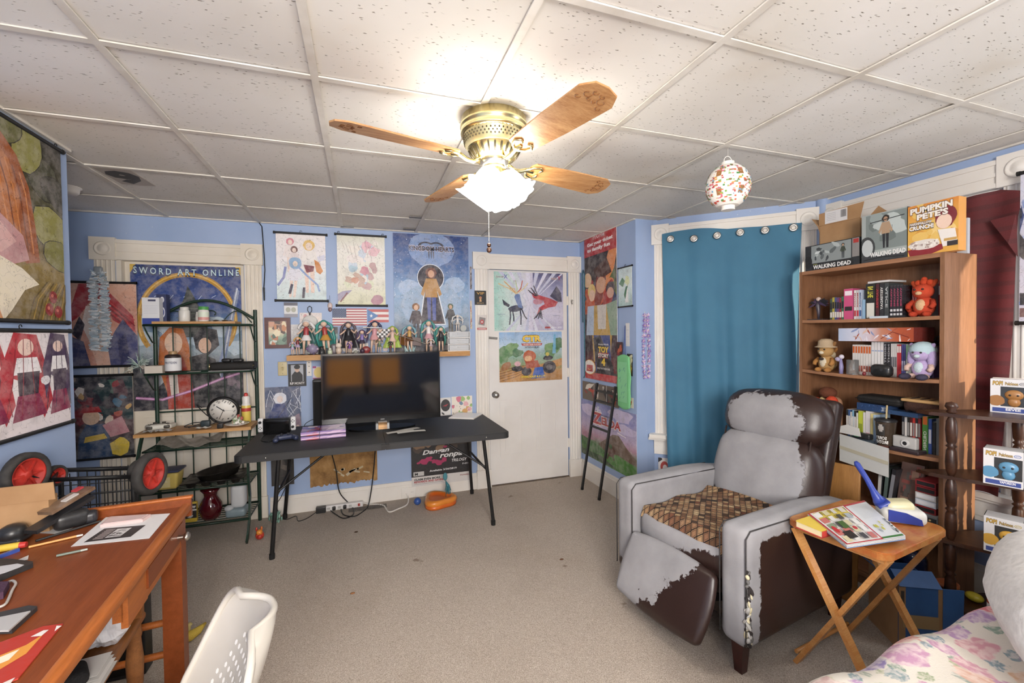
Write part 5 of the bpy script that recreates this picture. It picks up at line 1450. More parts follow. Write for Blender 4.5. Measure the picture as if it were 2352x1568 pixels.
def doorA(a):
    a.hgrad(0, 1, [(0, '#9fcfc4'), (.2, '#c6dcd8'), (.5, '#d8d4e6'), (.75, '#8e90b4'), (1, '#5c5c88')]); a.grad(.55, 1, [(0, '#b6b0cc'), (.3, '#d0cce0'), (.7, '#a2a4c6'), (1, '#4c4c7a')])
    for k in range(8): a.poly([(.5, .45), (.06+.13*k, 1), (.12+.13*k, 1)], '#dcdcee' if k % 2 else '#c8cce2')
    for k in range(6): a.poly([(.5, .45), (.15+.14*k, 0), (.2+.14*k, 0)], '#d8dae8' if k % 2 else '#bfc4dc')
    a.ell(.62, .5, .07, .05, '#c48a9c', 14, 0, .3, 2)
    # plain antlered quadruped and plain red winged shape
    a.ell(.3, .38, .11, .055, '#3d4258', 16, 8, .1, 1); a.poly([(.34, .4), (.4, .38), (.36, .62), (.31, .64), (.28, .58)], '#5d7ab0')
    for (x0, x1, y1) in ((.22, .21, .1), (.25, .27, .16), (.36, .37, .1), (.38, .46, .2)): a.line([(x0, .38), ((x0+x1)/2+.01, .24), (x1, y1)], .018, '#33374a')
    a.poly([(.2, .4), (.13, .44), (.11, .54), (.17, .48), (.22, .44)], '#2f3346')
    for k, (x, y, c) in enumerate(((.06, .8, '#dcc08a'), (.14, .84, '#d8a060'), (.3, .86, '#b8cc9c'), (.4, .86, '#c4604a'), (.48, .82, '#e0cfa0'), (.22, .72, '#d8c090'))): a.line([(.31, .63), ((.31+x)/2+.02, .72), (x, y)], .014, c)
    a.poly([(.62, .62), (.8, .56), (.92, .5), (.88, .42), (.78, .4), (.66, .34), (.6, .26), (.64, .4), (.72, .46), (.7, .52), (.56, .56), (.52, .66)], '#b8404a'); a.poly([(.8, .6), (.9, .78), (.97, .66), (.98, .5), (.92, .5)], '#4a4a60')
    for k in range(5): a.line([(.58+.01*k, .6), (.48+.02*k, .7+.02*k-.05*(k % 2))], .014, '#2e2c3c'); a.line([(.66, .34+.01*k), (.56+.03*k, .2+.02*(k % 2))], .014, '#2e2c3c')
    a.text('Pokémon', .03, .90, .13, .93, '#6a6a8a', .02, 0, '#e0d8c0', .12); a.text('X', .135, .885, .19, .955, '#3a62a8', .03); a.text('Pokémon', .82, .895, .91, .925, '#8a4a6a', .02, 0, '#e0d8c0', .12); a.text('Y', .915, .885, .965, .955, '#b8324a', .03)
    a.rect(.72, .035, .80, .065, '#b8323a'); a.text('NINTENDO', .81, .04, .90, .06, '#ececf0', .02); a.text('3DS', .91, .035, .97, .065, '#ececf0', .03)
    a.line([(.04, .28), (.15, .28)], .006, '#7a86a0'); a.line([(.84, .26), (.94, .26)], .006, '#7a86a0')
poster('door_poster', 'pale lilac and teal poster with an antlered animal on the upper door', W_BACK, (1134, 623, 1294, 758), doorA, off=-.009, mat=ILLU)
def doorB(a):
    a.grad(0, 1, [(0, '#a87a46'), (.2, '#b98a50'), (.32, '#8a9a6a'), (.5, '#8fb0a0'), (.72, '#b8d0e4'), (1, '#8fb6e0')])
    for k, (u, v, r) in enumerate(((.1, .6, .12), (.2, .68, .1), (.28, .58, .08), (.05, .5, .1), (.86, .66, .13), (.95, .75, .1), (.8, .55, .08))): a.ell(u, v, r, r*1.1, ('#5f8a5a', '#7aa06c', '#4c7a54')[k % 3], 14, 0, .5, k)
    a.poly([(.84, .55), (.87, .95), (.9, .95), (.9, .55)], '#7ab6d6'); a.poly([(0, .05), (.35, .3), (.6, .32), (1, .45), (1, .3), (.6, .15), (.3, 0), (0, 0)], '#c08c4c')
    for k in range(5): a.line([(0, .02+.05*k), (.25, .1+.05*k), (.42, .2+.03*k)], .012, '#8a5c2c')
    a.ell(.1, .32, .09, .07, '#9c6430', 14, 30, .2, 3)
    a.ell(.28, .26, .09, .06, '#2c2a30', 14, 0, .2, 4); a.ell(.28, .36, .05, .05, '#d8a8b0'); a.ell(.77, .46, .08, .05, '#32303a', 14, 0, .2, 5); a.ell(.76, .54, .03, .04, '#c8b84a')
    a.ell(.79, .27, .11, .13, '#34323a', 18); a.ell(.42, .2, .08, .09, '#3a3840', 16); a.ell(.79, .27, .05, .06, '#6a6668'); a.poly([(.5, .05), (.56, .3), (.68, .28), (.72, .06)], '#3b62b4'); a.ell(.47, .5, .1, .13, '#b85a30', 18, 0, .15, 6); a.ell(.45, .46, .06, .06, '#e0b488'); a.poly([(.4, .4), (.6, .42), (.64, .28), (.42, .26)], '#a84a2a')
    a.text('CTR', .36, .80, .66, .93, '#f0c832', .05, 0, '#8a6414', .1); a.poly([(.34, .77), (.68, .77), (.66, .72), (.36, .72)], '#b8302c'); a.text('CRASH TEAM RACING', .37, .73, .65, .76, '#f4ecd8', .02); a.text('NITRO-FUELED', .40, .67, .63, .71, '#3a3a3e', .03, .2)
    a.text('AVAILABLE 6.21.19', .33, .07, .72, .115, '#f2d83c', .03, .1, '#1c1c1c', .15)
poster('door_poster', 'bright racing game poster lettered CTR on the middle of the door', W_BACK, (1146, 763, 1291, 871), doorB, off=-.009, mat=ILLU)
poster('pass_card', 'black card lettered VIP ROYALTY on the door casing', W_BACK, (1090, 667, 1117, 700), lambda a: (a.text('VIP', .16, .72, .84, .9, '#c89a4c', .02), a.ell(.5, .5, .12, .1, '#b87a5a'), a.poly([(.4, .22), (.6, .22), (.56, .45), (.44, .45)], '#c9a06c'), a.text('ROYALTY', .2, .08, .8, .16, '#c8a870', .02)), 'card', .022, base='#151416')
def badge():
    u0, z0, u1, z1 = rect(W_BACK, 1096, 723, 1118, 752, .023)
    o = thing('clip_badge', 'small grey badge with a red tag hung on the door casing', 'badge', mx=W_BACK @ T(u0, -.023, z0))
    a = Art(u1-u0, z1-z0, '#d6cfca', .002); a.poly([(.1, .25), (.75, .15), (.9, .75), (.25, .85)], '#8a8482'); a.ell(.5, .45, .2, .18, '#b8484a'); a.ell(.5, .45, .08, .08, '#e4dcd8'); a.mb.part('badge_card', PRINT, o)
    a = Art(u1-u0, .018, '#b84a4c', .002, 0, -.02); a.line([(.1, .5), (.9, .5)], .08, '#e8d0cc'); a.mb.part('badge_tag', PRINT, o)
badge()
c = on_y(1313, 695, BACK_Y-.03); mb = MB()
mb.tube([(c.x, BACK_Y-.018, c.z+.02), (c.x, BACK_Y-.035, c.z+.028), (c.x+.004, BACK_Y-.055, c.z+.02)], .004, 6); mb.tube([(c.x, BACK_Y-.018, c.z+.01), (c.x-.004, BACK_Y-.05, c.z-.015), (c.x-.006, BACK_Y-.06, c.z+.0)], .004, 6); mb.ball((c.x, BACK_Y-.03, c.z+.012), .008, 8)
mb.solo('coat_hook', CHROME, 'small double metal coat hook on the right door casing', 'hook')

def toy(a):
    a.rect(0, 0, 1, 1, '#2c2226'); a.grad(0, 1, [(.06, '#7a2a2c'), (.2, '#3a2630'), (.55, '#3c2c30'), (.8, '#2a2024')])
    a.bits(16, .02, .45, .98, .8, ['#c85a34', '#8a3a2c', '#e08a4a', '#5a6a3c', '#3a4a6a', '#a8322c'], .06, .16, 71, .2)
    a.ell(.1, .68, .14, .05, '#e6c29a', 16); a.poly([(.3, .74), (.72, .8), (.86, .7), (.66, .68), (.4, .69)], '#4a2418'); a.ell(.54, .63, .15, .055, '#d8a684', 16)
    a.ell(.24, .6, .13, .05, '#e8c878'); a.ell(.25, .57, .1, .04, '#eec8ac'); a.ell(.82, .6, .13, .04, '#3e3038'); a.ell(.82, .57, .1, .035, '#d8a890')
    a.poly([(.3, .5), (.8, .5), (.86, .3), (.8, .12), (.3, .12), (.24, .32)], '#c9a24e'); a.poly([(.42, .5), (.7, .5), (.68, .34), (.44, .34)], '#d9d2c8'); a.poly([(.1, .5), (.32, .5), (.3, .3), (.05, .3)], '#b8c8dc'); a.poly([(.7, .5), (1, .52), (1, .3), (.82, .3)], '#8fa890'); a.poly([(.3, .3), (.8, .3), (.84, .06), (.36, .06)], '#3a4c8c')
    a.poly([(.28, .28), (.5, .3), (.9, .1), (.9, .04), (.4, .06)], '#22202a')
    a.rect(0, .84, 1, 1, '#b83034'); a.text("IT'S PLAYTIME", .3, .945, .66, .965, '#f4e8e8', .02); a.text('Get your ticket', .1, .9, .9, .932, '#fbf4f2', .05); a.text('to family fun', .1, .862, .82, .894, '#fbf4f2', .05)
    a.text('Disney PIXAR', .45, .232, .76, .245, '#f0f0f0', .02); a.text('TOY', .44, .185, .76, .225, '#f2cc3a', .05, 0, '#3c2c18', .15); a.text('STORY', .44, .155, .76, .18, '#f4f0e8', .04, 0, '#a82c2c', .3); a.text('4', .54, .10, .66, .15, '#f2cc3a', .06, 0, '#3c2c18', .12); a.text('ONLY IN THEATRES', .4, .075, .8, .087, '#e6e6e6', .02)
    a.rect(0, 0, 1, .045, '#b83034'); a.ell(.16, .08, .20, .052, '#e0a84a', 20); a.ell(.15, .08, .185, .048, '#f4ece4', 20); a.poly([(.04, .05), (.26, .05), (.26, .095), (.06, .095)], '#b8323a'); a.ring(.15, .075, .06, .014, .25, '#f0c84a', 12, 200, 340)
poster('wall_poster', 'tall film poster with red top lettered Get your ticket to family fun', W_RIGHT, (1342, 541, 1418.5, 881), toy, off=.012, th=.004, mat=ILLU, base='#f0eeec')
def toyarm(a): a.poly([(0, .1), (.3, .5), (.9, .62), (1, .9), (.7, 1), (.2, .85), (0, .9)], '#a8b4a0'); a.ell(.5, .55, .3, .25, '#5c5458')
def minis(a):
    a.grad(0, 1, [(0, '#a8c8c4'), (.5, '#dcecec'), (1, '#cfe2e4')]); a.poly([(.05, .6), (.3, .75), (.5, .65), (.35, .5)], '#5a8a6a'); a.ell(.65, .65, .18, .12, '#dfe6b8', 14, 20, .5, 3); a.poly([(.5, .1), (.75, .1), (.72, .42), (.6, .5), (.5, .4)], '#eef0ee'); a.poly([(.42, .3), (.55, .5), (.7, .52), (.62, .4), (.52, .18)], '#4c7a5c')
scroll('wall_scroll', 'small pale green wall scroll on the right wall beside the film poster', W_RIGHT, (1420, 617, 1452, 702), minis, .012, .006, rod=.006)
def zelda(a):
    a.grad(0, 1, [(0, '#2c4a22'), (.18, '#4c7a34'), (.3, '#5c7a52'), (.42, '#b48a9c'), (.55, '#b8a6c4'), (.8, '#8f8fc0'), (1, '#7c82b4')])
    for k, (u, v, r) in enumerate(((.2, .85, .2), (.75, .9, .2), (.85, .7, .16), (.4, .68, .2))): a.ell(u, v, r, r*.5, '#c3b8d6', 14, 0, .4, k)
    a.poly([(.35, .3), (.62, .56), (.72, .58), (.84, .44), (1, .3), (1, .22), (.5, .22)], '#6a5444'); a.poly([(0, .4), (.12, .44), (.3, .34), (0, .3)], '#a8788c')
    a.poly([(0, .34), (.25, .3), (.5, .2), (.3, .1), (0, .2)], '#3c6a30'); a.poly([(.3, .12), (.7, .26), (1, .2), (1, .0), (.3, 0)], '#4a8434'); a.poly([(0, .1), (.4, .12), (.7, .02), (0, 0)], '#27451f')
    a.ell(.6, .27, .07, .08, '#5a3624', 14, 40, .3, 3); a.ell(.58, .35, .03, .04, '#3c5a34'); a.line([(.56, .24), (.52, .12)], .02, '#4a2c1e'); a.line([(.62, .24), (.64, .14)], .02, '#4a2c1e')
    a.ell(.34, .74, .1, .14, '#5c5c8a', 14, 0, .2, 7); a.line([(.36, .95), (.3, .55)], .03, '#c9ccd8')
    a.text('Z', .24, .64, .42, .84, '#b02c34', .04, 0, '#eadfd6', .08); a.text('ELDA', .42, .66, .76, .79, '#b02c34', .04, 0, '#eadfd6', .1); a.text('THE LEGEND OF', .4, .81, .6, .83, '#3a2c3c', .02); a.line([(.7, .62), (.84, .59)], .012, '#e0d8e0')
poster('wall_poster', 'lilac and green landscape poster lettered ZELDA on the right wall', W_RIGHT, (1335, 915, 1463, 1106), zelda, off=.006, mat=ILLU)
poster('art_print', 'row of dark comic prints below the film poster', W_RIGHT, (1338, 874, 1421, 938), lambda a: (a.bits(22, .05, .1, .95, .9, ['#c8b8a0', '#2c2a2e', '#8a3a30', '#d8d0c4', '#4a6a4a', '#30486a', '#b8442c'], .05, .13, 81), a.line([(.36, 0), (.36, 1)], .01, '#e0dcd8'), a.line([(.7, 0), (.7, 1)], .01, '#e0dcd8')), 'print', .008, base='#6a5c50')
poster('art_print', 'small white paper strip pinned to the right wall', W_RIGHT, (1437, 742, 1446, 795), lambda a: (a.line([(.2, .7), (.8, .7)], .05, '#b8bcc4'), a.line([(.2, .4), (.8, .4)], .05, '#b8bcc4')), 'print', base='#e8e6e4')
poster('art_print', 'dark red card beside the green pouch', W_RIGHT, (1415, 785, 1430, 817), lambda a: a.bits(7, .1, .1, .9, .9, ['#8a2a2c', '#b85a3c', '#2c2024'], .1, .25, 91), 'print', .016, base='#4a2024')
poster('art_print', 'black and gold card behind the green pouch', W_RIGHT, (1440, 812, 1453, 864), lambda a: a.bits(8, .1, .1, .9, .9, ['#c8a84a', '#2a2a2a', '#e0d8b8'], .1, .25, 92), 'print', .007, base='#2c2b28')
poster('art_print', 'small cream card with a painted flower low on the right wall', W_RIGHT, (1441, 911, 1455, 938), lambda a: (a.ell(.5, .5, .25, .2, '#b8683c', 10, 0, .4, 1), a.ell(.5, .35, .15, .1, '#7a9a5a', 10, 0, .4, 2)), 'print', .007, base='#e6dfd0')
def pouch():
    u0, z0, u1, z1 = rect(W_RIGHT, 1420, 818, 1447, 938, .03)
    o = thing('drawstring_pouch', 'bright green printed pouch hanging from a blue lanyard', 'pouch', mx=W_RIGHT @ T(u0, -.02, z0))
    w_, h_ = u1-u0, z1-z0
    mb = MB(); mb.rbox((w_/2, -.012, h_/2), (w_, .02, h_), .009, 5, puff=.2, col='#7fc98c', fn=lambda q: Vector((q.x+.006*sin(q.z*30), q.y, q.z))); pc = mb.part('pouch_body', CLOTH, o)
    a = Art(w_*.8, h_*.8, '#86cf96', .0005, w_*.1, h_*.1); rd = random.Random(3)
    for k in range(16):
        x, y = rd.random()*.7+.1, rd.random()*.8+.05; a.line([(x, y), (x+.15*rd.random(), y+.06), (x+.2*rd.random(), y+.1*rd.random())], .02, '#2f6a86')
    a.mb.v = [p+Vector((0, -.0265, 0)) for p in a.mb.v]; a.mb.part('line_print', PRINT, pc)
    mb = MB(); mb.tube([(w_*.4, -.012, h_-.005), (w_*.55, -.01, h_+.12), (w_*.6, -.008, h_+.26)], .003, 5); mb.tube([(w_*.7, -.012, h_-.005), (w_*.62, -.01, h_+.12), (w_*.62, -.008, h_+.26)], .003, 5); mb.part('lanyard', M('blue_lanyard', '#5a6ea8', '#48588c', 30, .8), o)
pouch()
def rope():
    a = on_w(W_RIGHT, 1341, 620, .02); b = on_w(W_RIGHT, 1341, 740, .02); c = on_w(W_RIGHT, 1339, 860, .02)
    mb = MB(); mb.tube([(a[0]-.03, -.02, b[1]), (a[0]-.035, -.02, a[1]-.04), (a[0]-.015, -.02, a[1]), (a[0]+.01, -.02, a[1]-.04), (a[0]+.008, -.022, b[1]), (a[0], -.02, c[1]), (a[0]-.02, -.02, c[1]-.03)], .006, 6)
    mb.v = [W_RIGHT @ p for p in mb.v]; mb.solo('dog_leash', M('teal_rope', '#4c7c8c', '#3c6472', 60, .85), 'teal cord leash looped on the right wall next to the door casing', 'leash')
rope()
# flower garlands
def lei(name, label, top, bottom, wd, cols, W, off, rows, seed, mat=CLOTH):
    a = on_w(W, *top, off); b = on_w(W, *bottom, off); rd = random.Random(seed)
    o = thing(name, label, 'garland', mx=W @ T((a[0]+b[0])/2, -off, b[1])); h_ = a[1]-b[1]; x0 = (a[0]-b[0])/2
    for k in range(rows):
        for s in (-1, 1):
            z = h_*(k+.5)/rows; x = s*wd*.27*(.5+.5*sin(PI*min(1, k/rows*1.15+.1)))
            mb = MB(); n_ = 6; ph = rd.random()*6
            for i in range(n_):
                t = ph+2*PI*i/n_; r = wd*.24*rd.uniform(.8, 1.1)
                d = Vector((cos(t), -.25, sin(t))); s_ = Vector((-sin(t), 0, cos(t)))
                base = Vector((x, -.01*rd.random(), z)); tip = base+d*r
                mb.add([base, base+d*r*.5+s_*r*.35+Vector((0, -.006, 0)), tip, base+d*r*.5-s_*r*.35+Vector((0, -.006, 0))], [(0, 1, 2, 3)], rd.choice(cols[:3]))
            mb.ball((x, -.012, z), wd*.05, 6, cols[3]); mb.part('blossom', mat, o)
    mb = MB(); mb.tube([(x0, 0, h_+.01), (-wd*.2, 0, h_*.6), (-wd*.15, 0, .02), (wd*.15, 0, .02), (wd*.2, 0, h_*.6), (x0, 0, h_+.01)], .002, 5); mb.part('cord', WHITE, o)
    return o
lei('flower_garland', 'lilac and cream artificial flower garland hanging beside the bay window', (1481, 718), (1484, 870), .10, ['#b79ad0', '#d8c6e6', '#9c82c0', '#e6dfae'], W_RET, .005, 13, 3)
def tinsel():
    a = on_y(231, 622, 3.9); b = on_y(233, 805, 3.9); rd = random.Random(6)
    o = thing('tinsel_garland', 'shaggy silver and pale blue tinsel garland over the salmon scroll', 'garland', (b.x, 3.903, b.z))
    mb = MB(); h_ = a.z-b.z
    for k in range(520):
        z = h_*rd.random(); r = .05*(1 if z < h_*.86 else .6)*rd.uniform(.6, 1); s = rd.choice((-1, 1)); y = rd.uniform(-.03, .005)
        p = Vector((s*rd.uniform(0, .02), y, z)); q = p+Vector((s*r, rd.uniform(-.01, .01), rd.uniform(-.015, .015))); w_ = Vector((0, .002, .0045))
        mb.add([p-w_, q-w_, q+w_, p+w_], [(0, 1, 2, 3)], rd.choice(['#dfe6ea', '#c3d2dc', '#f0f2f4', '#a6bccb', '#b4b9bd']))
    mb.part('tinsel', vcol('shiny_tinsel', .3), o, kind='stuff')
    mb = MB(); mb.rbox((0, -.012, h_+.0), (.05, .03, .06), .012, 3, col='#8f979c'); mb.part('tinsel_knot', vcol('shiny_tinsel'), o)
tinsel()
# under the bay sill, and scroll at the right edge
poster('art_print', 'red and white print half hidden behind the teal curtain', W_DIAG, (1512, 1050, 1536, 1090), lambda a: (a.ell(.6, .45, .4, .35, '#c04a44'), a.ell(.65, .4, .22, .2, '#f0e6e2'), a.poly([(0, .7), (.4, .9), (.3, 1), (0, 1)], '#24222a')), 'print', .01, base='#e9e4e0')
def bluew(a): a.bits(24, 0, 0, 1, 1, ['#3a4a7c', '#8a9ac8', '#c9cde0', '#2c3040', '#a8b0d0'], .03, .09, 97, .6); a.poly([(.0, .6), (.2, .52), (.1, .42), (0, .45)], '#26262c'); a.rect(.02, .12, .3, .2, '#30343c'); a.rect(.02, .04, .2, .1, '#6a4a4a')
scroll('wall_scroll', 'white and blue wall scroll hanging over the bay window casing', W_BAY, (2344, 398, 2440, 740), bluew, .10, .012, base='#c9cbdc', hooks=0)

def nine():
    p = on_z(290, 411, CEIL-.003)
    mb = MB(); mb.bb((-.085, -.13, .0), (.085, .13, .003), '#b3aaa0')
    ob = thing('number_plate', 'grey ceiling plate with a black number 9', 'number plate', mx=T(p.x, p.y, CEIL+.0045) @ Matrix.Rotation(rad(-4), 4, 'Z'))
    mb.part('plate', PRINT, ob)
    vs, fs = text_geo('9', .06); m_ = MB()
    m_.add([(-.075+.15*a, .11-.22*b, -.0008) for a, b in vs], fs, '#2b2927'); m_.part('digit', PRINT, ob)
nine()
for k, (u, v, w_, h_) in enumerate(((954, 500, .09, .045), (940, 527, .10, .04), (798, 521, .10, .03))):
    p = on_z(u, v, CEIL-.001); mb = MB(); mb.bb((p.x-w_/2, p.y-h_/2, CEIL-.0012), (p.x+w_/2, p.y+h_/2, CEIL+.0055), ('#7a7672', '#75716c', '#93918c')[k])
    mb.solo('metal_tape_patch', PRINT, ('dark grey tape patch on the ceiling in front of the banner', 'dark grey tape patch at the ceiling edge above the banner', 'silver tape patch at the ceiling edge above the cream scroll')[k], 'tape')
p = on_z(152, 432, CEIL); mb = MB(); mb.lathe([(.0, -.04), (.05, -.04), (.058, -.03), (.062, -.006), (.07, -.004), (.07, 0)], 28, mx=T(p.x-.0, p.y, CEIL+.0085)); mb.solo('smoke_detector', WHITE, 'round white smoke detector on the ceiling past the left wall corner', 'smoke detector')
# hanging cable beside the doorway casing
a = on_y(601, 512, 3.93); b = on_y(606, 660, 3.93); c = on_y(607, 690, 3.93)
mb = MB(); mb.tube([(a.x-.02, 3.94, CEIL), (a.x, 3.935, CEIL-.03), (a.x+.012, 3.93, 2.1), (a.x+.015, 3.93, 1.98), (b.x, 3.93, b.z)], .004, 6); cb = mb.solo('hanging_cable', BLACKM, 'black cable hanging from the ceiling beside the doorway casing', 'cable')
mb = MB(); mb.cyl((b.x, 3.93, b.z), (c.x, 3.93, c.z), .007, .005, n=8); mb.part('plug', BLACKM, cb, w=1)
# wall plates
def plate(name, label, W, r, off, kind):
    u0, z0, u1, z1 = rect(W, *r, off); o = thing(name, label, 'wall plate', mx=W @ T(u0, -off, z0)); w_, h_ = u1-u0, z1-z0
    mb = MB(); mb.rbox((w_/2, .003, h_/2), (w_, .01, h_), .003, 2); mb.part('cover_plate', M('ivory_plastic', '#d3c59a', '#c6b78a', 10, .4) if kind == 's' else WHITE, o)
    if kind == 's':
        mb = MB(); mb.box((w_/2, -.006, h_/2), (.012, .014, .026), rot=RX(20)); mb.part('toggle', MATS['ivory_plastic'], o)
        for z in (.16, .84):
            mb = MB(); mb.ball((w_/2, -.002, h_*z), .003, 6); mb.part('screw', CHROME, o)
    else:
        for x in (.28, .72):
            mb = MB(); mb.cyl((w_*x, -.004, h_/2), (w_*x, .003, h_/2), .017, n=16); s_ = mb.part('socket', WHITE, o)
            if x > .5:
                for dx in (-.006, .006):
                    mb = MB(); mb.box((w_*x+dx, -.0045, h_/2+.004), (.002, .001, .008)); mb.part('slot', BLACKM, s_)
    return o
plate('light_switch', 'ivory light switch plate on the back wall under the shelf end', W_BACK, (638, 831, 660, 862), .005, 's')
plate('wall_outlet', 'white double wall outlet in the baseboard under the table', W_BACK, (922, 1121, 956, 1141), .024, 'o')
# ================================================================== small things
CLEAR = NT('clear_plastic'); CLEAR.set(Base_Color=(.95, .97, .97, 1), Roughness=.08); CLEAR.b.inputs['Transmission Weight'].default_value = .9; CLEAR.b.inputs['IOR'].default_value = 1.25; CLEAR = CLEAR.m
FROST = NT('frosted_plastic'); FROST.set(Base_Color=(.86, .88, .9, 1), Roughness=.35); FROST.b.inputs['Transmission Weight'].default_value = .45; FROST = FROST.m

SZ = 1.300
ws = thing('wall_shelf', 'pine wall shelf plank on white brackets above the television', 'shelf', (.18, 3.86, SZ-.045))
PINE = wood('pine_plank', '#c99a5e', '#a8763c', 0, .5, 7)
mb = MB(); mb.bb((-.553, 3.76, SZ-.042), (.905, BACK_Y-.014, SZ)); mb.part('plank', PINE, ws, w=1)
for px_ in (710, 1000):
    c = on_y(px_, 845, BACK_Y-.003); mb = MB(); mb.bb((c.x-.018, BACK_Y-.004, SZ-.18), (c.x+.018, BACK_Y-.0005, SZ-.042)); mb.bb((c.x-.018, 3.79, SZ-.046), (c.x+.018, BACK_Y, SZ-.042)); br = mb.part('bracket', WHITE, ws, w=1)
    for z in (SZ-.15, SZ-.10, SZ-.07):
        mb = MB(); mb.ball((c.x, BACK_Y-.004, z), .004, 6); mb.part('screw', BLACKM, br, w=1)
def figurine(pxl, hpx, hair, top, low, label, yy=3.84, skin='#e6c4ac', base='#3a3a40', long=1.0, lean=0.0, wide=1.0, extra=None, zb=None, cape=None):
    p = on_y(pxl, 800, yy); h = hpx*.00375; z0 = SZ if zb is None else zb
    o = thing('figurine', label, 'figurine', (p.x, yy, z0), group=None)
    mb = MB(); mb.cyl((0, 0, 0), (0, 0, .006), .03*min(1.3, h/.15), n=18, col=base); mb.part('base', PLASTIC, o)
    k = h/.2; mb = MB()
    def V_(x, y, z): return Vector(((x+lean*z)*k, y*k, z*k+.006))
    for s in (-1, 1): mb.tube([V_(s*.014, 0, 0), V_(s*.013, -.002, .05), V_(s*.012, 0, .095)], [.005*k, .007*k, .010*k], 8, skin)
    mb.tube([V_(0, 0, .085), V_(0, 0, .105), V_(0, 0, .125), V_(0, 0, .145), V_(0, 0, .158)], [.020*k, .016*k, .014*k, .016*k, .005*k], 10, top)
    for s in (-1, 1): mb.tube([V_(s*.016, 0, .145), V_(s*.032*wide, -.01, .125), V_(s*.045*wide, -.02, .115+.03*(s > 0))], [.006*k, .0055*k, .004*k], 6, skin)
    mb.ball(V_(0, -.002, .174), .0175*k, 12, skin); b_ = mb.part('body', PLASTIC, o)
    mb = MB(); mb.lathe([(.030*k*wide, .078*k), (.024*k, .092*k), (.014*k, .112*k)], 16, low, mx=T(lean*.09*k, 0, .006)); mb.part('skirt', PLASTIC, o)
    mb = MB(); mb.ball(V_(0, .004, .178), (.021*k, .020*k, .020*k), 12, hair)
    for s in (-1, 1):
        mb.tube([V_(s*.017, .008, .185), V_(s*.034*wide, .016, .165), V_(s*.042*wide, .018, .165-.05*long), V_(s*.036*wide, .014, .165-.085*long)], [.006*k, .009*k, .008*k, .002*k], 7, hair)
    mb.part('hair', PLASTIC, o)
    if cape:
        mb = MB(); mb.surf(lambda a, b: tuple(V_((a-.5)*(.05+.09*b)*wide, .02+.012*sin(a*9), .15-.12*b)), 10, 6, cape, th=.001); mb.part('cape', PLASTIC, o)
    if extra: extra(o, k)
    return o
def chk(o, k):
    a = Art(.11, .07, '#e8e8e8', .002, -.13, .13)
    for i in range(6):
        for j in range(4):
            if (i+j) % 2: a.rect(i/6, j/4, (i+1)/6, (j+1)/4, '#1c1c1e')
    a.mb.part('checkered_flag', PRINT, o)
    mb = MB(); mb.cyl((-.02, 0, .10), (-.02, 0, .205), .002, n=6, col='#888888'); mb.part('flag_pole', PLASTIC, o)
def flute(o, k):
    mb = MB(); mb.cyl((-.06*k, -.03*k, .16*k), (.05*k, -.03*k, .155*k), .003*k, n=8, col='#c9ccd2'); mb.part('flute', CHROME, o)
def spear(o, k):
    mb = MB(); mb.cyl((-.10, -.045, .15), (.16, -.045, .06), .003, n=6, col='#8a8478'); mb.part('spear', PLASTIC, o)
    mb = MB()
    for i in range(7): mb.cyl((.03*cos(i), .02*sin(i), 0), (.05*cos(i*.9), .03*sin(i), .05+.01*(i % 3)), .012, .001, 6, '#a9c6c8')
    mb.part('ice_base', PLASTIC, o)
    mb = MB(); mb.surf(lambda a, b: (-.02-.06*a, .01-.02*sin(a*5), .14-.09*b+.02*a), 8, 5, '#7a4a1c', th=.001); mb.surf(lambda a, b: (.02+.08*a, .012, .13-.07*b-.01*a), 8, 5, '#4a2418', th=.001); mb.part('cloak', PLASTIC, o)
figurine(672, 28, '#b9a9c9', '#8ab8b8', '#c9b2d6', 'tiny pastel figurine with lilac hair at the left shelf end', 3.80, long=.6)
figurine(684, 38, '#d9a860', '#8a3434', '#b8a8c6', 'small blond figurine with red top at the left shelf end', 3.84, long=.4)
figurine(704, 74, '#e4e4e4', '#a83c40', '#e9e7e6', 'tall figurine in white dress and red jacket with white cap', 3.85, long=.3, cape='#2c5a58')
figurine(752, 74, '#3f9a90', '#a83a34', '#cf9a44', 'teal haired figurine with red top and golden skirt', 3.86, long=1.5, wide=1.15, lean=-.1, cape='#2f7c78')
figurine(801, 70, '#5c5058', '#26242a', '#1e1d22', 'figurine in a wide black dress with grey hair', 3.86, wide=1.1, cape='#2a282e')
figurine(803, 26, '#8a6ab0', '#6a3c8a', '#7a4a9a', 'tiny violet figurine before the black dressed one', 3.79, long=.7)
figurine(832, 52, '#4c3a60', '#8a78b8', '#3a3048', 'purple figurine with dark hair beside the pink figurine', 3.825, wide=.95)
figurine(858, 72, '#2c3258', '#d69aa2', '#d8a0a4', 'pink dressed figurine with navy hair playing a flute', 3.85, extra=flute, lean=.06)
figurine(872, 32, '#6a5a44', '#8a9a74', '#6b7a5a', 'little olive figurine at the feet of the pink one', 3.80, long=.4)
figurine(902, 60, '#a9c24a', '#e2c2b2', '#e6c6b4', 'lime haired figurine beside a checkered flag', 3.86, wide=1.0, extra=chk, cape='#b2cc5c')
figurine(897, 25, '#1f1d22', '#2b282e', '#7a2a34', 'tiny black eared figurine at the shelf front', 3.785, skin='#3a363c', long=.3)
figurine(941, 62, '#7fb0bc', '#c8a05a', '#6a4320', 'figurine with spear, brown cloak and icy base', 3.85, extra=spear, wide=1.2)
figurine(985, 74, '#4f9c98', '#e9e4e2', '#d8a6ae', 'white bunny-eared figurine with teal hair', 3.86, long=1.4, wide=1.05)
figurine(1013, 58, '#3e9488', '#2c2c30', '#25262a', 'dark dressed figurine with teal hair beside the drawers', 3.835, long=1.5, wide=.9)
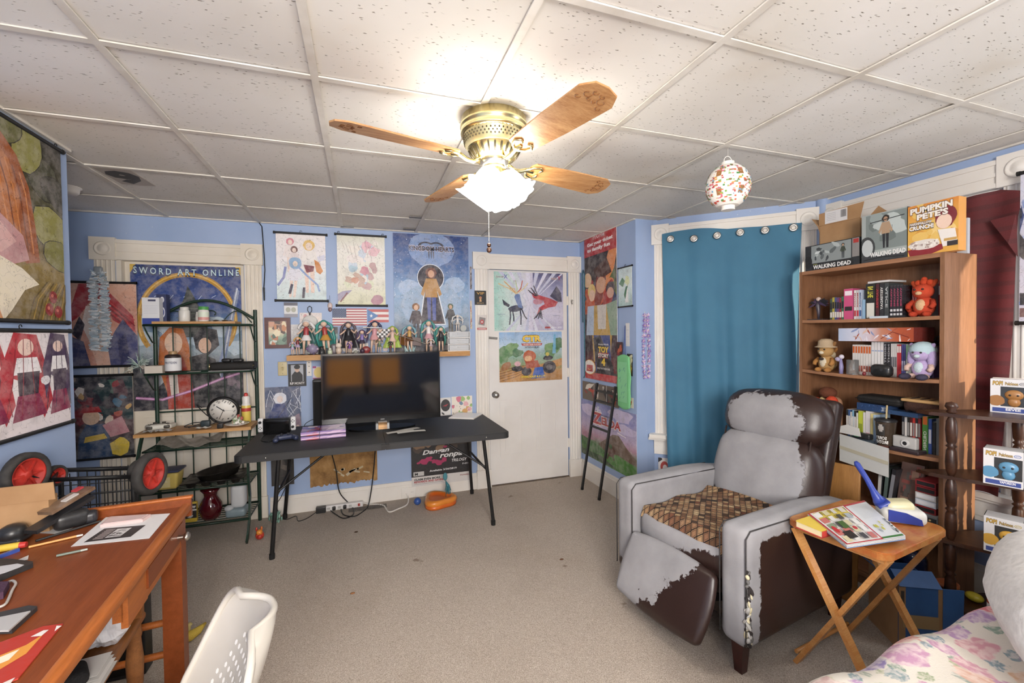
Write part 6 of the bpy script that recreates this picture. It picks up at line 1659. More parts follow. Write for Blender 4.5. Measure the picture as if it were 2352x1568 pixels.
figurine(990, 30, '#ded8d6', '#e0d2d2', '#c9b4ba', 'small white crouching figurine with pink skirt', 3.79, long=.6, wide=1.3)
def prop(fn, name, label, cat, mat=PLASTIC, group=None):
    mb = MB(); fn(mb); return mb.solo(name, mat, label, cat, group)
c = on_y(718, 800, 3.795); prop(lambda m_: (m_.ball((c.x, 3.80, SZ+.046), .044, 16, '#8f86a0'), [m_.ball((c.x+.038*cos(t), 3.775+.01*sin(t*2), SZ+.046+.038*sin(t)), .010, 6, q) for t, q in ((0, '#c9b4c4'), (1, '#6e8a70'), (2, '#d8c8d8'), (3, '#7a5c8a'), (4, '#b8c8c0'), (5, '#5a4a66'))]), 'glass_bauble', 'mottled purple bauble standing on the wall shelf', 'ornament')
c2 = on_y(739, 800, 3.79); prop(lambda m_: m_.lathe([(.022, 0), (.026, .01), (.022, .035), (.012, .05), (.014, .062), (.02, .066)], 16, '#1f2022', mx=T(c2.x, 3.79, SZ)), 'black_vase', 'small black vase on the wall shelf', 'vase')
c3 = on_y(758, 800, 3.79); prop(lambda m_: (m_.rbox((c3.x, 3.79, SZ+.018), (.035, .03, .036), .012, 3, col='#c9d2b4'), m_.ball((c3.x, 3.785, SZ+.042), .012, 8, '#dfe4d0')), 'green_trinket', 'small pale green trinket on the wall shelf', 'ornament')
c4 = on_y(778, 800, 3.80); prop(lambda m_: (m_.ball((c4.x, 3.80, SZ+.03), (.024, .02, .03), 10, '#dcc8b4'), m_.ball((c4.x, 3.79, SZ+.07), (.024, .02, .022), 10, '#e6d6c6'), m_.ball((c4.x-.012, 3.80, SZ+.105), (.007, .006, .024), 8, '#dcc4b8'), m_.ball((c4.x+.014, 3.80, SZ+.105), (.007, .006, .024), 8, '#dcc4b8')), 'rabbit_figurine', 'cream rabbit figurine sitting on the wall shelf', 'ornament')
c5 = on_y(841, 800, 3.79); prop(lambda m_: (m_.ball((c5.x, 3.80, SZ+.03), (.034, .012, .03), 14, '#8a2a2c'), m_.ball((c5.x-.03, 3.79, SZ+.022), (.02, .016, .022), 10, '#3c2038')), 'red_disc_figure', 'low dark figure holding a red disc on the wall shelf', 'ornament')
c6 = on_y(817, 800, 3.785); prop(lambda m_: m_.ball((c6.x, 3.785, SZ+.014), (.018, .016, .014), 10, '#9a9a90'), 'grey_pebble', 'small grey stone on the wall shelf', 'stone')
c7 = on_y(745, 800, 3.90); prop(lambda m_: m_.rbox((on_y(767, 800, 3.83).x, 3.83, SZ+.0415), (.048, .034, .085), .016, 4, col='#6a6268'), 'dark_crystal', 'grey crystal lump behind the rabbit figurine', 'ornament')
# clear drawer unit
u = thing('drawer_unit', 'small white and clear plastic three drawer unit on the shelf end', 'drawers', (.81, 3.855, SZ))
mb = MB(); x0, x1, y0_, y1_, h_ = .712, .912, 3.775, 3.93, .172
for z in (0, h_/3, 2*h_/3, h_-.008): mb.bb((x0, y0_+.004, SZ+z), (x1, y1_, SZ+z+.007))
for x in (x0, x1-.006): mb.bb((x, y0_+.003, SZ+.001), (x+.006, y1_-.001, SZ+h_-.002))
mb.bb((x0+.001, y1_-.006, SZ+.001), (x1-.001, y1_-.002, SZ+h_-.002)); mb.part('frame', M('white_plastic', '#e6e4e2', '#dedbd8', 10, .4), u, w=1)
for k in range(3):
    z = SZ+.009+k*h_/3; mb = MB()
    mb.bb((x0+.009, y0_, z), (x1-.009, y0_+.004, z+.045)); mb.bb((x0+.009, y0_, z), (x0+.012, y1_-.02, z+.042)); mb.bb((x1-.012, y0_, z), (x1-.009, y1_-.02, z+.042)); d_ = mb.part('drawer', FROST, u, w=1)
    mb = MB(); mb.box(((x0+x1)/2, y0_-.004, z+.028), (.03, .008, .008)); mb.part('drawer_pull', FROST, d_, w=1)
rd = random.Random(4)
figurine(1052, 40, '#e6e4e0', '#e8e6e2', '#dedad6', 'white figurine reclining beside a disc on the drawer unit', 3.85, zb=SZ+h_+.0, skin='#e9ddd4', long=1.0, wide=1.6, base='#d9d7d3', extra=lambda o, k: MB().cyl((.05, -.01, .03), (.05, .0, .032), .028, n=20, col='#b9bcb8').part('disc', PLASTIC, o))

def pbox(name, label, cat, mx, dx, dy, dz, base, fn=None, mat=PRINT, group=None, top=None):
    a = Art(dx, dz, base, dy)
    if top: a.mb.add([(0, 0, dz+.0003), (dx, 0, dz+.0003), (dx, dy, dz+.0003), (0, dy, dz+.0003)], [(0, 1, 2, 3)], top)
    if fn: fn(a)
    return a.mb.solo(name, mat, label, cat, group, mx=mx)
# console dock with two white grips
o_ = on_z(645, 985, TZ); dkm = T(o_.x, 3.56, TZ) @ Matrix.Rotation(rad(-4), 4, 'Z')
ns = thing('console_dock', 'black game console dock with white side controllers on the table', 'game console', mx=dkm)
mb = MB(); mb.rbox((0, 0, .052), (.174, .05, .104), .006, 3); mb.part('dock', GB, ns)
mb = MB(); mb.rbox((0, .004, .062), (.178, .014, .10), .004, 3); mb.part('tablet', GB, ns)
for s in (-1, 1):
    mb = MB(); mb.rbox((s*.108, .004, .066), (.036, .022, .102), .014, 4); g = mb.part('side_controller', M('white_gloss_plastic', '#e3e3e3', '#dadada', 10, .3), ns)
    mb = MB(); mb.cyl((s*.108, -.008, .066+.022*-s), (s*.108, -.018, .066+.022*-s), .010, n=12); mb.part('thumb_stick', BLACKM, g)
    for (dx, dz) in ((0, .009), (0, -.009), (.009, 0), (-.009, 0)):
        mb = MB(); mb.cyl((s*.108+dx, -.006, .066+.02*s+dz), (s*.108+dx, -.0105, .066+.02*s+dz), .0035, n=8); mb.part('button', BLACKM, g)
CZ0 = .785
def at(u, v, y): return on_y(u, v, y)
def gamepad(name, label, mx, c1, c2, k=1.0):
    o = thing(name, label, 'game controller', mx=mx)
    mb = MB(); mb.rbox((0, 0, .03*k), (.10*k, .06*k, .034*k), .016*k, 4, col=c1)
    for s in (-1, 1): mb.rbox((s*.055*k, -.028*k, .025*k), (.034*k, .08*k, .032*k), .015*k, 4, col=c1, rot=RZ(s*18))
    mb.part('shell', PLASTIC, o)
    for s in (-1, 1):
        mb = MB(); mb.cyl((s*.022*k, -.016*k, .045*k), (s*.022*k, -.016*k, .056*k), .009*k, .011*k, 12, c2); mb.part('thumb_stick', PLASTIC, o)
        mb = MB(); mb.rbox((s*.042*k, .028*k, .03*k), (.03*k, .014*k, .018*k), .005*k, 2, col=c2); mb.part('trigger', PLASTIC, o)
    for (dx, dy) in ((0, .009), (0, -.009), (.009, 0), (-.009, 0)):
        mb = MB(); mb.cyl((.04*k+dx*k, .004*k+dy*k, .045*k), (.04*k+dx*k, .004*k+dy*k, .05*k), .0035*k, n=8, col=c2); mb.part('button', PLASTIC, o)
    mb = MB(); mb.box((-.04*k, .004*k, .047*k), (.022*k, .006*k, .005*k), c2); mb.box((-.04*k, .004*k, .0472*k), (.006*k, .022*k, .005*k), c2); mb.part('direction_pad', PLASTIC, o)
    return o
p = on_z(654, 1010, TZ); gamepad('game_controller', 'navy blue game controller lying on the black table', T(p.x, p.y, TZ-.0088) @ Matrix.Rotation(.3, 4, 'Z'), '#27304e', '#1a1d2a')
p = at(365, 965, 3.74); gamepad('game_controller', 'white game controller with gold trim on the rack counter', T(p.x, 3.74, CZ0) @ Matrix.Rotation(rad(190), 4, 'Z'), '#d6d2c6', '#3a342a', 1.15)
a0, a1 = on_z(693, 1009, TZ), on_z(788, 1006, TZ)
def skin(a):
    a.grad(0, 1, [(0, '#7a5c8e'), (.5, '#b08ab8'), (1, '#8a72b0')]); a.poly([(.1, 0), (.3, .8), (.45, .4), (.35, 0)], '#b8485a'); a.poly([(.55, .1), (.7, .9), (.95, 1), (.8, .3)], '#cfaad0'); a.line([(0, .3), (.5, .5), (1, .4)], .02, '#e6d0e0'); a.line([(.4, 0), (.42, 1)], .012, '#2a2030')
c_ = thing('game_console', 'slanted game console with a purple and pink printed skin', 'game console', mx=T(a0.x, 3.235, TZ) @ Matrix.Rotation(rad(3), 4, 'Z'))
A_ = Art(.285, .024, '#2a2232', .2, 0, .002); skin(A_); A_.mb.part('lower_shell', PRINT, c_)
A_ = Art(.285, .024, '#6a4c86', .2, 0, .031); skin(A_); A_.mb.part('upper_shell', PRINT, c_)
A_ = Art(.285, .2, '#8a74b4', .001); skin(A_); A_.bits(8, .05, .1, .95, .9, ['#c8a6d0', '#6a5aa0', '#b85a70', '#e4d4e8'], .05, .14, 5); A_.mb.v = [T(0, .0, .0562) @ Matrix.Rotation(-PI/2, 4, 'X') @ p for p in A_.mb.v]; A_.mb.part('printed_top', GLOSSY, c_)
mb = MB(); mb.bb((.002, .012, .024), (.283, .195, .032)); mb.part('centre_gap', BLACKM, c_)
def papers():
    for k, (u, v, ang, c) in enumerate(((920, 992, 12, '#dcd9d2'), (935, 989, 24, '#cfccc4'), (945, 994, 4, '#e0ddd6'))):
        p = on_z(u, v, TZ); mb = MB(); mb.surf(lambda a, b: ((a-.5)*.20, (b-.5)*.05, .004+.003*k+.004*sin(a*3)), 6, 2, c, th=.0006); mb.line = None
        mb.solo('loose_paper', PRINT, ('folded white paper strip in front of the television', 'grey paper strip under the folded papers', 'short white paper strip on the table middle')[k], 'paper', mx=T(p.x, p.y, TZ) @ Matrix.Rotation(rad(ang), 4, 'Z'))
papers()
q0 = [on_z(*p, TZ) for p in ((1030, 961), (1088, 963), (1108, 951), (1052, 948))]
mb = MB(); mb.slab([(p.x, p.y) for p in q0], TZ, TZ+.007, '#b08a5e'); cc = sum(q0, Vector())/4
o = mb.solo('dry_erase_board', WHITE, 'small white board lying on the right end of the black table', 'board')
mb = MB(); mb.slab([(cc.x+(p.x-cc.x)*.94, cc.y+(p.y-cc.y)*.9) for p in q0], TZ+.007, TZ+.0085); mb.part('white_surface', GLOSSY, o, w=1)
a = on_y(718, 872, 3.62); b = on_y(737, 975, 3.62)
sp = thing('speaker', 'slim black tower speaker standing behind the television', 'speaker', (a.x+.06, 3.66, TZ))
mb = MB(); mb.rbox((a.x+.06, 3.66, (a.z+TZ)/2), (.12, .12, a.z-TZ), .006, 2); mb.part('cabinet', BLACKM, sp, w=1)
mb = MB(); mb.bb((a.x+.008, 3.597, TZ+.02), (a.x+.112, 3.602, a.z-.015)); mb.part('grille', M('speaker_grille', '#141416', '#0c0c0d', 300, .9, .4), sp, w=1)
def cord(name, label, pts, r=.003, mat=None, cat='cable'):
    # smooth the given points
    P = [Vector(p) for p in pts]; out = []
    for i in range(len(P)-1):
        p0, p1, p2, p3 = P[max(i-1, 0)], P[i], P[i+1], P[min(i+2, len(P)-1)]
        for k in range(6):
            t = k/6; out.append(.5*((2*p1)+(p2-p0)*t+(2*p0-5*p1+4*p2-p3)*t*t+(3*p1-p0-3*p2+p3)*t**3))
    out.append(P[-1])
    for p in out: p.z = max(p.z, r)
    mb = MB(); mb.tube(out, r, 6); return mb.solo(name, mat or BLACKM, label, cat)
cord('controller_cable', 'thin black lead lying around the navy controller', [on_z(610, 995, TZ+.003), on_z(600, 1010, TZ+.003), on_z(618, 1014, TZ+.003), on_z(640, 1003, TZ+.003), on_z(648, 992, TZ+.003)])
cord('speaker_wire', 'black wire curving up to the tower speaker', [on_z(697, 993, TZ+.003), on_y(700, 975, 3.5), on_y(712, 966, 3.56), on_y(722, 962, 3.6)], .0025)
cord('power_cable', 'black cable dropping from the table to the power strip', [on_y(760, 1035, 3.72), on_y(772, 1080, 3.80), on_y(780, 1130, 3.82), on_z(805, 1160, .006), on_z(812, 1180, .006), on_z(790, 1190, .006), on_z(770, 1180, .006), (on_y(759, 1172, 3.88))], .0045)
cord('power_cable', 'black cable with a long loop beside the floor vent', [on_y(862, 1030, 3.74), on_y(858, 1080, 3.82), on_y(852, 1130, 3.84), on_z(842, 1168, .006), on_z(815, 1185, .006), on_z(790, 1182, .006), on_y(783, 1170, 3.88)], .0045)
cord('adapter_cable', 'thin black cable from the adapter to the left table leg', [on_y(726, 1176, 3.86), on_z(705, 1190, .004), on_z(685, 1196, .004), on_z(680, 1185, .004), on_z(660, 1192, .004), on_z(645, 1190, .004), on_y(636, 1160, 3.9), on_y(646, 1140, 3.915), on_y(660, 1110, 3.93)], .003)
mb = MB(); s0 = on_z(747, 1180, 0); s1 = on_z(832, 1166, 0)
st = thing('power_strip', 'white power strip with red switch against the baseboard', 'power strip', mx=T((s0.x+s1.x)/2, 3.895, 0) @ Matrix.Rotation(rad(0), 4, 'Z'))
mb.rbox((0, 0, .022), (.30, .045, .044), .008, 3); mb.part('housing', M('white_plastic', 0), st)
for k in range(5):
    m2 = MB(); m2.bb((-.12+.042*k-.012, -.0238, .010), (-.12+.042*k+.012, -.0222, .034), '#c9c7c3'); sk = m2.part('socket', PLASTIC, st)
    for dx in (-.005, .005): m2 = MB(); m2.bb((-.12+.042*k+dx-.001, -.0246, .02), (-.12+.042*k+dx+.001, -.0236, .028), '#333333'); m2.part('slot', PLASTIC, sk)
m2 = MB(); m2.bb((.108, -.026, .012), (.126, -.022, .034), '#a8322c'); m2.part('switch', PLASTIC, st, 'red rocker switch')
for k, lab in ((1, 0), (3, 1)):
    x = st.location.x-.12+.042*k
    prop(lambda m_: m_.rbox((x, 3.862, .024), (.026, .03, .028), .006, 2, col='#19191a'), 'plug', ('black plug in the second power strip socket', 'black plug in the fourth power strip socket')[lab], 'plug')
p = on_z(736, 1184, 0); prop(lambda m_: m_.rbox((p.x, 3.87, .026), (.075, .045, .05), .006, 2, col='#202021'), 'power_adapter', 'black power adapter brick at the end of the power strip', 'adapter')
cord('white_cable', 'thick white cable from the power strip to the wall outlet', [(s1.x+.0, 3.90, .03), on_y(850, 1158, 3.90), on_z(880, 1160, .008), on_z(893, 1175, .008), on_z(915, 1168, .008), on_z(935, 1158, .008), on_y(938, 1142, 3.90), on_y(933, 1133, 3.918)], .006, WHITE)
v0, v1 = on_z(800, 1178, 0), on_z(888, 1160, 0)
vt = thing('floor_register', 'grey metal floor vent register by the baseboard', 'vent', ((v0.x+v1.x)/2, 3.83, 0))
mb = MB(); mb.bb((v0.x, 3.79, 0), (v1.x, 3.86, .006)); mb.part('vent_frame', M('dull_vent_grey', '#6a645d', '#57514b', 30, .5, metal=.4), vt, w=1)
for k in range(20):
    x = v0.x+.012+(v1.x-v0.x-.024)*k/19; mb = MB(); mb.box((x, 3.825, .008), (.004, .056, .006)); mb.part('louvre', MATS['dull_vent_grey'], vt, w=1)
p = on_z(959, 1159, 0); prop(lambda m_: m_.ball((p.x, p.y, .031), .031, 18, '#2c549c'), 'blue_ball', 'small blue plastic ball beside the orange cat toy', 'ball')
# cat track toy
p = on_z(1008, 1158, 0); cm = T(p.x, p.y, 0)
cat_ = thing('cat_track_toy', 'orange triangular cat track toy with a teal feather wand', 'cat toy', mx=cm)
def tri(r, z, n=36): return [((r*(1+.16*cos(3*t+.6)))*cos(t), (r*(1+.16*cos(3*t+.6)))*sin(t), z) for t in [2*PI*i/n for i in range(n)]]
def ringsurf(rs, col):
    L = [tri(r, z) for r, z in rs]; n = 36; vs = [p for q in L for p in q]; m_ = MB()
    m_.add(vs, [(i*n+k, i*n+(k+1) % n, (i+1)*n+(k+1) % n, (i+1)*n+k) for i in range(len(L)-1) for k in range(n)], col, True); return m_
ORG = M('orange_translucent_plastic', '#d8702a', '#c85e1e', 10, .3)
ringsurf([(.0, .002), (.125, .002), (.13, .02), (.122, .03)], '#ffffff').part('tray', ORG, cat_)
ringsurf([(.122, .03), (.135, .045), (.128, .066), (.112, .076), (.095, .07)], '#ffffff').part('track_cover', M('pale_orange_plastic', '#e8943f', '#da8332', 10, .3), cat_)
ringsurf([(.095, .07), (.085, .055), (.06, .052), (.0, .056)], '#ffffff').part('centre_plate', ORG, cat_)
mb = MB(); mb.tube([(.06, -.01, .06), (.062, -.01, .16), (.058, -.01, .22)], .003, 6, '#8a7a5a'); mb.part('wand', PLASTIC, cat_)
mb = MB(); mb.ball((.056, -.01, .235), (.02, .012, .035), 10, '#4f8a94')
rd = random.Random(2)
for k in range(26):
    x = .07+rd.uniform(-.01, .02); mb.tube([(.06, -.012, .2), (x, -.014+rd.uniform(-.01, .01), .16), (x+rd.uniform(-.01, .015), -.014, .08+rd.uniform(0, .05))], .003, 4, rd.choice(['#3d8a98', '#4f9aa8', '#357884']))
mb.part('feathers', CLOTH, cat_, 'teal feathers', kind='stuff')
# succulent-like toy, red toy, banana toy
p = on_z(632, 1200, 0); mb = MB()
for k in range(22):
    t = k*2.4; r = .012+.0016*k; mb.ball((p.x+r*cos(t), p.y+r*sin(t)*.6, .045+.03*sin(t*.7)), (.008, .008, .018), 6, ('#7fa596', '#93b6a6', '#6c9384')[k % 3], rot=RX(math.degrees(t)))
mb.ball((p.x, p.y, .045), .03, 10, '#6f9686'); mb.ball((p.x, p.y, .012), (.03, .025, .012), 8, '#7fa596'); mb.solo('spiky_toy', PLASTIC, 'pale green spiky ball toy beside the left table leg', 'toy')
p = on_z(597, 1238, 0); mb = MB(); mb.ball((p.x, p.y, .03), (.028, .03, .03), 12, '#c4361e'); mb.ball((p.x, p.y-.012, .055), (.022, .02, .02), 10, '#d8862a'); mb.ball((p.x-.02, p.y, .075), (.008, .006, .016), 6, '#c4361e'); mb.ball((p.x+.012, p.y, .078), (.008, .006, .016), 6, '#d06a24'); mb.ball((p.x+.005, p.y-.03, .03), (.016, .01, .016), 8, '#b02a1c'); mb.solo('red_toy', PLASTIC, 'small red and orange toy on the carpet by the rack leg', 'toy')
p = on_z(448, 1468, 0); mb = MB(); mb.tube([(p.x-.10+.05*i-.005*i*i, p.y-.035+.012*i*i*.6, .024) for i in range(5)], [.010, .021, .023, .018, .006], 10, '#d6b84e'); mb.ball((p.x+.05, p.y+.10, .024), (.008, .006, .008), 8, '#2b2620'); mb.tube([(p.x-.03, p.y+.012, .035), (p.x-.03, p.y+.02, .06), (p.x-.022, p.y+.022, .07)], .009, 8, '#e0cd86'); mb.solo('banana_toy', PLUSH, 'yellow banana cat toy on the carpet behind the desk leg', 'toy')
for k, (u, v) in enumerate(((818, 1222), (1290, 1285), (810, 1363), (1425, 1333))):
    p = on_z(u, v, 0); prop(lambda m_: m_.ball((p.x, p.y, .003), (.014, .009, .004), 8, ('#4a3220', '#6a4a34', '#9a6a44', '#2c2622')[k]), 'leaf_scrap', ('dark leaf scrap on the carpet in front of the table', 'brown speck on the open carpet', 'tan smear of debris on the carpet middle', 'black scrap on the carpet near the recliner')[k], 'debris', CLOTH)

def at(u, v, y): return on_y(u, v, y)
TOPZ = 1.556
prop(lambda m_: m_.bb((at(357, 742, 3.75).x, 3.69, 1.549), (at(545, 742, 3.75).x, 3.86, 1.566)), 'wooden_board', 'light wooden board lying across the top of the green rack', 'board', WB)
RT = 1.566
p = at(350, 740, 3.74)
def tissue(a): a.rect(0, 0, 1, .22, '#2a3f96'); [a.line([(.1, .7-.06*k), (.9, .7-.06*k)], .012, '#b8bccc') for k in range(6)]; a.rect(.35, .86, .8, .93, '#3a3a5c')
pbox('medicine_carton', 'white and blue medicine carton on the top left of the rack', 'box', T(p.x-.05, 3.72, 1.549), .10, .06, .185, '#dfe0e4', tissue)
p = at(365, 740, 3.77); pbox('medicine_carton', 'navy carton with an oval emblem behind the white carton', 'box', T(p.x-.02, 3.79, 1.549), .06, .06, .215, '#26305c', lambda a: (a.ell(.6, .4, .25, .18, '#d8dae4'), a.ell(.6, .4, .18, .12, '#3a4a8a'), a.ell(.6, .82, .2, .1, '#d8dae4')))
def bottle(name, label, x, y, z, r, h, body, cap, capr=.8, lab=None, caph=.18, mat=PLASTIC, txt=None):
    o = thing(name, label, 'bottle', (x, y, z))
    hb = h*(1-caph); mb = MB(); mb.lathe([(r*.92, 0), (r, .004), (r, hb*.86), (r*.9, hb*.94), (r*capr*.9, hb)], 20, body); mb.part('body', mat, o)
    mb = MB(); mb.lathe([(r*capr, hb-.002), (r*capr, h-.003), (r*capr*.93, h)], 20, cap); mb.part('cap', PLASTIC, o)
    if lab:
        mb = MB(); n = 24; z0_, z1_ = hb*.12, hb*.8
        for (q0_, q1_, c) in lab: mb.lathe([(r+.0006, z0_+(z1_-z0_)*q0_), (r+.0006, z0_+(z1_-z0_)*q1_)], 20, c)
        lb = mb.part('paper_label', PRINT, o)
        if txt:
            vs, fs = text_geo(txt[0], .02); mb = MB(); wd = txt[3]
            mb.add([((r+.0012)*sin((a-.5)*wd), -(r+.0012)*cos((a-.5)*wd), z0_+(z1_-z0_)*(txt[1]+(txt[2]-txt[1])*b)) for a, b in vs], fs, txt[4]); mb.part('lettering', PRINT, lb)
    return o
bottle('pill_bottle', 'plain white pill bottle on the board on top of the rack', at(424, 735, 3.76).x, 3.76, RT, .034, .105, '#dedcd6', '#d8d6d0', .8)
bottle('pill_bottle', 'short white pill bottle beside the green capped jar', at(455, 735, 3.76).x, 3.79, RT, .024, .072, '#d6d4d0', '#e0deda', .85, [(.1, .7, '#e6e4e0')])
bottle('vitamin_jar', 'white jar with green lid and pink label on top of the rack', at(469, 735, 3.75).x, 3.74, RT, .034, .108, '#e6e2de', '#4c9a4a', .95, [(0, .35, '#d89a94'), (.35, 1, '#d9e2d0')], .2)
prop(lambda m_: m_.surf(lambda a, b: (at(500, 735, 3.77).x+(a-.5)*.16, 3.72+b*.12, RT+.004+.01*abs(sin(a*9+b*4))), 12, 6, '#c4c4c2', th=.001), 'plastic_wrap', 'crinkled clear plastic wrap on the rack top board', 'wrapping', FROST)
S2 = 1.199
p = at(358, 845, 3.74); prop(lambda m_: (m_.bb((p.x-.055, 3.71, S2), (p.x+.048, 3.80, S2+.055), '#cfc6ba'), m_.box((p.x-.075, 3.75, S2+.05), (.04, .085, .002), '#d9d2c8', rot=RY(50))), 'small_carton', 'small open beige carton on the second rack shelf', 'box', PRINT)
bottle('supplement_bottle', 'large dark brown supplement bottle with white label on the second rack shelf', at(398, 845, 3.74).x, 3.74, S2, .048, .155, '#2a1710', '#a8875c', .52, [(0, 1, '#e2e2e4')], .13, txt=('PROTEXIN', .55, .72, 1.5, '#2a2f5c'))
cs = thing('zip_case', 'black zip case with gold edges on the second rack shelf', 'case', (at(538, 845, 3.78).x, 3.78, S2+.006))
mb = MB(); mb.rbox((0, 0, .03), (.29, .14, .055), .018, 4); mb.part('case_body', M('black_nylon', '#1d1b1a', '#131211', 200, .7, .3), cs)
mb = MB(); mb.tube([(-.145, -.065, .03), (.145, -.065, .03)], .003, 6); mb.tube([(-.14, -.07, .012), (-.14, -.07, .05)], .004, 6); mb.part('gold_zip', BRASS, cs)
x = at(532, 830, 3.77).x; prop(lambda m_: (m_.rbox((x-.03, 3.76, S2+.078), (.06, .05, .03), .014, 3, col='#111113'), m_.rbox((x+.045, 3.76, S2+.076), (.07, .05, .028), .013, 3, col='#151517'), m_.tube([(x-.06, 3.77, S2+.075), (x, 3.74, S2+.085), (x+.08, 3.77, S2+.075)], .005, 6, '#0e0e10')), 'sunglasses', 'black sunglasses resting on the zip case', 'glasses')
prop(lambda m_: m_.bb((at(480, 848, 3.72).x, 3.702, S2), (at(575, 848, 3.72).x, 3.82, S2+.006), '#c4c2c0'), 'magazine', 'thin pale magazine under the zip case', 'magazine', PRINT)
prop(lambda m_: m_.bb((at(430, 848, 3.72).x, 3.71, S2), (at(455, 848, 3.72).x, 3.78, S2+.004), '#b9b7b2'), 'note_pad', 'small grey note pad between the bottle and the case', 'note pad', PRINT)
mb = MB(); rd = random.Random(12); c0 = at(320, 842, 3.72)
for k in range(44):
    t = rd.random()*6.28; ph = rd.uniform(-.6, 1.4); d = Vector((cos(t)*cos(ph), sin(t)*cos(ph)*.5, sin(ph)))*rd.uniform(.05, .10)
    mb.tube([c0, c0+d*.6+Vector((0, 0, .01)), c0+d], .0022, 4, rd.choice(['#a9bcb4', '#c9d6d0', '#8aa39a']))
mb.solo('tinsel_tuft', PLASTIC, 'tuft of pale green tinsel strands at the rack shelf edge', 'garland')
CZ = .796
# wall clock leaning on the counter
p = at(516, 930, 3.83); clk = thing('wall_clock', 'round white wall clock with black rim leaning on the rack counter', 'clock', mx=T(p.x, 3.80, CZ+.105) @ Matrix.Rotation(rad(12), 4, 'X'))
q_ = Matrix.Rotation(PI/2, 4, 'X')
mb = MB(); mb.lathe([(.088, -.01), (.105, -.01), (.108, .006), (.102, .018), (.092, .018), (.09, .008)], 48, mx=q_, caps=0); mb.part('rim', BLACKM, clk)
mb = MB(); mb.lathe([(0, .004), (.093, .004), (.093, .006), (0, .006)], 48, mx=q_); fc = mb.part('clock_face', M('white_dial', '#ece9e2', '#e6e2da', 4, .5), clk)
tilt_ = rad(38)
for k in range(1, 13):
    t = PI/2-k*PI/6-tilt_*1; vs, fs = text_geo(str(k), .01); mb = MB(); w_ = .011*len(str(k)); cx, cz = .072*cos(t), .072*sin(t)
    mb.add([Matrix.Rotation(tilt_, 4, 'Y') @ Vector(((a-.5)*w_, 0, (b-.5)*.019)) + Vector((cx, -.0066, cz)) for a, b in vs], fs, '#1c1b1a'); mb.part('numeral', PRINT, fc)
for k in range(60):
    pass
for (t, L_, w_, c, nm) in ((-50, .055, .006, '#161616', 'hour_hand'), (205, .075, .004, '#161616', 'minute_hand'), (95, .08, .0015, '#8a8a8a', 'second_hand')):
    t = rad(90-t); mb = MB(); mb.bar((-.01*cos(t), -.0085, -.01*sin(t)), (L_*cos(t), -.0085, L_*sin(t)), w_, .0012, c, up=(0, 1, 0)); mb.part(nm, PLASTIC, clk)
x = at(566, 960, 3.82).x; cn = thing('spray_can', 'white and yellow spray can with red cap on the rack counter', 'can', (x, 3.82, CZ))
mb = MB(); mb.lathe([(.030, 0), (.032, .004), (.032, .13), (.026, .145)], 20, cols=['#e2c85a', '#e2c85a', '#e6e2dc']); cb_ = mb.part('can_body', PLASTIC, cn)
mb = MB(); mb.lathe([(.0325, .085), (.0325, .11)], 20, '#b8342c'); mb.part('label_band', PRINT, cb_)
mb = MB(); mb.lathe([(.026, .145), (.027, .19), (.02, .2)], 18, '#e8e4de'); mb.part('collar', PLASTIC, cn)
mb = MB(); mb.lathe([(.013, .2), (.013, .215), (.008, .224), (0, .225)], 14, '#c02c26'); mb.part('cap', PLASTIC, cn)
x = at(545, 968, 3.695).x; dsh = thing('porcelain_dish', 'white porcelain dish with a modelled flower ornament on the rack counter', 'dish', (x, 3.695, CZ))
mb = MB(); mb.lathe([(.03, 0), (.05, .004), (.078, .016), (.08, .019), (.05, .008), (0, .006)], 30, '#e6e2dc'); mb.part('plate', GLOSSY, dsh)
mb = MB(); rd = random.Random(5)
for k in range(46):
    t = rd.random()*6.28; r = .035*rd.random()**.5; mb.ball((r*cos(t), .01+r*sin(t)*.5, .015+rd.random()*.075*(1-r/.06)), rd.uniform(.007, .013), 6, rd.choice(['#e6ded4', '#c9d2bc', '#b85a52', '#d8a89a', '#f0ece4', '#8a9a78']))
mb.part('flower_ornament', GLOSSY, dsh, kind='stuff')
cord('charger_cable', 'black charger cable looping on the rack counter', [(at(455, 940, 3.74).x, 3.82, CZ+.13), (at(446, 930, 3.74).x, 3.8, CZ+.15), (at(470, 950, 3.74).x, 3.78, CZ+.08), (at(490, 965, 3.7).x, 3.76, CZ+.03), (at(470, 968, 3.7).x, 3.74, CZ+.012), (at(420, 966, 3.7).x, 3.73, CZ+.01), (at(435, 955, 3.7).x, 3.76, CZ+.03), (at(460, 962, 3.7).x, 3.74, CZ+.03), (at(432, 969, 3.7).x, 3.7, CZ+.008)], .0035)
x = at(467, 968, 3.7).x; prop(lambda m_: m_.rbox((x, 3.75, CZ+.022), (.06, .04, .044), .008, 2, col='#26343a'), 'wall_charger', 'dark teal wall charger on the rack counter', 'charger')
x = at(506, 975, 3.64).x; prop(lambda m_: m_.rbox((x, 3.64, CZ+.016), (.035, .03, .032), .004, 2, col='#1c1c1d'), 'black_dice_box', 'tiny black box at the front of the rack counter', 'box')
for k, (u, v, c) in enumerate(((380, 975, '#d2d2d0'), (470, 970, '#e0dcd4'), (350, 977, '#b8b6b2'))):
    x = at(u, v, 3.69).x; rd = random.Random(k)
    prop(lambda m_: m_.surf(lambda a, b: (x+(a-.5)*.09, 3.67+(b-.5)*.07, CZ+.003+.012*abs(sin(a*7+k)*cos(b*5))), 8, 6, c, th=.0006), 'crumpled_wrapper', ('grey crumpled wrapper beside the white controller', 'white paper scrap before the clock', 'silver crumpled foil at the counter left end')[k], 'wrapper', PRINT)
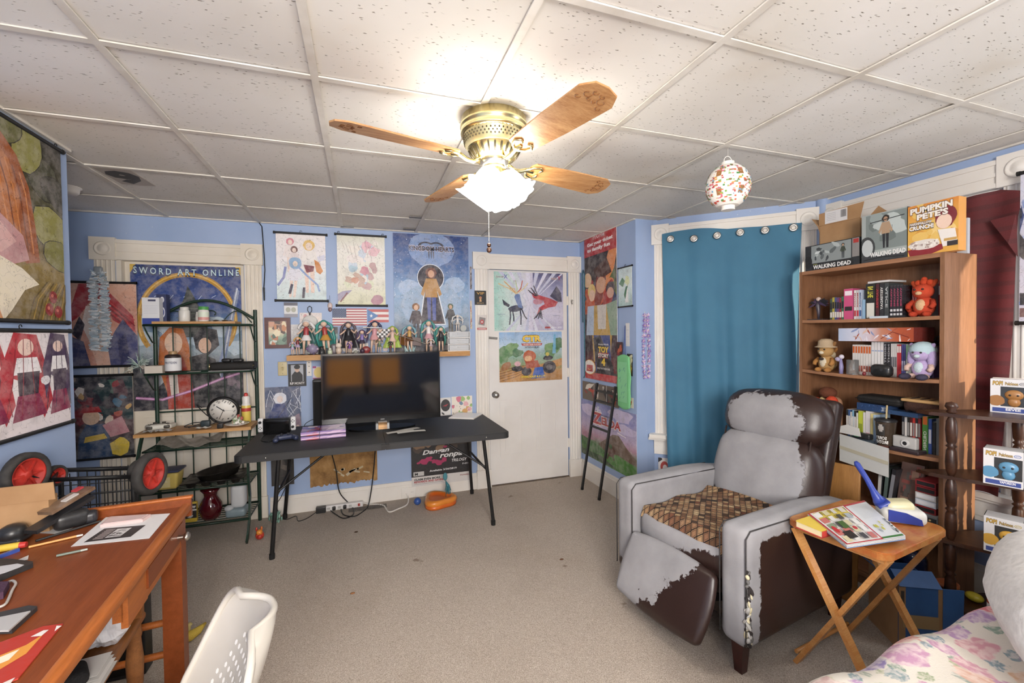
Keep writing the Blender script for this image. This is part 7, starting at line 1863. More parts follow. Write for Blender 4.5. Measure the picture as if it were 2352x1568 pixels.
x = at(440, 1000, 3.72).x; prop(lambda m_: m_.surf(lambda a, b: (x+(a-.5)*.38, 3.66+.16*b, .676+.03*abs(2*a-1)**2+.03*b+.008*sin(a*17+b*5)), 20, 8, '#8f8a84', th=.001), 'plastic_folder', 'grey clear plastic folder on the wire shelf under the counter', 'folder', M('smoky_film', '#8a857e', '#a8a39a', 16, .2))
Z4, Z5 = .3935, .1535
tub = thing('food_tub', 'yellow plastic food tub with navy lid on the lower rack shelf', 'tub', (at(382, 1120, 3.68).x, 3.68, Z4))
mb = MB(); mb.rbox((0, 0, .06), (.17, .12, .12), .018, 3, col='#dcc468', fn=lambda q: Vector((q.x*(1+q.z*1.4), q.y*(1+q.z*1.4), q.z))); tb_ = mb.part('tub_body', PLASTIC, tub)
a = Art(.11, .085, '#e6d79a', .0005, -.065, .02); a.bits(10, .1, .1, .9, .9, ['#c8722c', '#e0a03a', '#a85a24', '#efe6c0'], .08, .16, 3); [a.line([(.08, .85-.12*k), (.45, .85-.12*k)], .02, '#7a7468') for k in range(6)]; a.mb.v = [p+Vector((0, -.0625, 0)) for p in a.mb.v]; a.mb.part('paper_label', PRINT, tb_)
mb = MB(); mb.rbox((0, 0, .127), (.20, .145, .016), .006, 3, col='#343a5c'); mb.part('lid', PLASTIC, tub)
DKM = M('dark_nonstick_metal', '#47433f', '#35322f', 20, .35, metal=.7)
mt = thing('muffin_tin', 'dark metal muffin tin on the lower rack shelf', 'baking tin', mx=T(at(485, 1112, 3.70).x+.03, 3.72, Z4+.002) @ Matrix.Rotation(rad(4), 4, 'Z'))
mb = MB(); mb.bb((-.19, -.13, .032), (.19, .13, .035)); mb.tube([(-.19, -.13, .034), (.19, -.13, .034), (.19, .13, .034), (-.19, .13, .034)], .004, 5, closed=True); mb.part('tray', DKM, mt)
for i in range(4):
    for j in range(3):
        mb = MB(); mb.lathe([(.024, 0), (.038, .034), (.040, .0365), (.037, .0362), (.023, .004), (0, .003)], 16, mx=T(-.135+.09*i, -.085+.085*j, 0)); mb.part('muffin_cup', DKM, mt)
fp = thing('frying_pan', 'dark frying pan resting on the muffin tin', 'pan', mx=T(at(505, 1095, 3.70).x, 3.70, Z4+.042) @ Matrix.Rotation(rad(-7), 4, 'Y'))
mb = MB(); mb.lathe([(0, 0), (.115, 0), (.14, .05), (.144, .052), (.137, .050), (.112, .005), (0, .005)], 36); mb.part('pan_body', DKM, fp)
mb = MB(); mb.tube([(.08, .12, .045), (.10, .15, .055), (.115, .175, .056)], [.008, .009, .010], 8); mb.part('handle', BLACKM, fp)
cn2 = thing('solvent_can', 'yellow and black solvent can lettered OFF on the bottom rack shelf', 'can', (at(440, 1190, 3.62).x, 3.62, Z5))
mb = MB(); mb.rbox((0, 0, .07), (.075, .035, .14), .008, 3, col='#d8b83c'); cbd = mb.part('can_body', PLASTIC, cn2)
a = Art(.073, .10, '#1c1b1a', .0005, -.0365, .03); a.text('OFF', .38, .68, .95, .86, '#f0eee8', .05, .2); a.rect(0, .52, 1, .62, '#e6e4e0'); a.bits(4, .2, .1, .9, .4, ['#c9c6c0', '#3a3a3a'], .1, .2, 4); a.mb.v = [p+Vector((0, -.018, 0)) for p in a.mb.v]; a.mb.part('label', PRINT, cbd)
mb = MB(); mb.cyl((0, 0, .14), (0, 0, .158), .011, n=12, col='#222222'); mb.part('cap', PLASTIC, cn2)
RG = NT('ruby_glass'); RG.set(Base_Color=hx('#4a0610'), Roughness=.06); RG.b.inputs['Coat Weight'].default_value = .6; RG = RG.m
prop(lambda m_: m_.lathe([(.0, 0), (.042, 0), (.058, .02), (.072, .075), (.068, .115), (.05, .15), (.038, .175), (.042, .20), (.062, .228), (.058, .229), (.036, .2), (.032, .175), (.044, .15), (.06, .115), (.062, .075), (.04, .02), (0, .015)], 32, mx=T(at(485, 1195, 3.63).x, 3.63, Z5) @ Matrix.Scale(.94, 4, (0, 0, 1))), 'glass_vase', 'dark red glass vase on the bottom rack shelf', 'vase', RG)
jr = thing('water_jar', 'cloudy plastic pet waterer with grey base on the bottom rack shelf', 'pet waterer', (at(545, 1195, 3.63).x, 3.64, Z5))
mb = MB(); mb.rbox((0, 0, .03), (.13, .12, .06), .02, 3); mb.part('bowl', M('grey_blue_plastic', '#8a9aa0', '#7a8a90', 10, .35), jr)
mb = MB(); mb.rbox((.01, .01, .14), (.095, .09, .17), .03, 4); mb.part('tank', FROST, jr)
mb = MB(); mb.ball((-.045, -.03, .065), (.03, .028, .022), 12); mb.part('spout', FROST, jr)

KZ = .746
def dq(name, label, cat, pts, z, th, col, mat=PRINT):
    q = [on_z(u, v, z) for u, v in pts]; mb = MB(); mb.slab([(p.x, p.y) for p in reversed(q)] if False else [(p.x, p.y) for p in q], z-.0, z+th, col)
    return mb.solo(name, mat, label, cat)
sh = dq('printed_sheet', 'white sheet with a dark printed ticket on the desk', 'paper', ((163, 1255), (343, 1236), (391, 1179), (243, 1188)), KZ, .0008, '#e6e4e2')
q = [on_z(u, v, KZ) for u, v in ((192, 1246), (300, 1233), (335, 1206), (240, 1214))]; mb = MB()
mb.add([(p.x, p.y, KZ+.0012) for p in q], [(0, 1, 2, 3)], '#2f2826'); 
def bil(a, b): return (q[0]*(1-a)+q[1]*a)*(1-b)+(q[3]*(1-a)+q[2]*a)*b
for k in range(7):
    pa, pb = bil(.12+.0*k, .14+.11*k), bil(.34, .14+.11*k); mb.add([pa+Vector((0, 0, .0016)), pb+Vector((0, 0, .0016)), pb+Vector((0, .006, .0016)), pa+Vector((0, .006, .0016))], [(0, 1, 2, 3)], '#b8aaa4')
pa = [bil(a, b)+Vector((0, 0, .0018)) for a, b in ((.38, .15), (.72, .15), (.72, .85), (.38, .85))]; mb.add(pa, [(0, 1, 2, 3)], '#d8d4d0')
rd = random.Random(7)
for k in range(22):
    c = bil(.42+.26*rd.random(), .2+.6*rd.random()); mb.add([c+Vector((dx, dy, .0021)) for dx, dy in ((-.005, -.002), (.005, -.002), (.005, .002), (-.005, .002))], [(0, 1, 2, 3)], '#2f2826')
mb.part('printed_ticket', PRINT, sh, w=1)
q = [on_z(u, v, KZ) for u, v in ((230, 1212), (328, 1199), (346, 1187), (252, 1193))]; mb = MB(); cpt = sum(q, Vector())/4
mb.slab([(p.x, p.y) for p in q], KZ+.001, KZ+.012, '#d9bcb8'); mb.slab([(cpt.x+(p.x-cpt.x)*.9, cpt.y+(p.y-cpt.y)*.9) for p in q], KZ+.012, KZ+.0135, '#e2cac6'); mb.solo('pink_case', GLOSSY, 'pale pink translucent slim case on the white sheet', 'case')
dq('envelope', 'white paper with printed lines under the packaged tools', 'paper', ((62, 1222), (130, 1226), (180, 1207), (238, 1164), (205, 1170), (130, 1195)), KZ, .0007, '#d6d4d2')
# packaged tools
p0, p1 = on_z(70, 1222, KZ+.034), on_z(205, 1140, KZ+.084)
pk = thing('tool_package', 'black clamp tools in a clear and brown pack on the desk', 'tools', (p0.x, p0.y, KZ))
mb = MB(); mb.bar(p0, p1, .05, .014, '#17171a'); mb.part('tool_bar', PLASTIC, pk, w=1)
mb = MB(); pm = p0.lerp(p1, .55)
mb.rbox((pm.x+.022, pm.y-.005, KZ+.032), (.10, .06, .06), .02, 4, rot=RZ(35), col='#141416'); mb.rbox((pm.x+.04, pm.y+.01, KZ+.025), (.10, .05, .045), .015, 3, rot=RZ(20), col='#1c1c22'); mb.part('tool_handles', PLASTIC, pk, w=1)
mb = MB(); b0 = p0.lerp(p1, .25)+Vector((-.01, .01, .03)); b1 = p0.lerp(p1, 1.0)+Vector((-.01, .02, .03)); mb.bar(b0, b1, .055, .012, '#7a6250'); mb.part('clear_bag', M('brown_bag_film', '#6a5240', '#8a7460', 14, .15), pk, w=1)
mb = MB(); bm = b0.lerp(b1, .4); mb.bar(bm+Vector((.004, -.008, .007)), bm+(b1-b0)*.3+Vector((.004, -.008, .007)), .02, .004, '#cfcac4'); mb.bar(b0.lerp(b1, .6)+Vector((0, .01, .02)), b0.lerp(b1, .78)+Vector((0, .01, .02)), .02, .006, '#b02c34'); mb.part('bag_labels', PRINT, pk, w=1)
# black desk fan / dome speaker and cardboard box
p = Vector((-1.165, 2.0, KZ)); prop(lambda m_: (m_.lathe([(.030, .012), (.036, .018), (.037, .036), (.031, .052), (.016, .061), (0, .063)], 24, '#101012', mx=T(p.x, p.y, KZ)), m_.rbox((p.x, p.y, KZ+.0098), (.074, .072, .02), .009, 3, col='#18181a')), 'desk_speaker', 'black dome speaker behind the tools on the desk', 'speaker')
b0, b1 = on_y(0, 1165, 2.0), on_y(122, 1142, 2.07)
bx = thing('cardboard_box', 'open brown cardboard box standing on the desk', 'box', mx=T(on_y(122, 1150, 2.05).x, 2.068, KZ) @ Matrix.Rotation(rad(4), 4, 'Z'))
KRAFT = M('kraft_cardboard', '#b08a62', '#a37d56', 8, .8); zb1 = on_y(122, 1108, 2.05).z; zb0 = on_y(122, 1147, 2.05).z
mb = MB(); mb.box((-.112, -.012, (zb0+zb1)/2-KZ), (.226, .004, zb1-zb0+.004), rot=RX(9)); mb.part('flap', KRAFT, bx)
hb = zb0-KZ+.004; mb = MB(); mb.bb((-.225, -.004, 0), (-.02, 0, hb)); mb.bb((-.225, .05, 0), (-.02, .054, hb)); mb.bb((-.024, 0, 0), (-.02, .05, hb)); mb.bb((-.225, 0, 0), (-.221, .05, hb)); mb.bb((-.221, 0, 0), (-.024, .05, .003)); mb.part('carton', KRAFT, bx)
def stick(name, label, cat, u0, v0, u1, v1, r, col, tip=None, z=KZ, mat=PLASTIC):
    a, b = on_z(u0, v0, z+r), on_z(u1, v1, z+r); o = thing(name, label, cat, tuple((a+b)/2-Vector((0, 0, r))))
    mb = MB(); mb.cyl(a, b, r, n=8, col=col); mb.part('shaft', mat, o, w=1)
    if tip:
        c = b+(b-a).normalized()*.016; mb = MB(); mb.cyl(b, c, r*.95, r*.8, 8, tip); mb.part('end_tip', mat, o, w=1)
    return o
stick('black_stylus', 'long black stylus lying beside the envelope', 'stylus', 82, 1242, 218, 1200, .0045, '#1a1918', '#2a2928')
stick('pencil', 'orange pencil with white eraser on the desk', 'pencil', 66, 1256, 176, 1231, .004, '#d99a50', '#e6ddd2')
stick('craft_knife', 'yellow and red craft knife handle on the desk', 'knife', -10, 1261, 46, 1252, .012, '#d9b83c', '#c02e26')
stick('hair_pins', 'bundle of thin green and silver pins on the desk', 'pins', 130, 1276, 186, 1264, .004, '#6f7c70', '#a8b0a8')
cbm = thing('comb', 'blue comb with fine pale teeth at the left of the desk', 'comb', tuple(on_z(20, 1272, KZ)))
a, b = on_z(-15, 1284, KZ+.004), on_z(43, 1262, KZ+.004); mb = MB(); mb.bar(a, b, .010, .012, '#2c4a9c', up=(0, 0, 1)); mb.part('spine', PLASTIC, cbm, w=1)
d_ = (b-a); up_ = Vector((-d_.y, d_.x, 0)).normalized()*.022
mb = MB()
for k in range(20): q = a.lerp(b, k/19.); mb.cyl(q, q+up_, .0009, n=4, col='#e0d8c4')
mb.part('teeth', PLASTIC, cbm, w=1, kind='stuff')
wb = dq('square_case', 'black square case with a white cloud print on the desk', 'case', ((-40, 1352), (76, 1303), (76, 1299), (30, 1293), (-40, 1290)), KZ, .014, '#1c1b1c')
q = [on_z(u, v, KZ+.0145) for u, v in ((-40, 1330), (10, 1316), (45, 1303), (56, 1297), (40, 1294), (0, 1300), (-40, 1308))]; mb = MB(); mb.add([(p.x, p.y, KZ+.0148) for p in q], [tuple(range(7))], '#d4d2d2'); mb.part('white_print', PRINT, wb, w=1)
dq('paper_scrap', 'torn white paper scrap beside the black square case', 'paper', ((34, 1291), (64, 1285), (66, 1275), (40, 1286)), KZ, .0008, '#dad6d0')
cord('eyeglass_frame', 'curved white glasses temple lying on the desk', [on_z(-5, 1395, KZ+.005), on_z(14, 1385, KZ+.005), on_z(28, 1355, KZ+.005), on_z(36, 1340, KZ+.005), on_z(28, 1333, KZ+.005), on_z(16, 1338, KZ+.005)], .0035, M('clear_frame_white', '#c9c2ba', '#b8b0a8', 10, .3), 'glasses')
dq('purple_pouch', 'small plum cloth pouch under the glasses', 'pouch', ((-30, 1385), (8, 1375), (22, 1350), (-30, 1352)), KZ, .02, '#4c2f44', CLOTH)
hd = dq('hard_drive', 'silver hard drive on a black tray on the desk', 'hard drive', ((-60, 1458), (28, 1455), (86, 1402), (66, 1400), (-60, 1430)), KZ, .012, '#2b2a2a')
q = [on_z(u, v, KZ+.0125) for u, v in ((-60, 1452), (20, 1450), (70, 1405), (-60, 1432))]; mb = MB(); mb.slab([(p.x, p.y) for p in q], KZ+.012, KZ+.016, '#b9b7b4'); mb.part('metal_cover', PLASTIC, hd, w=1)
rdp = dq('red_magazine', 'glossy red and orange printed magazine at the desk corner', 'magazine', ((-60, 1600), (42, 1560), (145, 1434), (100, 1440), (-60, 1500)), KZ, .003, '#b8301f', GLOSSY)
for k, (pts, c) in enumerate(((((-40, 1520), (60, 1480), (100, 1455), (60, 1500), (-40, 1560)), '#e69a3a'), (((-40, 1525), (20, 1500), (45, 1490), (20, 1515), (-40, 1540)), '#f6ecd0'), (((70, 1462), (100, 1447), (112, 1446), (95, 1460)), '#f0eae2'), (((125, 1450), (142, 1437), (130, 1437)), '#f2ece6'), (((-40, 1590), (35, 1556), (20, 1575), (-40, 1600)), '#e6dcd2'))):
    q = [on_z(u, v, KZ+.004) for u, v in pts]; mb = MB(); mb.add([(p.x, p.y, KZ+.0034+.0004*k) for p in q], [tuple(range(len(q)))], c); mb.part('printed_shape', GLOSSY, rdp, w=1)
# on the wooden chair under the desk (positions in the chair's own frame)
mb = MB()
def crump(q): return q*(1+noise.noise(q*22)*.35+noise.noise(q*60)*.16)
mb.rbox((0, 0, 0), (.16, .13, .11), .05, 9, fn=crump)
mb.v = [KM @ T(.125, .055, .503) @ Matrix.Rotation(.4, 4, 'Z') @ q for q in mb.v]; mb.sm = [False]*len(mb.sm)
for q in mb.v: q.z = max(q.z, .438)
mb.solo('crumpled_tissue', M('white_tissue_paper', '#d9dade', '#c9cacf', 30, .8), 'crumpled white tissue paper on the wooden chair under the desk', 'paper')
for k in range(4):
    prop(lambda m_: m_.surf(lambda a, b: KM @ Vector((.10+.008*k+(a-.5)*.17, -.095-.012*k+(b-.5)*.11, .4425+.004*(3-k)+.004*a*a)), 4, 3, ('#dcdad6', '#cfcdc9', '#e2e0dc', '#c6c4c0')[k], th=.0008), 'paper_sheet', ('top white sheet in the paper pile under the desk', 'second sheet in the paper pile under the desk', 'third sheet in the paper pile under the desk', 'lowest grey sheet of the paper pile under the desk')[k], 'paper', PRINT)
q = KM @ Vector((.125, -.165, .480)); prop(lambda m_: m_.rbox(q, (.09, .09, .042), .018, 3, col='#111113', rot=RZ(30)), 'black_pouch', 'black pouch on the wooden chair under the desk', 'pouch', CLOTH)
p = on_z(322, 1452, 0)*.87
tw = thing('computer_tower', 'black computer tower standing on the floor behind the wooden chair', 'computer', (p.x-.06, p.y+.14, 0))
mb = MB(); mb.rbox((p.x-.07, p.y+.038, .2195), (.17, .076, .44), .008, 2); mb.part('case_body', BLACKM, tw, w=1)
mb = MB(); mb.bb((p.x-.14, p.y-.004, .02), (p.x+.005, p.y+.002, .43)); mb.part('front_panel', GB, tw, w=1)
# ================================================================== bookcase contents
XF = 2.70                                  # book spines stand here
def yb(u, v=760, x=XF): return on_x(u, v, x).y
def book(k, u0, u1, hpx, col, kind, where, bands=(), dep=.12, title=None, lean=0, lift=0.0):
    """one upright book on shelf k between pixel columns u0..u1"""
    # rows stand further back where a toy, cup or camera sits in front of them
    x = (2.77 if u0 > 2074 else XF) if k == 0 else ((2.785 if u0 > 2085 else 2.73) if k == 1 else (2.737 if u0 > 2060 else XF))
    ya, yb_ = yb(u0), yb(u1); y0_, y1_ = min(ya, yb_), max(ya, yb_); t = max(.006, y1_-y0_-.0006)
    z = shelf_z(k, (y0_+y1_)/2)+.0005+lift; h = hpx*.00238
    mb = MB(); mb.bb((x, y0_, z), (x+dep, y0_+t, z+h), col)
    mb.bb((x+.003, y0_+t*.12, z+h-.001), (x+dep-.001, y0_+t*.88, z+h+.0005), '#ded8ca')
    for (a, b, c) in bands: mb.bb((x-.0006, y0_+t*.1, z+h*a), (x+.0001, y0_+t*.9, z+h*b), c)
    if title:
        vs, fs = text_geo(title[0], .02); a0, a1 = title[1], title[2]
        mb.add([(x-.0012, y0_+t*(.22+.56*b), z+h*(a1-(a1-a0)*a)) for a, b in vs], [tuple(f) for f in fs], title[3])
    if lean: 
        R_ = Matrix.Translation((0, y0_, z)) @ Matrix.Rotation(rad(lean), 4, 'X') @ Matrix.Translation((0, -y0_, -z)); mb.v = [R_ @ p for p in mb.v]
    lab = '%s on the %s'%(kind, where)
    return mb.solo('book', GLOSSY, lab, 'book', 'books on the '+where)
S0 = 'upper bookcase shelf'; S1_ = 'middle bookcase shelf'; S2_ = 'lower bookcase shelf'
rd = random.Random(21)
# upper shelf
u = 1906
for c, nm in (('#3a4a3c', 'thin dark green paperback'), ('#b0a23c', 'thin mustard paperback'), ('#3c4c7a', 'thin navy paperback'), ('#6a3a6a', 'thin plum paperback'), ('#8a2c34', 'thin maroon paperback'), ('#2f6a4a', 'thin bottle green paperback')):
    book(0, u, u+5.2, 52+rd.random()*6, c, nm, S0, ((.1, .35, '#d8d2c8'), (.5, .8, '#1c1c20'))); u += 5.3
book(0, 1938, 1959, 75, '#c9507e', 'wide bright pink book', S0, ((.28, .42, '#2a2226'), (.78, .93, '#f0e4ea')))
for i, (c, nm) in enumerate((('#dcdad8', 'white paperback with red letters'), ('#c9c4c6', 'pale grey paperback with red letters'), ('#b8c4d8', 'pale blue paperback with navy letters'))):
    book(0, 1961+6*i, 1966.6+6*i, 70, c, nm, S0, ((.1, .3, '#3a5a8c' if i == 2 else '#b83a44'),), title=('MANGA', .4, .9, '#a82c38' if i < 2 else '#2c3c6a'))
book(0, 1980, 1987, 46, '#8fb2cf', 'short sky blue paperback', S0)
book(0, 1988, 2010, 82, '#1c1d1c', 'wide black comic with yellow lettering', S0, ((.02, .45, '#d8d6cc'),), title=('IN THE', .6, .92, '#d8d24a'))
book(0, 2011, 2019, 80, '#4a1c22', 'dark wine red paperback', S0, title=('VAMPIRE', .3, .85, '#b0343c'))
book(0, 2020, 2030, 80, '#2a2c30', 'black paperback with white title', S0, title=('YESTERDAY', .25, .9, '#dcdcd8'))
book(0, 2031, 2041, 80, '#3a4042', 'charcoal paperback with grey title', S0, title=('ALICE', .3, .9, '#b8bcbc'))
for i in range(4): book(0, 2043.5+7.4*i, 2050.4+7.4*i, 72, '#26242c', 'dark volume with pink title from a set of four', S0, ((.06, .14, '#d8d6d8'), (.2, .27, '#d8d6d8')), title=('VOLUME', .35, .92, '#b8486a'))
for i in range(2): book(0, 2074.5+6.3*i, 2080.4+6.3*i, 70, '#c9443c', 'red paperback with white title beside the dark set', S0, ((.05, .16, '#e6e2de'),), title=('STORY', .35, .92, '#efe8e4'))
book(0, 2088, 2098, 76, '#dedcd8', 'white paperback with black title', S0, title=('GIRLS', .35, .92, '#26262a'))
book(0, 2099, 2107, 72, '#a83440', 'red paperback behind the orange plush', S0, ((.7, .9, '#e8e0dc'),))
book(0, 2108, 2116, 72, '#d8d4d0', 'off white paperback behind the orange plush', S0)
for i in range(3): book(0, 2135+5.5*i, 2140+5.5*i, 76, '#a82c36', 'red paperback at the right end', S0, ((.6, .85, '#eae6e2'),))
# lying books
def flat(name, label, k, u0, u1, z, th, dep, col, x=XF, cat='book', ang=0, spine=None):
    y0_, y1_ = sorted((yb(u0), yb(u1))); mb = MB(); mb.bb((x, y0_, z), (x+dep, y1_, z+th), col)
    if spine: mb.bb((x-.0006, y0_+.01, z+th*.2), (x, y1_-.01, z+th*.8), spine)
    return mb.solo(name, GLOSSY, label, cat)
zt0 = shelf_z(0, 1.7)+82*.00238+.003
flat('book', 'white book lying flat on top of the upper row of books', 0, 1990, 2040, zt0, .011, .14, '#d6d4d2', x=2.71)
flat('book', 'flat pale blue book lying at the shelf front before the dark volumes', 0, 2004, 2046, shelf_z(0, 1.62)+.0005, .012, .022, '#c6d2dc', x=2.674)
flat('book', 'thin black booklet lying before the dark set of four', 0, 2048, 2085, shelf_z(0, 1.5)+.0005, .012, .022, '#1d1c20', x=2.674)
# feathery dark figurine
def dark_fig():
    y = yb(1880); z = shelf_z(0, y); o = thing('feathered_figurine', 'dark figurine with purple-black feathers at the left of the upper shelf', 'figurine', (2.70, y, z))
    mb = MB(); mb.bb((-.03, -.05, 0), (.05, .05, .006), '#26232a'); mb.part('base', PLASTIC, o)
    mb = MB(); mb.tube([(0, 0, .006), (0, 0, .05), (0, .004, .09), (0, 0, .12)], [.006, .01, .014, .006], 8, '#3c3440'); mb.ball((0, 0, .13), .014, 8, '#c9b0a4'); mb.part('body', PLASTIC, o)
    mb = MB(); r_ = random.Random(4)
    for k in range(70):
        t = r_.uniform(-.6, PI+.6); L = r_.uniform(.03, .075); p = Vector((r_.uniform(-.01, .02), 0, .11)); q = p+Vector((0, cos(t)*L, sin(t)*L*.6-.01))
        mb.add([p, p.lerp(q, .5)+Vector((0, 0, .008)), q, p.lerp(q, .5)-Vector((0, 0, .008))], [(0, 1, 2, 3)], r_.choice(['#241f2c', '#3c2c4a', '#17151c', '#4a3450']))
    mb.part('feathers', CLOTH, o, kind='stuff')
dark_fig()
# plush toys
def plush(name, label, x, y, z, s, body, belly, limbs, ears, rz=-90, extra=None, hatc=None):
    o = thing(name, label, 'plush toy', mx=T(x, y, z) @ Matrix.Rotation(rad(rz), 4, 'Z'))
    mb = MB(); mb.ball((0, 0, .055*s), (.048*s, .042*s, .055*s), 16, body); mb.ball((0, -.026*s, .06*s), (.026*s, .02*s, .034*s), 12, belly); mb.part('body', PLUSH, o)
    mb = MB(); mb.ball((0, -.01*s, .135*s), (.046*s, .042*s, .04*s), 16, body); mb.ball((0, -.048*s, .125*s), (.016*s, .012*s, .011*s), 8, belly); hd_ = mb.part('head', PLUSH, o)
    for q in (-1, 1):
        mb = MB(); mb.ball((q*.018*s, -.048*s, .145*s), .0055*s, 8, '#1a1614'); mb.part('eye', GLOSSY, hd_)
        mb = MB(); mb.ball((q*.042*s, 0, .175*s), (.014*s, .008*s, .026*s), 8, ears, rot=RY(q*35)); mb.part('ear', PLUSH, o)
        mb = MB(); mb.ball((q*.03*s, -.035*s, .014*s), (.017*s, .028*s, .015*s), 10, limbs); mb.part('foot', PLUSH, o)
        mb = MB(); mb.tube([(q*.042*s, -.01*s, .085*s), (q*.056*s, -.03*s, .06*s), (q*.05*s, -.042*s, .045*s)], [.013*s, .013*s, .011*s], 8, limbs); mb.part('arm', PLUSH, o)
    if extra: extra(o, s)
    return o
def curls(o, s):
    mb = MB()
    for (dx, dz, r) in ((0, .185, .02), (-.026, .182, .017), (.026, .182, .017), (0, .2, .014)): mb.ball((dx*s, 0, dz*s), r*s, 8, '#c2431f')
    mb.part('head_tuft', PLUSH, o)
    mb = MB(); mb.tube([(-.03*s, .03*s, .03*s), (-.062*s, .02*s, .03*s), (-.068*s, .0, .05*s)], [.016*s, .024*s, .016*s], 8, '#c8401e'); mb.part('tail', PLUSH, o)
y = yb(2118); plush('plush_toy', 'bright orange fox-like plush sitting on the upper shelf', 2.715, y, shelf_z(0, y), .95, '#c8482a', '#dcb48a', '#b83e22', '#b4451f', extra=curls)
def hat1(o, s):
    mb = MB(); mb.lathe([(.06*s, .158*s), (.06*s, .162*s), (.045*s, .168*s), (.04*s, .2*s), (.025*s, .212*s), (0, .214*s)], 20, '#b8a284', mx=T(0, -.008*s, 0)); mb.part('bucket_hat', CLOTH, o)
    mb = MB(); mb.ball((.0, -.05*s, .085*s), (.018*s, .006*s, .01*s), 8, '#3a2c24'); mb.part('bow', CLOTH, o)
y = yb(1899); plush('plush_toy', 'tan plush animal wearing a beige bucket hat on the middle shelf', 2.70, y, shelf_z(1, y), .95, '#b9925c', '#e2d6bc', '#b47f44', '#8a6238', extra=hat1)
y = yb(1882); plush('plush_toy', 'small cream plush peeking from behind the hat plush', 2.80, y, shelf_z(1, y), .72, '#d9c6a4', '#e6dcc8', '#c89a5c', '#a8743c')
def hood(o, s):
    mb = MB(); mb.ball((0, .006*s, .155*s), (.06*s, .055*s, .05*s), 16, '#b6ced6'); mb.part('knit_cap', CLOTH, o)
    mb = MB()
    for q in (-1, 1): mb.ball((q*.045*s, -.002*s, .11*s), (.02*s, .03*s, .06*s), 10, '#b3a2cc')
    mb.part('hair', PLUSH, o)
    mb = MB(); mb.ball((.04*s, -.08*s, .014*s), (.022*s, .04*s, .018*s), 10, '#3a364a'); mb.ball((-.035*s, -.085*s, .014*s), (.022*s, .04*s, .018*s), 10, '#3a364a'); mb.part('boots', PLUSH, o)
y = yb(2116); plush('plush_doll', 'lavender plush doll with a pale blue cap on the middle shelf', 2.71, y, shelf_z(1, y), .93, '#c0acd6', '#cfe0e6', '#dcbcae', '#b6a2cc', extra=hood)
# middle shelf
z1 = shelf_z(1, 1.7)
for i in range(7): book(1, 1950+6.1*i, 1955.6+6.1*i, 72, '#dad6d2', 'white volume with an orange top from a set of seven', S1_, ((.72, .95, '#c8632c'), (.1, .3, '#a85a4a')))
for i in range(4): book(1, 1993.4+7*i, 1999.8+7*i, 80, '#e0dedd', 'tall plain white volume from a set of four', S1_, ((.72, .75, '#8aa0c8'),))
for i in range(2): book(1, 2021.6+8*i, 2029+8*i, 78, '#2c2b2f', 'black volume with grey title', S1_, title=('NIGHT', .4, .95, '#b0b0b4'))
for i in range(3): book(1, 2038+4.6*i, 2042.2+4.6*i, 76, '#cfcdca', 'very thin pale disc case', S1_, ((.3, .6, '#5a5a60'),))
for i in range(2): book(1, 2052+5*i, 2056.6+5*i, 74, '#b8343c', 'slim red disc case', S1_, ((.75, .95, '#e0dcd8'),))
for i in range(2): book(1, 2062.2+5*i, 2066.8+5*i, 74, '#4a4a86', 'slim violet disc case', S1_, ((.2, .5, '#b8b8d0'),))
book(1, 2072.5, 2078, 74, '#d8e0d4', 'white paperback with green top beside the violet cases', S1_, ((.55, .98, '#8ab890'),)); book(1, 2078.4, 2085, 74, '#dfe3da', 'white paperback with pale green top', S1_, ((.55, .98, '#a8cca0'),)); book(1, 2085.4, 2092, 74, '#e0dcd8', 'white paperback with red top', S1_, ((.55, .98, '#b83a40'),))
for i in range(2): book(1, 2093+7*i, 2099.4+7*i, 74, '#dcd8d4', 'white volume with a red portrait panel', S1_, ((.1, .4, '#b84a44'), (.75, .95, '#4a4a50')))
for i, (c, nm) in enumerate((('#8ab0cc', 'light blue disc case'), ('#4c6a9c', 'mid blue disc case'), ('#7a6aa0', 'lilac disc case'))): book(1, 2107+5*i, 2111.6+5*i, 68, c, nm, S1_, ((.6, .9, '#e6e6ea'),))
p0, p1 = sorted((yb(1928, 760), yb(2101, 760))); zb_ = z1+80*.00238+.004
def longart(a):
    a.hgrad(0, 1, [(0, '#b8c6e0'), (.25, '#d6d8e8'), (.45, '#d8c8d0'), (.6, '#c88a70'), (.8, '#b85a38'), (1, '#a84a2c')]); a.bits(26, .05, .1, .95, .9, ['#e6e2ea', '#c9a8a0', '#a85034', '#e0c0ac', '#8a9ac4', '#f0ecee'], .02, .06, 17, .7); a.line([(.6, .2), (.75, .7), (.95, .3)], .01, '#7a2c20')
pbox('boxed_set', 'long illustrated boxed set in pale blue and orange lying on the books', 'box', T(2.692, p1, zb_) @ Matrix.Rotation(-PI/2, 4, 'Z'), p1-p0, .17, .075, '#7a2c24', longart, GLOSSY)
y = yb(2030); prop(lambda m_: (m_.rbox((2.685, y, shelf_z(1, y)+.035), (.05, .105, .07), .03, 5, col='#101214'), m_.cyl((2.664, y-.012, shelf_z(1, y)+.042), (2.659, y-.012, shelf_z(1, y)+.042), .008, n=12, col='#2a2c30')), 'alarm_clock', 'glossy black rounded alarm clock on the middle shelf', 'clock', GLOSSY)
y = yb(1960); prop(lambda m_: m_.lathe([(.0, 0), (.028, 0), (.03, .004), (.03, .085), (.028, .085), (.027, .006), (0, .006)], 20, mx=T(2.694, y, shelf_z(1, y))), 'drinking_glass', 'clear glass tumbler on the middle shelf before the books', 'glass', CLEAR)
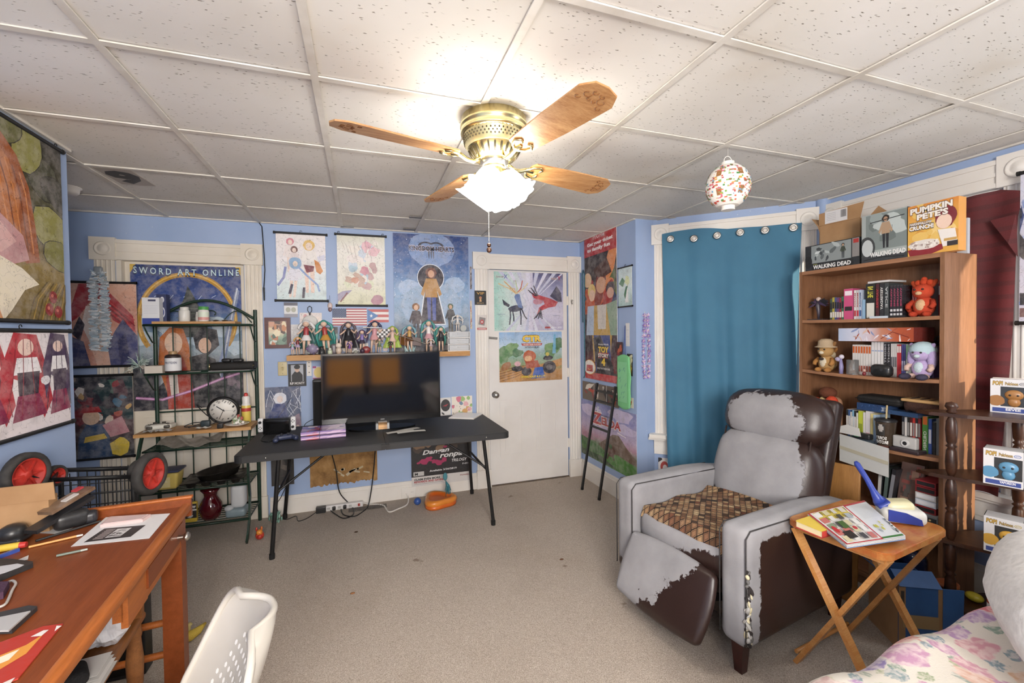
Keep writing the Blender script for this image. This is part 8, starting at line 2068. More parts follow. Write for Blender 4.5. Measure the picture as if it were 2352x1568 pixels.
y = yb(1939); mb = MB(); mb.tube([(2.674, y, shelf_z(1, y)), (2.676, y, shelf_z(1, y)+.04), (2.678, y+.004, shelf_z(1, y)+.09)], [.010, .012, .006], 8, '#8a84b0'); mb.ball((2.678, y, shelf_z(1, y)+.10), .014, 8, '#d6d0de'); mb.ball((2.678, y+.018, shelf_z(1, y)+.085), (.008, .022, .014), 8, '#b8b0d0'); mb.solo('violet_figure', PLASTIC, 'small pale violet figure beside the glass tumbler', 'figurine')
y = yb(1992); prop(lambda m_: (m_.ball((2.676, y, shelf_z(1, y)+.012), (.01, .01, .012), 8, '#7a1c24'), m_.ball((2.676, y, shelf_z(1, y)+.03), .009, 8, '#c8a090')), 'tiny_red_figure', 'tiny red figure beside the black clock', 'figurine')
cord('audio_cable', 'coiled black cable beside the lavender doll', [(2.83+.03*cos(t), yb(2124)+.03*cos(t*.9), z1+.172+.05*abs(sin(t*.5))) for t in [i*.7 for i in range(14)]], .005)
# lower book shelf
for i, (c, nm, h) in enumerate((('#2a2c30', 'black disc case', 75), ('#3c5a8a', 'blue disc case', 75), ('#c9c6c2', 'white disc case', 70), ('#7aa8c4', 'sky blue disc case', 75), ('#26262a', 'dark grey disc case', 75), ('#d2d0cc', 'light grey disc case', 70))): book(2, 1944+4.6*i, 1948.2+4.6*i, h, c, nm, S2_, ((.4, .8, '#e0dcd6'),))
book(2, 1972, 1982, 76, '#b8c23c', 'lime green book', S2_, ((.3, .6, '#8a9a2c'),)); book(2, 1983, 1988, 74, '#dcd8d2', 'white paperback beside the lime book', S2_, ((.1, .3, '#b03038'),)); book(2, 1989, 1999, 78, '#d9d4d4', 'white hardback with a pink base', S2_, ((.05, .35, '#d8a0ac'),)); book(2, 2000, 2006, 74, '#d8c88a', 'pale yellow paperback', S2_); book(2, 2006.5, 2013, 72, '#a8bfd6', 'powder blue paperback', S2_)
for i, (c, nm) in enumerate((('#1f2430', 'navy black disc case'), ('#c6c4c4', 'silver disc case'), ('#24221f', 'black case with gold letters'), ('#5a1c1f', 'oxblood disc case'), ('#c8362c', 'scarlet disc case'), ('#2b2b30', 'graphite disc case'), ('#8a2a2c', 'crimson disc case'))): book(2, 2062+6.2*i, 2067.6+6.2*i, 74, c, nm, S2_, ((.45, .85, '#dcd4cc' if i % 2 else '#8a8684'),))
book(2, 2109, 2122, 80, '#4f8a3c', 'tall green book with an orange top', S2_, ((.78, 1, '#cf6a2c'),), title=('CHILDREN', .1, .6, '#e6e6d8')); book(2, 2123, 2131, 76, '#3c5aa0', 'royal blue paperback', S2_, ((.3, .7, '#d8dce8'),)); book(2, 2132, 2140, 70, '#2a2a2c', 'black paperback by the right side', S2_); book(2, 2141, 2152, 78, '#6a6e70', 'grey hardback by the right side', S2_)
z2 = shelf_z(2, 1.65)
def lyb(name, label, u0, u1, zz, th, dep, col, fn=None, x=2.70, cat='box'):
    a, b = sorted((yb(u0, 930), yb(u1, 930))); return pbox(name, label, cat, T(x, b, zz) @ Matrix.Rotation(-PI/2, 4, 'Z'), b-a, dep, th, col, fn, GLOSSY)
zA = z2+78*.00238+.004
lyb('boxed_set', 'dark blue long boxed set lying on the lower book row', 1968, 2038, zA, .040, .15, '#24406a', lambda a: (a.bits(14, .05, .1, .95, .9, ['#35588a', '#1c2c4a', '#4a6a9a'], .02, .05, 3), a.text('2012', .82, .2, .96, .8, '#c9d4e0', .02)))
lyb('boxed_set', 'second blue boxed set lying over the right disc cases', 2040, 2108, zA, .022, .15, '#2c4a72', lambda a: a.bits(10, .05, .1, .95, .9, ['#3c5c86', '#20304a'], .02, .05, 4))
cs2 = thing('hard_case', 'black zip hard case on top of the blue boxed set', 'case', (2.77, yb(2012, 930), zA+.041)); mb = MB(); mb.rbox((0, 0, .022), (.13, .22, .046), .02, 4); mb.part('case_body', MATS['black_nylon'], cs2); mb = MB(); mb.rbox((0, 0, .024), (.133, .223, .004), .002, 2); mb.part('zip', BLACKM, cs2)
y = yb(2110, 920); mb = MB(); mb.rbox((0, 0, 0), (.12, .17, .07), .033, 7, fn=lambda q: q+Vector((0, 0, .006*sin(q.y*160)))); mb.v = [T(2.77, y, zA+.057) @ p for p in mb.v]; o = mb.solo('knit_hat', M('brown_knit', '#4a2f24', '#35211a', 160, .95, .6), 'brown knitted hat with a tan band on the lower shelf', 'hat'); mb = MB(); mb.rbox((2.77, y, zA+.085), (.125, .172, .016), .007, 4, col='#c9a06a'); mb.part('hat_band', CLOTH, o, w=1)
# cup with straw
y = yb(2037, 980); cup = thing('tumbler_cup', 'dark printed tumbler cup with straw on the lower shelf', 'cup', (2.69, y, shelf_z(2, y)))
mb = MB(); mb.lathe([(.0, 0), (.032, 0), (.036, .02), (.047, .15)], 28, cols=['#5a2c22', '#5a2c22', '#3a2c1c']); cbd = mb.part('cup_body', GLOSSY, cup)
mb = MB(); vs, fs = text_geo('SORRY', .03); vs2, fs2 = text_geo('BROTHER', .03)
def wrapc(a, b, z0_, z1_, w_): 
    r = .0365+.0105*((z0_+(z1_-z0_)*b)/.15)+.0012; t = PI+(-.5+a)*-w_ ; t = PI+(a-.5)*w_
    return (r*cos(t), r*sin(t)*-1*-1, z0_+(z1_-z0_)*b)
mb.add([wrapc(1-a, b, .052, .07, 1.3) for a, b in vs], fs, '#e9e6e0'); mb.add([wrapc(1-a, b, .03, .048, 1.6) for a, b in vs2], fs2, '#e9e6e0'); mb.part('lettering', PRINT, cbd)
mb = MB(); mb.surf(lambda a, b: wrapc(a, b, .075, .135, .9), 8, 6, lambda a, b: '#b0aaa4' if (a-.5)**2*3+(b-.6)**2*3 < .3 else '#26231f'); mb.part('portrait_print', PRINT, cbd)
mb = MB(); mb.lathe([(.049, .148), (.05, .156), (.04, .162), (0, .163)], 28, '#17171a'); mb.part('lid', PLASTIC, cup)
mb = MB(); mb.cyl((.005, 0, .16), (.0, -.006, .235), .0045, n=8, col='#c9b68a'); mb.part('straw', PLASTIC, cup)
y = yb(2088, 1010); z2 = shelf_z(2, y); cam_ = thing('compact_camera', 'silver compact camera on a dark case on the lower shelf', 'camera', (2.685, y, z2))
mb = MB(); mb.rbox((2.69, y, z2+.011), (.07, .13, .02), .005, 2, col='#2c1c22'); mb.part('camera_case', PLASTIC, cam_, w=1)
mb = MB(); mb.rbox((2.688, y+.008, z2+.052), (.03, .105, .06), .006, 3, col='#b9b7b4'); mb.part('camera_body', PLASTIC, cam_, w=1)
mb = MB(); mb.cyl((2.675, y+.0, z2+.05), (2.664, y+.0, z2+.05), .017, n=20, col='#d8d6d4'); mb.cyl((2.664, y, z2+.05), (2.6635, y, z2+.05), .010, n=16, col='#1a1a1c'); mb.part('lens', PLASTIC, cam_, w=1)
y = yb(1990, 990); z2 = shelf_z(2, y); prop(lambda m_: (m_.rbox((2.672, y, z2+.048), (.04, .09, .034), .010, 3, col='#17181a'), m_.bb((2.6512, y+.01, z2+.042), (2.6522, y+.035, z2+.054), '#5cc07a')), 'radio', 'small black radio with a green display on the lower shelf', 'radio')
# orange pompom plush behind the recliner back
y = yb(1905, 930); z2 = shelf_z(2, y); o = thing('pompom_plush', 'brown furry plush with an orange pompom above the recliner', 'plush toy', (2.70, y, z2)); rd = random.Random(2)
mb = MB(); mb.rbox((.02, .0, .12), (.09, .11, .24), .04, 6, col='#b98a6a', fn=fuzz); mb.part('body', PLUSH, o)
mb = MB(); mb.ball((.0, .01, .26), (.045, .05, .036), 14, '#6a3a24'); mb.part('hair', PLUSH, o)
mb = MB(); mb.ball((-.03, -.035, .215), .032, 12, '#d0482a'); mb.part('pompom', PLUSH, o)
mb = MB(); mb.ball((-.02, .07, .21), (.02, .035, .018), 10, '#c84a2c'); mb.tube([(-.03, .03, .225), (-.03, .0, .205), (-.03, -.01, .18)], .012, 8, '#e0c890'); mb.part('scarf', PLUSH, o)
# brown leather thing and white board poking out
p0 = on_x(1938, 1012, 2.60); p1 = on_x(2019, 1095, 2.60)
mb = MB(); mb.prism([(0, 0), (.235, -.03), (.235, .125), (0, .155)], .006, mx=T(2.61, p0.y+.03, p1.z+.03) @ Matrix.Rotation(rad(-84), 4, 'Z'), col='#c6c6c2'); o = mb.solo('foam_board', PRINT, 'white board with a strip of tape propped in front of the bookcase', 'board')
mb = MB(); mb.prism([(.0, .07), (.235, .035), (.235, .055), (0, .09)], .0008, mx=T(2.608, p0.y+.03, p1.z+.03) @ Matrix.Rotation(rad(-84), 4, 'Z'), col='#b9b29c'); mb.part('tape_strip', PRINT, o, w=1)
p = on_x(1975, 990, 2.66); mb = MB(); mb.rbox((2.659, p.y+.02, shelf_z(2, p.y)+.0165), (.064, .17, .03), .014, 4, col='#3a4652', rot=RX(-2)); mb.solo('slate_bag', CLOTH, 'slate grey folded bag on the front of the lower shelf', 'bag')
p = on_x(1955, 985, 2.66); prop(lambda m_: (m_.prism([(p.y-.06, .0), (p.y+.06, 0), (p.y+.05, .04), (p.y+.01, .055), (p.y-.05, .045)], .004, mx=T(2.645, 0, p.z-.03) @ Matrix(((0, 1, 0, 0), (1, 0, 0, 0), (0, 0, 1, 0), (0, 0, 0, 1))), col='#dcdad6')), 'cloud_cutout', 'white cloud-shaped cutout beside the recliner back', 'cutout', PRINT)
# bottom shelves
def leanbook(label, u0, u1, v0, v1, col, ang, col2, th=.02):
    a = on_x(u0, v1, 2.69); b = on_x(u1, v0, 2.69); h_ = b.z-a.z
    mb = MB(); mb.bb((0, -th/2, 0), (.16, th/2, h_), col); mb.bb((-.0006, -th*.4, h_*.15), (0, th*.4, h_*.8), col2)
    mb.solo('book', GLOSSY, label, 'book', mx=T(2.69, a.y, max(a.z, .46)) @ Matrix.Rotation(rad(ang), 4, 'X'))
z3 = shelf_z(3, yb(2108, 1150))+.004
for i, (u_, c, c2, lab) in enumerate(((2030, '#1f2024', '#cfccc6', 'black tall book with white lettering leaning in the bottom shelves'), (2042, '#17201f', '#5a6a64', 'dark green tall book leaning in the bottom shelves'), (2052, '#242228', '#8a8a90', 'charcoal tall book leaning in the bottom shelves'))):
    y = yb(u_, 1120); mb = MB(); mb.bb((0, -.0095, 0), (.18, .0095, .27), c); mb.bb((-.0006, -.008, .03), (0, .008, .24), c2); mb.solo('book', GLOSSY, lab, 'book', mx=T(2.685, y+.02, shelf_z(3, y)) @ Matrix.Rotation(rad(3+2*i), 4, 'X'))
y = yb(2085, 1100); mb = MB(); mb.bb((0, -.05, 0), (.012, .05, .22), '#5a4038'); rd = random.Random(5)
for k in range(26):
    yy, zz = rd.uniform(-.048, .008), rd.uniform(.01, .17); mb.bb((-.0006-.00004*k, yy, zz), (0, yy+rd.uniform(.015, .04), zz+rd.uniform(.015, .045)), rd.choice(['#6a4a40', '#3c2c28', '#8a6a58', '#7a3a34', '#4a4440']))
mb.solo('record_sleeve', PRINT, 'brown mottled record sleeve leaning in the bottom shelves', 'record', mx=T(2.70, y, z3+.083) @ Matrix.Rotation(rad(12), 4, 'Y'))
y = yb(2108, 1150); vc = thing('disc_player', 'silver disc player lying on the bottom shelves', 'disc player', (2.74, y, z3+.03))
mb = MB(); mb.rbox((2.76, y+.0, z3+.058), (.19, .20, .05), .006, 2, col='#6e7072'); mb.part('housing', PLASTIC, vc, w=1)
mb = MB(); mb.bb((2.6635, y-.095, z3+.043), (2.6655, y+.095, z3+.068), '#2c2d30'); fp_ = mb.part('front_panel', PLASTIC, vc, w=1)
for dy in (-.07, .02): mb = MB(); mb.ball((2.663, y+dy, z3+.056), .005, 8, '#c9b27a'); mb.part('button', PLASTIC, fp_, w=1)
prop(lambda m_: m_.rbox((2.77, yb(2108, 1150), z3+.017), (.18, .20, .034), .004, 2, col='#c9b49a'), 'cream_box', 'flat cream box under the silver disc player', 'box', PRINT)
for i, (c, lab) in enumerate((('#8a1f24', 'red rimmed black media case at the bottom of the small stack'), ('#c6cbd6', 'white and blue media case in the small stack'), ('#d0ccc8', 'white media case in the small stack'), ('#7a1c22', 'dark red media case in the small stack'), ('#8a2228', 'red rimmed media case at the top of the small stack'))):
    yy = yb(2140, 1100); zz = z3+.083+.0325*i; prop(lambda m_: (m_.bb((2.675, yy-.03, zz), (2.80, yy+.055, zz+.030), c), m_.bb((2.6742, yy-.024, zz+.006), (2.675, yy+.049, zz+.024), '#1b191b' if c[1] in '78' else '#e6e6ea')), 'media_case', lab, 'case')
# red metal pole and wooden board behind the recliner
p = on_x(1962, 1120, 2.60); prop(lambda m_: m_.cyl((2.60, p.y, 0), (2.60, p.y, 1.0-.36), .010, n=10, col='#b02a2c'), 'red_pole', 'thin red pole standing behind the recliner', 'pole')
a = on_z(1945, 1150, .4); 
bpos = on_x(1945, 1150, 2.40); mb = MB(); mb.rbox((0, 0, .36), (.016, .34, .72), .007, 2, fn=lambda q: q); mb.v = [T(2.40, bpos.y+.14, 0) @ Matrix.Rotation(rad(14), 4, 'Z') @ Matrix.Rotation(rad(4), 4, 'Y') @ p for p in mb.v]
mb.solo('leaning_panel', wood('brown_panel', '#a8773e', '#8f6230', 2, .5), 'brown wooden panel leaning upright behind the recliner', 'panel')
# boxes on top of the bookcase
ZT = BH+.001
def tb_box(name, label, u0, u1, hpx_top, vbot, dep, base, fn, x=2.68, ang=-90, cat='box', mat=GLOSSY):
    a = on_x(u0, vbot, x); b = on_x(u1, vbot, x); h = on_x((u0+u1)/2, hpx_top, x).z-ZT
    return pbox(name, label, cat, T(x, a.y, ZT) @ Matrix.Rotation(rad(ang), 4, 'Z'), a.y-b.y, dep, h, base, fn, mat)
def wd1(a):
    a.rect(0, 0, 1, 1, '#23262a'); a.rect(.12, .28, .86, .97, '#8c9494'); a.bits(12, .18, .35, .6, .9, ['#b4bcbc', '#5c6466', '#d0d8d8', '#3c4246'], .04, .09, 31); a.fig(.72, .32, .55, '#2b2522', '#b89880', '#3c4438', '#30343a'); a.ell(.06, .35, .08, .25, '#121315'); a.rect(.88, .3, 1, .98, '#8a8684'); a.rect(.9, .8, .99, .95, '#a8322e')
    a.rect(.14, .0, .9, .24, '#141517'); a.text('THE', .16, .205, .24, .245, '#9aa04a', .02); a.text('WALKING DEAD', .16, .04, .86, .2, '#e6e6e4', .04)
tb_box('toy_box', 'low grey figure box lettered WALKING DEAD on the bookcase', 1850, 1974, 555, 618, .10, '#2a2c2e', wd1)
def wd2(a):
    a.rect(0, 0, 1, 1, '#a5adab'); a.rect(.1, .24, 1, .98, '#7f8a88'); a.bits(10, .1, .3, .9, .95, ['#98a4a2', '#6c7674', '#bcc6c4'], .08, .16, 33); a.fig(.55, .26, .66, '#2c221c', '#b08c70', '#b09478', '#24262c', 0, 1.0); a.line([(.2, .82), (.95, .86)], .02, '#23262a'); a.ell(.12, .3, .2, .24, '#3c4042', 18); a.ell(.14, .3, .13, .18, '#c0c6c6', 16)
    a.rect(0, 0, 1, .12, '#35383c'); a.text('WALKING DEAD', .2, .1, .98, .2, '#e8e8e6', .04); a.line([(.05, .05), (.5, .08), (.95, .04)], .02, '#16171a')
tb_box('toy_box', 'tall grey figure box with a clear window lettered WALKING DEAD', 1979, 2083, 486, 603, .14, '#3a3e40', wd2, x=2.675)
def cereal(a):
    a.grad(0, 1, [(0, '#e0a848'), (.5, '#e6b450'), (1, '#d98a38')]); a.bits(14, .02, .3, .98, .98, ['#e8c068', '#d89a44', '#f0cf84'], .06, .14, 41)
    a.poly([(.0, .12), (.3, .16), (.7, .16), (.72, .06), (.5, 0), (.05, 0)], '#8a1f2a'); a.ell(.34, .2, .32, .1, '#e4dcd4', 20, 0, .1, 3); a.bits(40, .08, .13, .62, .27, ['#f4efe8', '#c9bcb4', '#a8948c'], .012, .03, 42)
    a.ell(.78, .66, .2, .2, '#7a1f2c', 18, 0, .2, 5); a.ell(.74, .58, .15, .14, '#efd0bc', 16); a.poly([(.62, .44), (.95, .42), (1, .12), (.72, .1)], '#ece6e0'); a.rect(.74, .2, .98, .25, '#c8a05a'); a.rect(.8, .1, 1, .19, '#2b2426')
    a.text('PUMPKIN', .06, .83, .9, .95, '#efe9e0', .05, 0, '#6a4a3c', .1, tilt=.02); a.text("PETE'S", .2, .7, .82, .82, '#efe9e0', .05, 0, '#6a4a3c', .1, tilt=.02); a.text('MARSHMALLOW', .05, .6, .5, .655, '#e9e2da', .04, 0, '#3c2c30', .15); a.text('CRUNCH!', .04, .5, .54, .59, '#f0eae2', .05, 0, '#3c2c30', .15)
tb_box('cereal_box', "orange cereal box lettered PUMPKIN PETE'S on the bookcase", 2085, 2201, 463, 584, .06, '#d8953c', cereal, x=2.67)
a = on_x(1915, 610, 2.80); 
pc = thing('shipping_carton', 'open brown shipping carton with a white label behind the figure boxes', 'box', mx=T(2.80, on_x(1882, 560, 2.80).y, ZT) @ Matrix.Rotation(rad(-86), 4, 'Z'))
wq = abs(on_x(1882, 560, 2.8).y-on_x(1972, 560, 2.8).y); zq = on_x(1930, 475, 2.8).z-ZT
mb = MB(); mb.bb((0, 0, 0), (wq, .004, zq-.09)); mb.bb((0, .1, 0), (wq, .104, zq-.09)); mb.bb((0, 0, 0), (.004, .104, zq-.09)); mb.bb((wq-.004, 0, 0), (wq, .104, zq-.09)); mb.part('carton', KRAFT, pc)
mb = MB(); mb.prism([(.0, zq-.09), (wq, zq-.09), (wq+.02, zq), (-.0, zq-.012)], .004, mx=T(0, -.004, 0)); mb.part('flap', KRAFT, pc)
mb = MB(); mb.prism([(-.05, zq-.03), (.0, zq-.09), (.0, zq-.13), (-.01, zq-.09)], .08, mx=T(0, 0, 0)); mb.part('flap', KRAFT, pc)
lb = Art(wq*.55, .075, '#dedcdc', .0006, wq*.16, zq-.085); [lb.rect(.72+.03*k, .3, .735+.03*k+.006*(k % 2), .9, '#2a2a2c') for k in range(8)]; [lb.line([(.08, .8-.14*k), (.5, .8-.14*k)], .01, '#7a7a7c') for k in range(5)]; lb.mb.v = [p+Vector((0, -.006, 0)) for p in lb.mb.v]; lb.mb.part('shipping_label', PRINT, pc)
mb = MB(); f_ = on_x(2015, 480, 2.82); mb.prism([(-.05, 0), (.05, 0), (.06, .06), (.0, .12), (-.05, .07)], .004, mx=T(2.83, f_.y, ZT) @ Matrix.Rotation(rad(-90), 4, 'Z') @ T(0, 0, f_.z-ZT-.10)); mb.bb((2.822, f_.y-.08, ZT), (2.90, f_.y+.07, f_.z-.06)); mb.solo('brown_carton', KRAFT, 'second brown carton behind the tall figure box', 'box')
tb_box('white_folder', 'white folder standing behind the cereal box', 2198, 2222, 502, 582, .02, '#c9ccd2', None, x=2.84)

# ================================================================== whatnot shelf boxes
def popbox(label, u0, u1, vt, vb, zb_, body, acc, txt, x=None, part=1.0, ang=-78):
    p = on_z(u0, vb, zb_); q = on_z(u1, vb, zb_)
    o = thing('figure_box', label, 'box', mx=T(p.x, p.y, zb_) @ Matrix.Rotation(rad(ang), 4, 'Z'))
    d = math.hypot(q.x-p.x, q.y-p.y) if part == 1.0 else part
    d_ = .115; dep = .09; h = d_*1.38*.98
    mb = MB(); mb.bb((0, .002, 0), (d_, dep, .002), '#e2e0e0'); mb.bb((0, dep-.002, 0), (d_, dep, h), '#d8d6d6'); mb.bb((0, .002, h-.002), (d_, dep, h), '#dcdada'); mb.bb((0, .002, 0), (.002, dep, h), '#e0dede'); mb.bb((d_-.002, .002, 0), (d_, dep, h), '#b8bcc0'); mb.part('carton', PRINT, o)
    a = Art(d_, h, '#e6e4e4', .0015)
    a.k = 1
    a.text('POP!', .06, .82, .34, .94, '#c8a24a', .05, .1, '#4a3a2c', .1); a.text('Pokémon', .40, .83, .74, .91, '#b8964a', .03, 0, '#4a4030', .1); a.ring(.86, .87, .09, .045, .2, acc, 20); a.text('577', .81, .85, .91, .89, acc, .02)
    a.rect(.28, .2, .98, .78, '#2e2f30'); a.rect(.06, .03, .95, .15, '#3c4f94'); a.text(txt, .42, .07, .82, .145, '#e6e6ea', .04)
    a.ell(.16, .36, .24, .16, body, 18, 0, .1, 3); a.mb.part('printed_front', GLOSSY, o)
    mb = MB(); mb.ball((d_*.64, -.0, h*.54), (.030, .012, .024), 14, body); mb.ball((d_*.64, .0, h*.33), (.021, .011, .022), 10, body); mb.ball((d_*.64-.012, -.011, h*.54), .0045, 6, '#1c1614'); mb.ball((d_*.64+.012, -.011, h*.54), .0045, 6, '#1c1614'); mb.part('boxed_figure', PLASTIC, o)
    mb = MB(); mb.bb((d_*.28, -.0135, h*.2), (d_*.98, -.0128, h*.78)); mb.part('clear_window', CLEAR, o) if False else None
    return o
popbox('white collectible figure box lettered EEVEE on the top whatnot shelf', 2274, 2352, 865, 945, 1.0585, '#a8743c', '#3a3a3c', 'EEVEE', ang=-72)
popbox('white collectible figure box lettered VAPOREON on the second whatnot shelf', 2258, 2344, 1020, 1108, .7685, '#5c94b8', '#4a6ab0', 'VAPOREON', ang=-72)
popbox('white collectible figure box lettered JOLTEON on the third whatnot shelf', 2259, 2346, 1190, 1262, .4705, '#d6a43c', '#c8b04a', 'JOLTEON', ang=-72)
popbox('white collectible figure box with a red print on the lowest whatnot shelf', 2266, 2352, 1325, 1400, .1655, '#a83c28', '#8a3a2c', 'FLAREON', ang=-72)
p = on_z(2238, 1380, .166); prop(lambda m_: m_.ball((p.x, p.y, .166+.02), (.026, .034, .021), 16, '#d8c83c'), 'plastic_egg', 'yellow plastic egg on the lowest whatnot shelf', 'toy', GLOSSY)
# blue carton under the tray table
bm = T(2.27, 1.27, 0) @ Matrix.Rotation(rad(-30), 4, 'Z')
bb_ = thing('blue_carton', 'opened blue and brown cardboard carton on the floor behind the tray table', 'box', mx=bm)
BL = M('blue_printed_cardboard', '#2f5688', '#274a78', 8, .6); hB = .295
mb = MB(); mb.bb((0, 0, 0), (.17, .004, hB)); mb.part('front_panel', BL, bb_); mb = MB(); mb.bb((0, .004, 0), (.004, .22, hB)); mb.part('side_panel', KRAFT, bb_); mb = MB(); mb.bb((.166, .004, 0), (.17, .22, hB)); mb.part('side_panel', BL, bb_); mb = MB(); mb.bb((.004, .216, 0), (.166, .22, hB)); mb.part('back_panel', BL, bb_); mb = MB(); mb.bb((.004, .004, 0), (.166, .216, .004)); mb.part('bottom', KRAFT, bb_)
mb = MB(); mb.box((.085, .03, hB+.02), (.165, .003, .08), rot=RX(-55)); mb.part('flap', BL, bb_); mb = MB(); mb.box((-.03, .11, hB+.02), (.003, .20, .09), rot=RY(-50)); mb.part('flap', BL, bb_)
mb = MB(); mb.prism([(.17, .0), (.245, .01), (.25, hB+.0), (.17, hB)], .004, mx=T(0, -.002, 0)); mb.part('flap', BL, bb_)
a = Art(.17, hB, '#2f5688', .0006); a.mb = MB(); a.rect(.0, .0, .16, 1, '#8a6844'); a.rect(.05, .55, .13, .92, '#2c241c'); a.rect(.9, 0, 1, 1, '#8a6844'); a.rect(.1, .36, .92, .56, '#8f7550'); a.rect(.35, .12, .6, .18, '#23303f'); a.mb.part('printed_panel', PRINT, bb_)
# clutter behind, between recliner and whatnot
p = on_z(2130, 1330, .22); prop(lambda m_: m_.rbox((2.595, 1.405, .17), (.09, .14, .34), .04, 6, col='#14182c', fn=fuzz), 'dark_bag', 'crumpled navy plastic bag standing before the bookcase', 'bag', M('navy_film', '#12162a', '#1e2440', 20, .2))
prop(lambda m_: m_.lathe([(.035, 0), (.05, .07), (.056, .072), (.056, .092), (.048, .092), (.04, .01), (0, .01)], 24, '#b8683c', mx=T(2.63, 1.272, .1655) @ Matrix.Scale(.75, 4)), 'clay_pot', 'orange clay flower pot on the low whatnot shelf', 'pot')

# ================================================================== things on the tray table
TTZ = .6385
def tq(pts, z): return [on_z(u, v, z) for u, v in pts]
q = tq(((1826, 1205), (1900, 1222), (1960, 1195), (1935, 1165), (1832, 1178)), TTZ+.02)
pb = thing('phone_book', 'thick yellow and red paperback directory on the tray table', 'book', mx=T(1.79, 1.30, TTZ) @ Matrix.Rotation(rad(-4), 4, 'Z'))
q = tq(((1828, 1200), (1888, 1225), (1955, 1205), (1935, 1165)), TTZ+.02); cpt = sum(q, Vector())/4
mb = MB(); ql = [WM[pb].inverted() @ Vector((p.x, p.y, 0)) for p in q]; mb.slab([(p.x, p.y) for p in ql], .0, .004, '#b8302c'); mb.slab([(p.x, p.y) for p in ql], .026, .030, '#e0c24a'); mb.part('cover', PRINT, pb)
cl = sum(ql, Vector())/4; mb = MB(); mb.slab([(cl.x+(p.x-cl.x)*.985, cl.y+(p.y-cl.y)*.985) for p in ql], .004, .026, '#e6d6ac'); mb.part('page_block', PRINT, pb)
ms = [(p.x, p.y) for p in (ql[1], ql[2])]; mb = MB(); mb.slab([ms[0], ms[1], (ms[1][0]*.98+cl.x*.02, ms[1][1]*.98+cl.y*.02), (ms[0][0]*.98+cl.x*.02, ms[0][1]*.98+cl.y*.02)], .002, .0285, '#c0342e'); mb.part('spine', PRINT, pb)
mg = thing('shopping_flyer', 'open colourful shopping flyer with red border on the tray table', 'magazine', tuple(on_z(1960, 1215, TTZ)))
c4 = tq(((1855, 1181), (1945, 1252), (2080, 1232), (1985, 1150)), TTZ+.03)
fold = (c4[3]*.62+c4[0]*.38, c4[2]*.62+c4[1]*.38)
def page(A, B, C, D, base, fn, lift):
    # quad A(bottom-left) B(bottom-right) C(top-right) D(top-left) with printed art
    a = Art(1, 1, base, .001); fn(a); out = MB()
    for p, in [(p,) for p in a.mb.v]:
        u_, v_ = p.x, p.z; w_ = (A*(1-u_)+B*u_)*(1-v_)+(D*(1-u_)+C*u_)*v_
        out.v.append(Vector((w_.x, w_.y, TTZ+.033+lift(u_, v_)-p.y*1.0)))
    out.f, out.c, out.sm = a.mb.f, a.mb.c, a.mb.sm; return out
def flyerL(a):
    a.rect(0, .0, 1, 1, '#b8303a'); a.rect(.02, .04, .98, .96, '#e9e6e2'); a.rect(.04, .1, .32, .92, '#dcc85a')
    r_ = random.Random(6)
    for i in range(5):
        for j in range(4):
            x, y = .06+.19*i, .08+.22*j
            a.rect(x, y, x+.15, y+.15*r_.uniform(.6, 1.1), r_.choice(['#e6e4e0', '#f0eeea', '#d8d4cc', '#4a4a48', '#d8cfa8', '#c8766e', '#a8b2bc', '#dcd6cc', '#8a9a7c'])); a.rect(x, y+.165, x+.11, y+.18, '#3a3638')
    a.ell(.68, .6, .05, .05, '#b8303a'); a.ell(.62, .14, .1, .05, '#c02f36'); a.rect(.72, .2, .92, .42, '#2a2624'); a.rect(.45, .35, .66, .5, '#4a6a34')
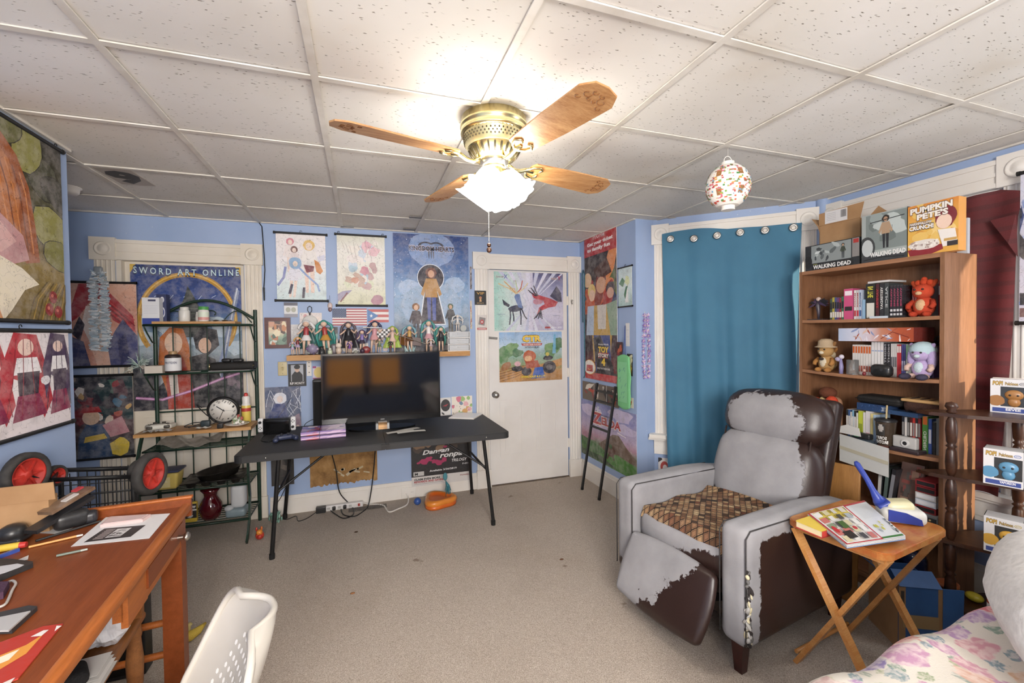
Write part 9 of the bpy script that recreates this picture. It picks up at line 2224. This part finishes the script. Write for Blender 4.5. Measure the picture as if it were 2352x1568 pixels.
def flyerR(a):
    a.rect(0, 0, 1, 1, '#dfe2e6'); a.rect(0, .0, .05, 1, '#b8303a'); a.line([(.97, .0), (.97, .95)], .04, '#3c7a3a'); a.bits(8, .6, .2, .9, .9, ['#c9c44a', '#3a5a34', '#a8b0b8', '#2c2c2c'], .03, .06, 9); [a.line([(.1, .9-.06*k), (.5, .9-.06*k)], .006, '#b0b4ba') for k in range(13)]; a.text('SALE', .55, .86, .9, .96, '#2a3a2c', .03)
page(c4[0], c4[1], fold[1], fold[0], '#e6e2de', lambda a: flyerL(a), lambda u_, v_: .006*sin(v_*PI)+.012*(1-v_)*0).part('left_page', GLOSSY, mg, w=1)
page(fold[0], fold[1], c4[2], c4[3], '#dfe2e6', lambda a: flyerR(a), lambda u_, v_: .004*sin(v_*PI)).part('right_page', GLOSSY, mg, w=1)
mb = MB(); 
for k in range(4): mb.slab([(p.x, p.y) for p in (c4[0], c4[1], c4[2], c4[3])], TTZ+.018+.003*k, TTZ+.0198+.003*k, ('#5a8ac0', '#d8d6d2', '#c9ccd2', '#e0dedc')[k])
mb.v = [Vector((p.x, p.y, p.z)) for p in mb.v]; mb.part('under_pages', PRINT, mg, w=1)
# blue scoop in a clear holder
p = on_z(2068, 1195, TTZ); sc_ = thing('litter_scoop', 'blue plastic scoop standing in a translucent holder on the tray table', 'scoop', mx=T(p.x, p.y, TTZ) @ Matrix.Rotation(rad(-40), 4, 'Z'))
mb = MB(); mb.rbox((0, 0, .03), (.15, .105, .06), .022, 4); mb.part('holder', M('cloudy_plastic', '#c9c8c2', '#d6d4cc', 8, .3), sc_)
mb = MB(); mb.rbox((-.005, .01, .062), (.10, .08, .045), .022, 4, rot=RY(-8)); mb.part('cup', M('yellowed_plastic', '#d3cda8', '#c8c29c', 8, .35), sc_)
mb = MB(); mb.prism([(-.06, .012), (.055, .006), (.05, .03), (.0, .052), (-.06, .06)], .003, mx=T(0, -.0555, 0)); mb.part('blue_window', M('blue_plastic', '#33459c', '#2a3a88', 8, .35), sc_)
BLP = MATS['blue_plastic']
mb = MB(); mb.tube([(-.06, .02, .06), (-.075, .02, .085), (-.085, .03, .11), (-.10, .05, .15), (-.125, .085, .205), (-.13, .09, .215)], [.026, .018, .012, .011, .012, .006], 10); mb.rbox((-.055, .02, .06), (.05, .08, .025), .01, 3, rot=RY(-35)); mb.part('handle', BLP, sc_)
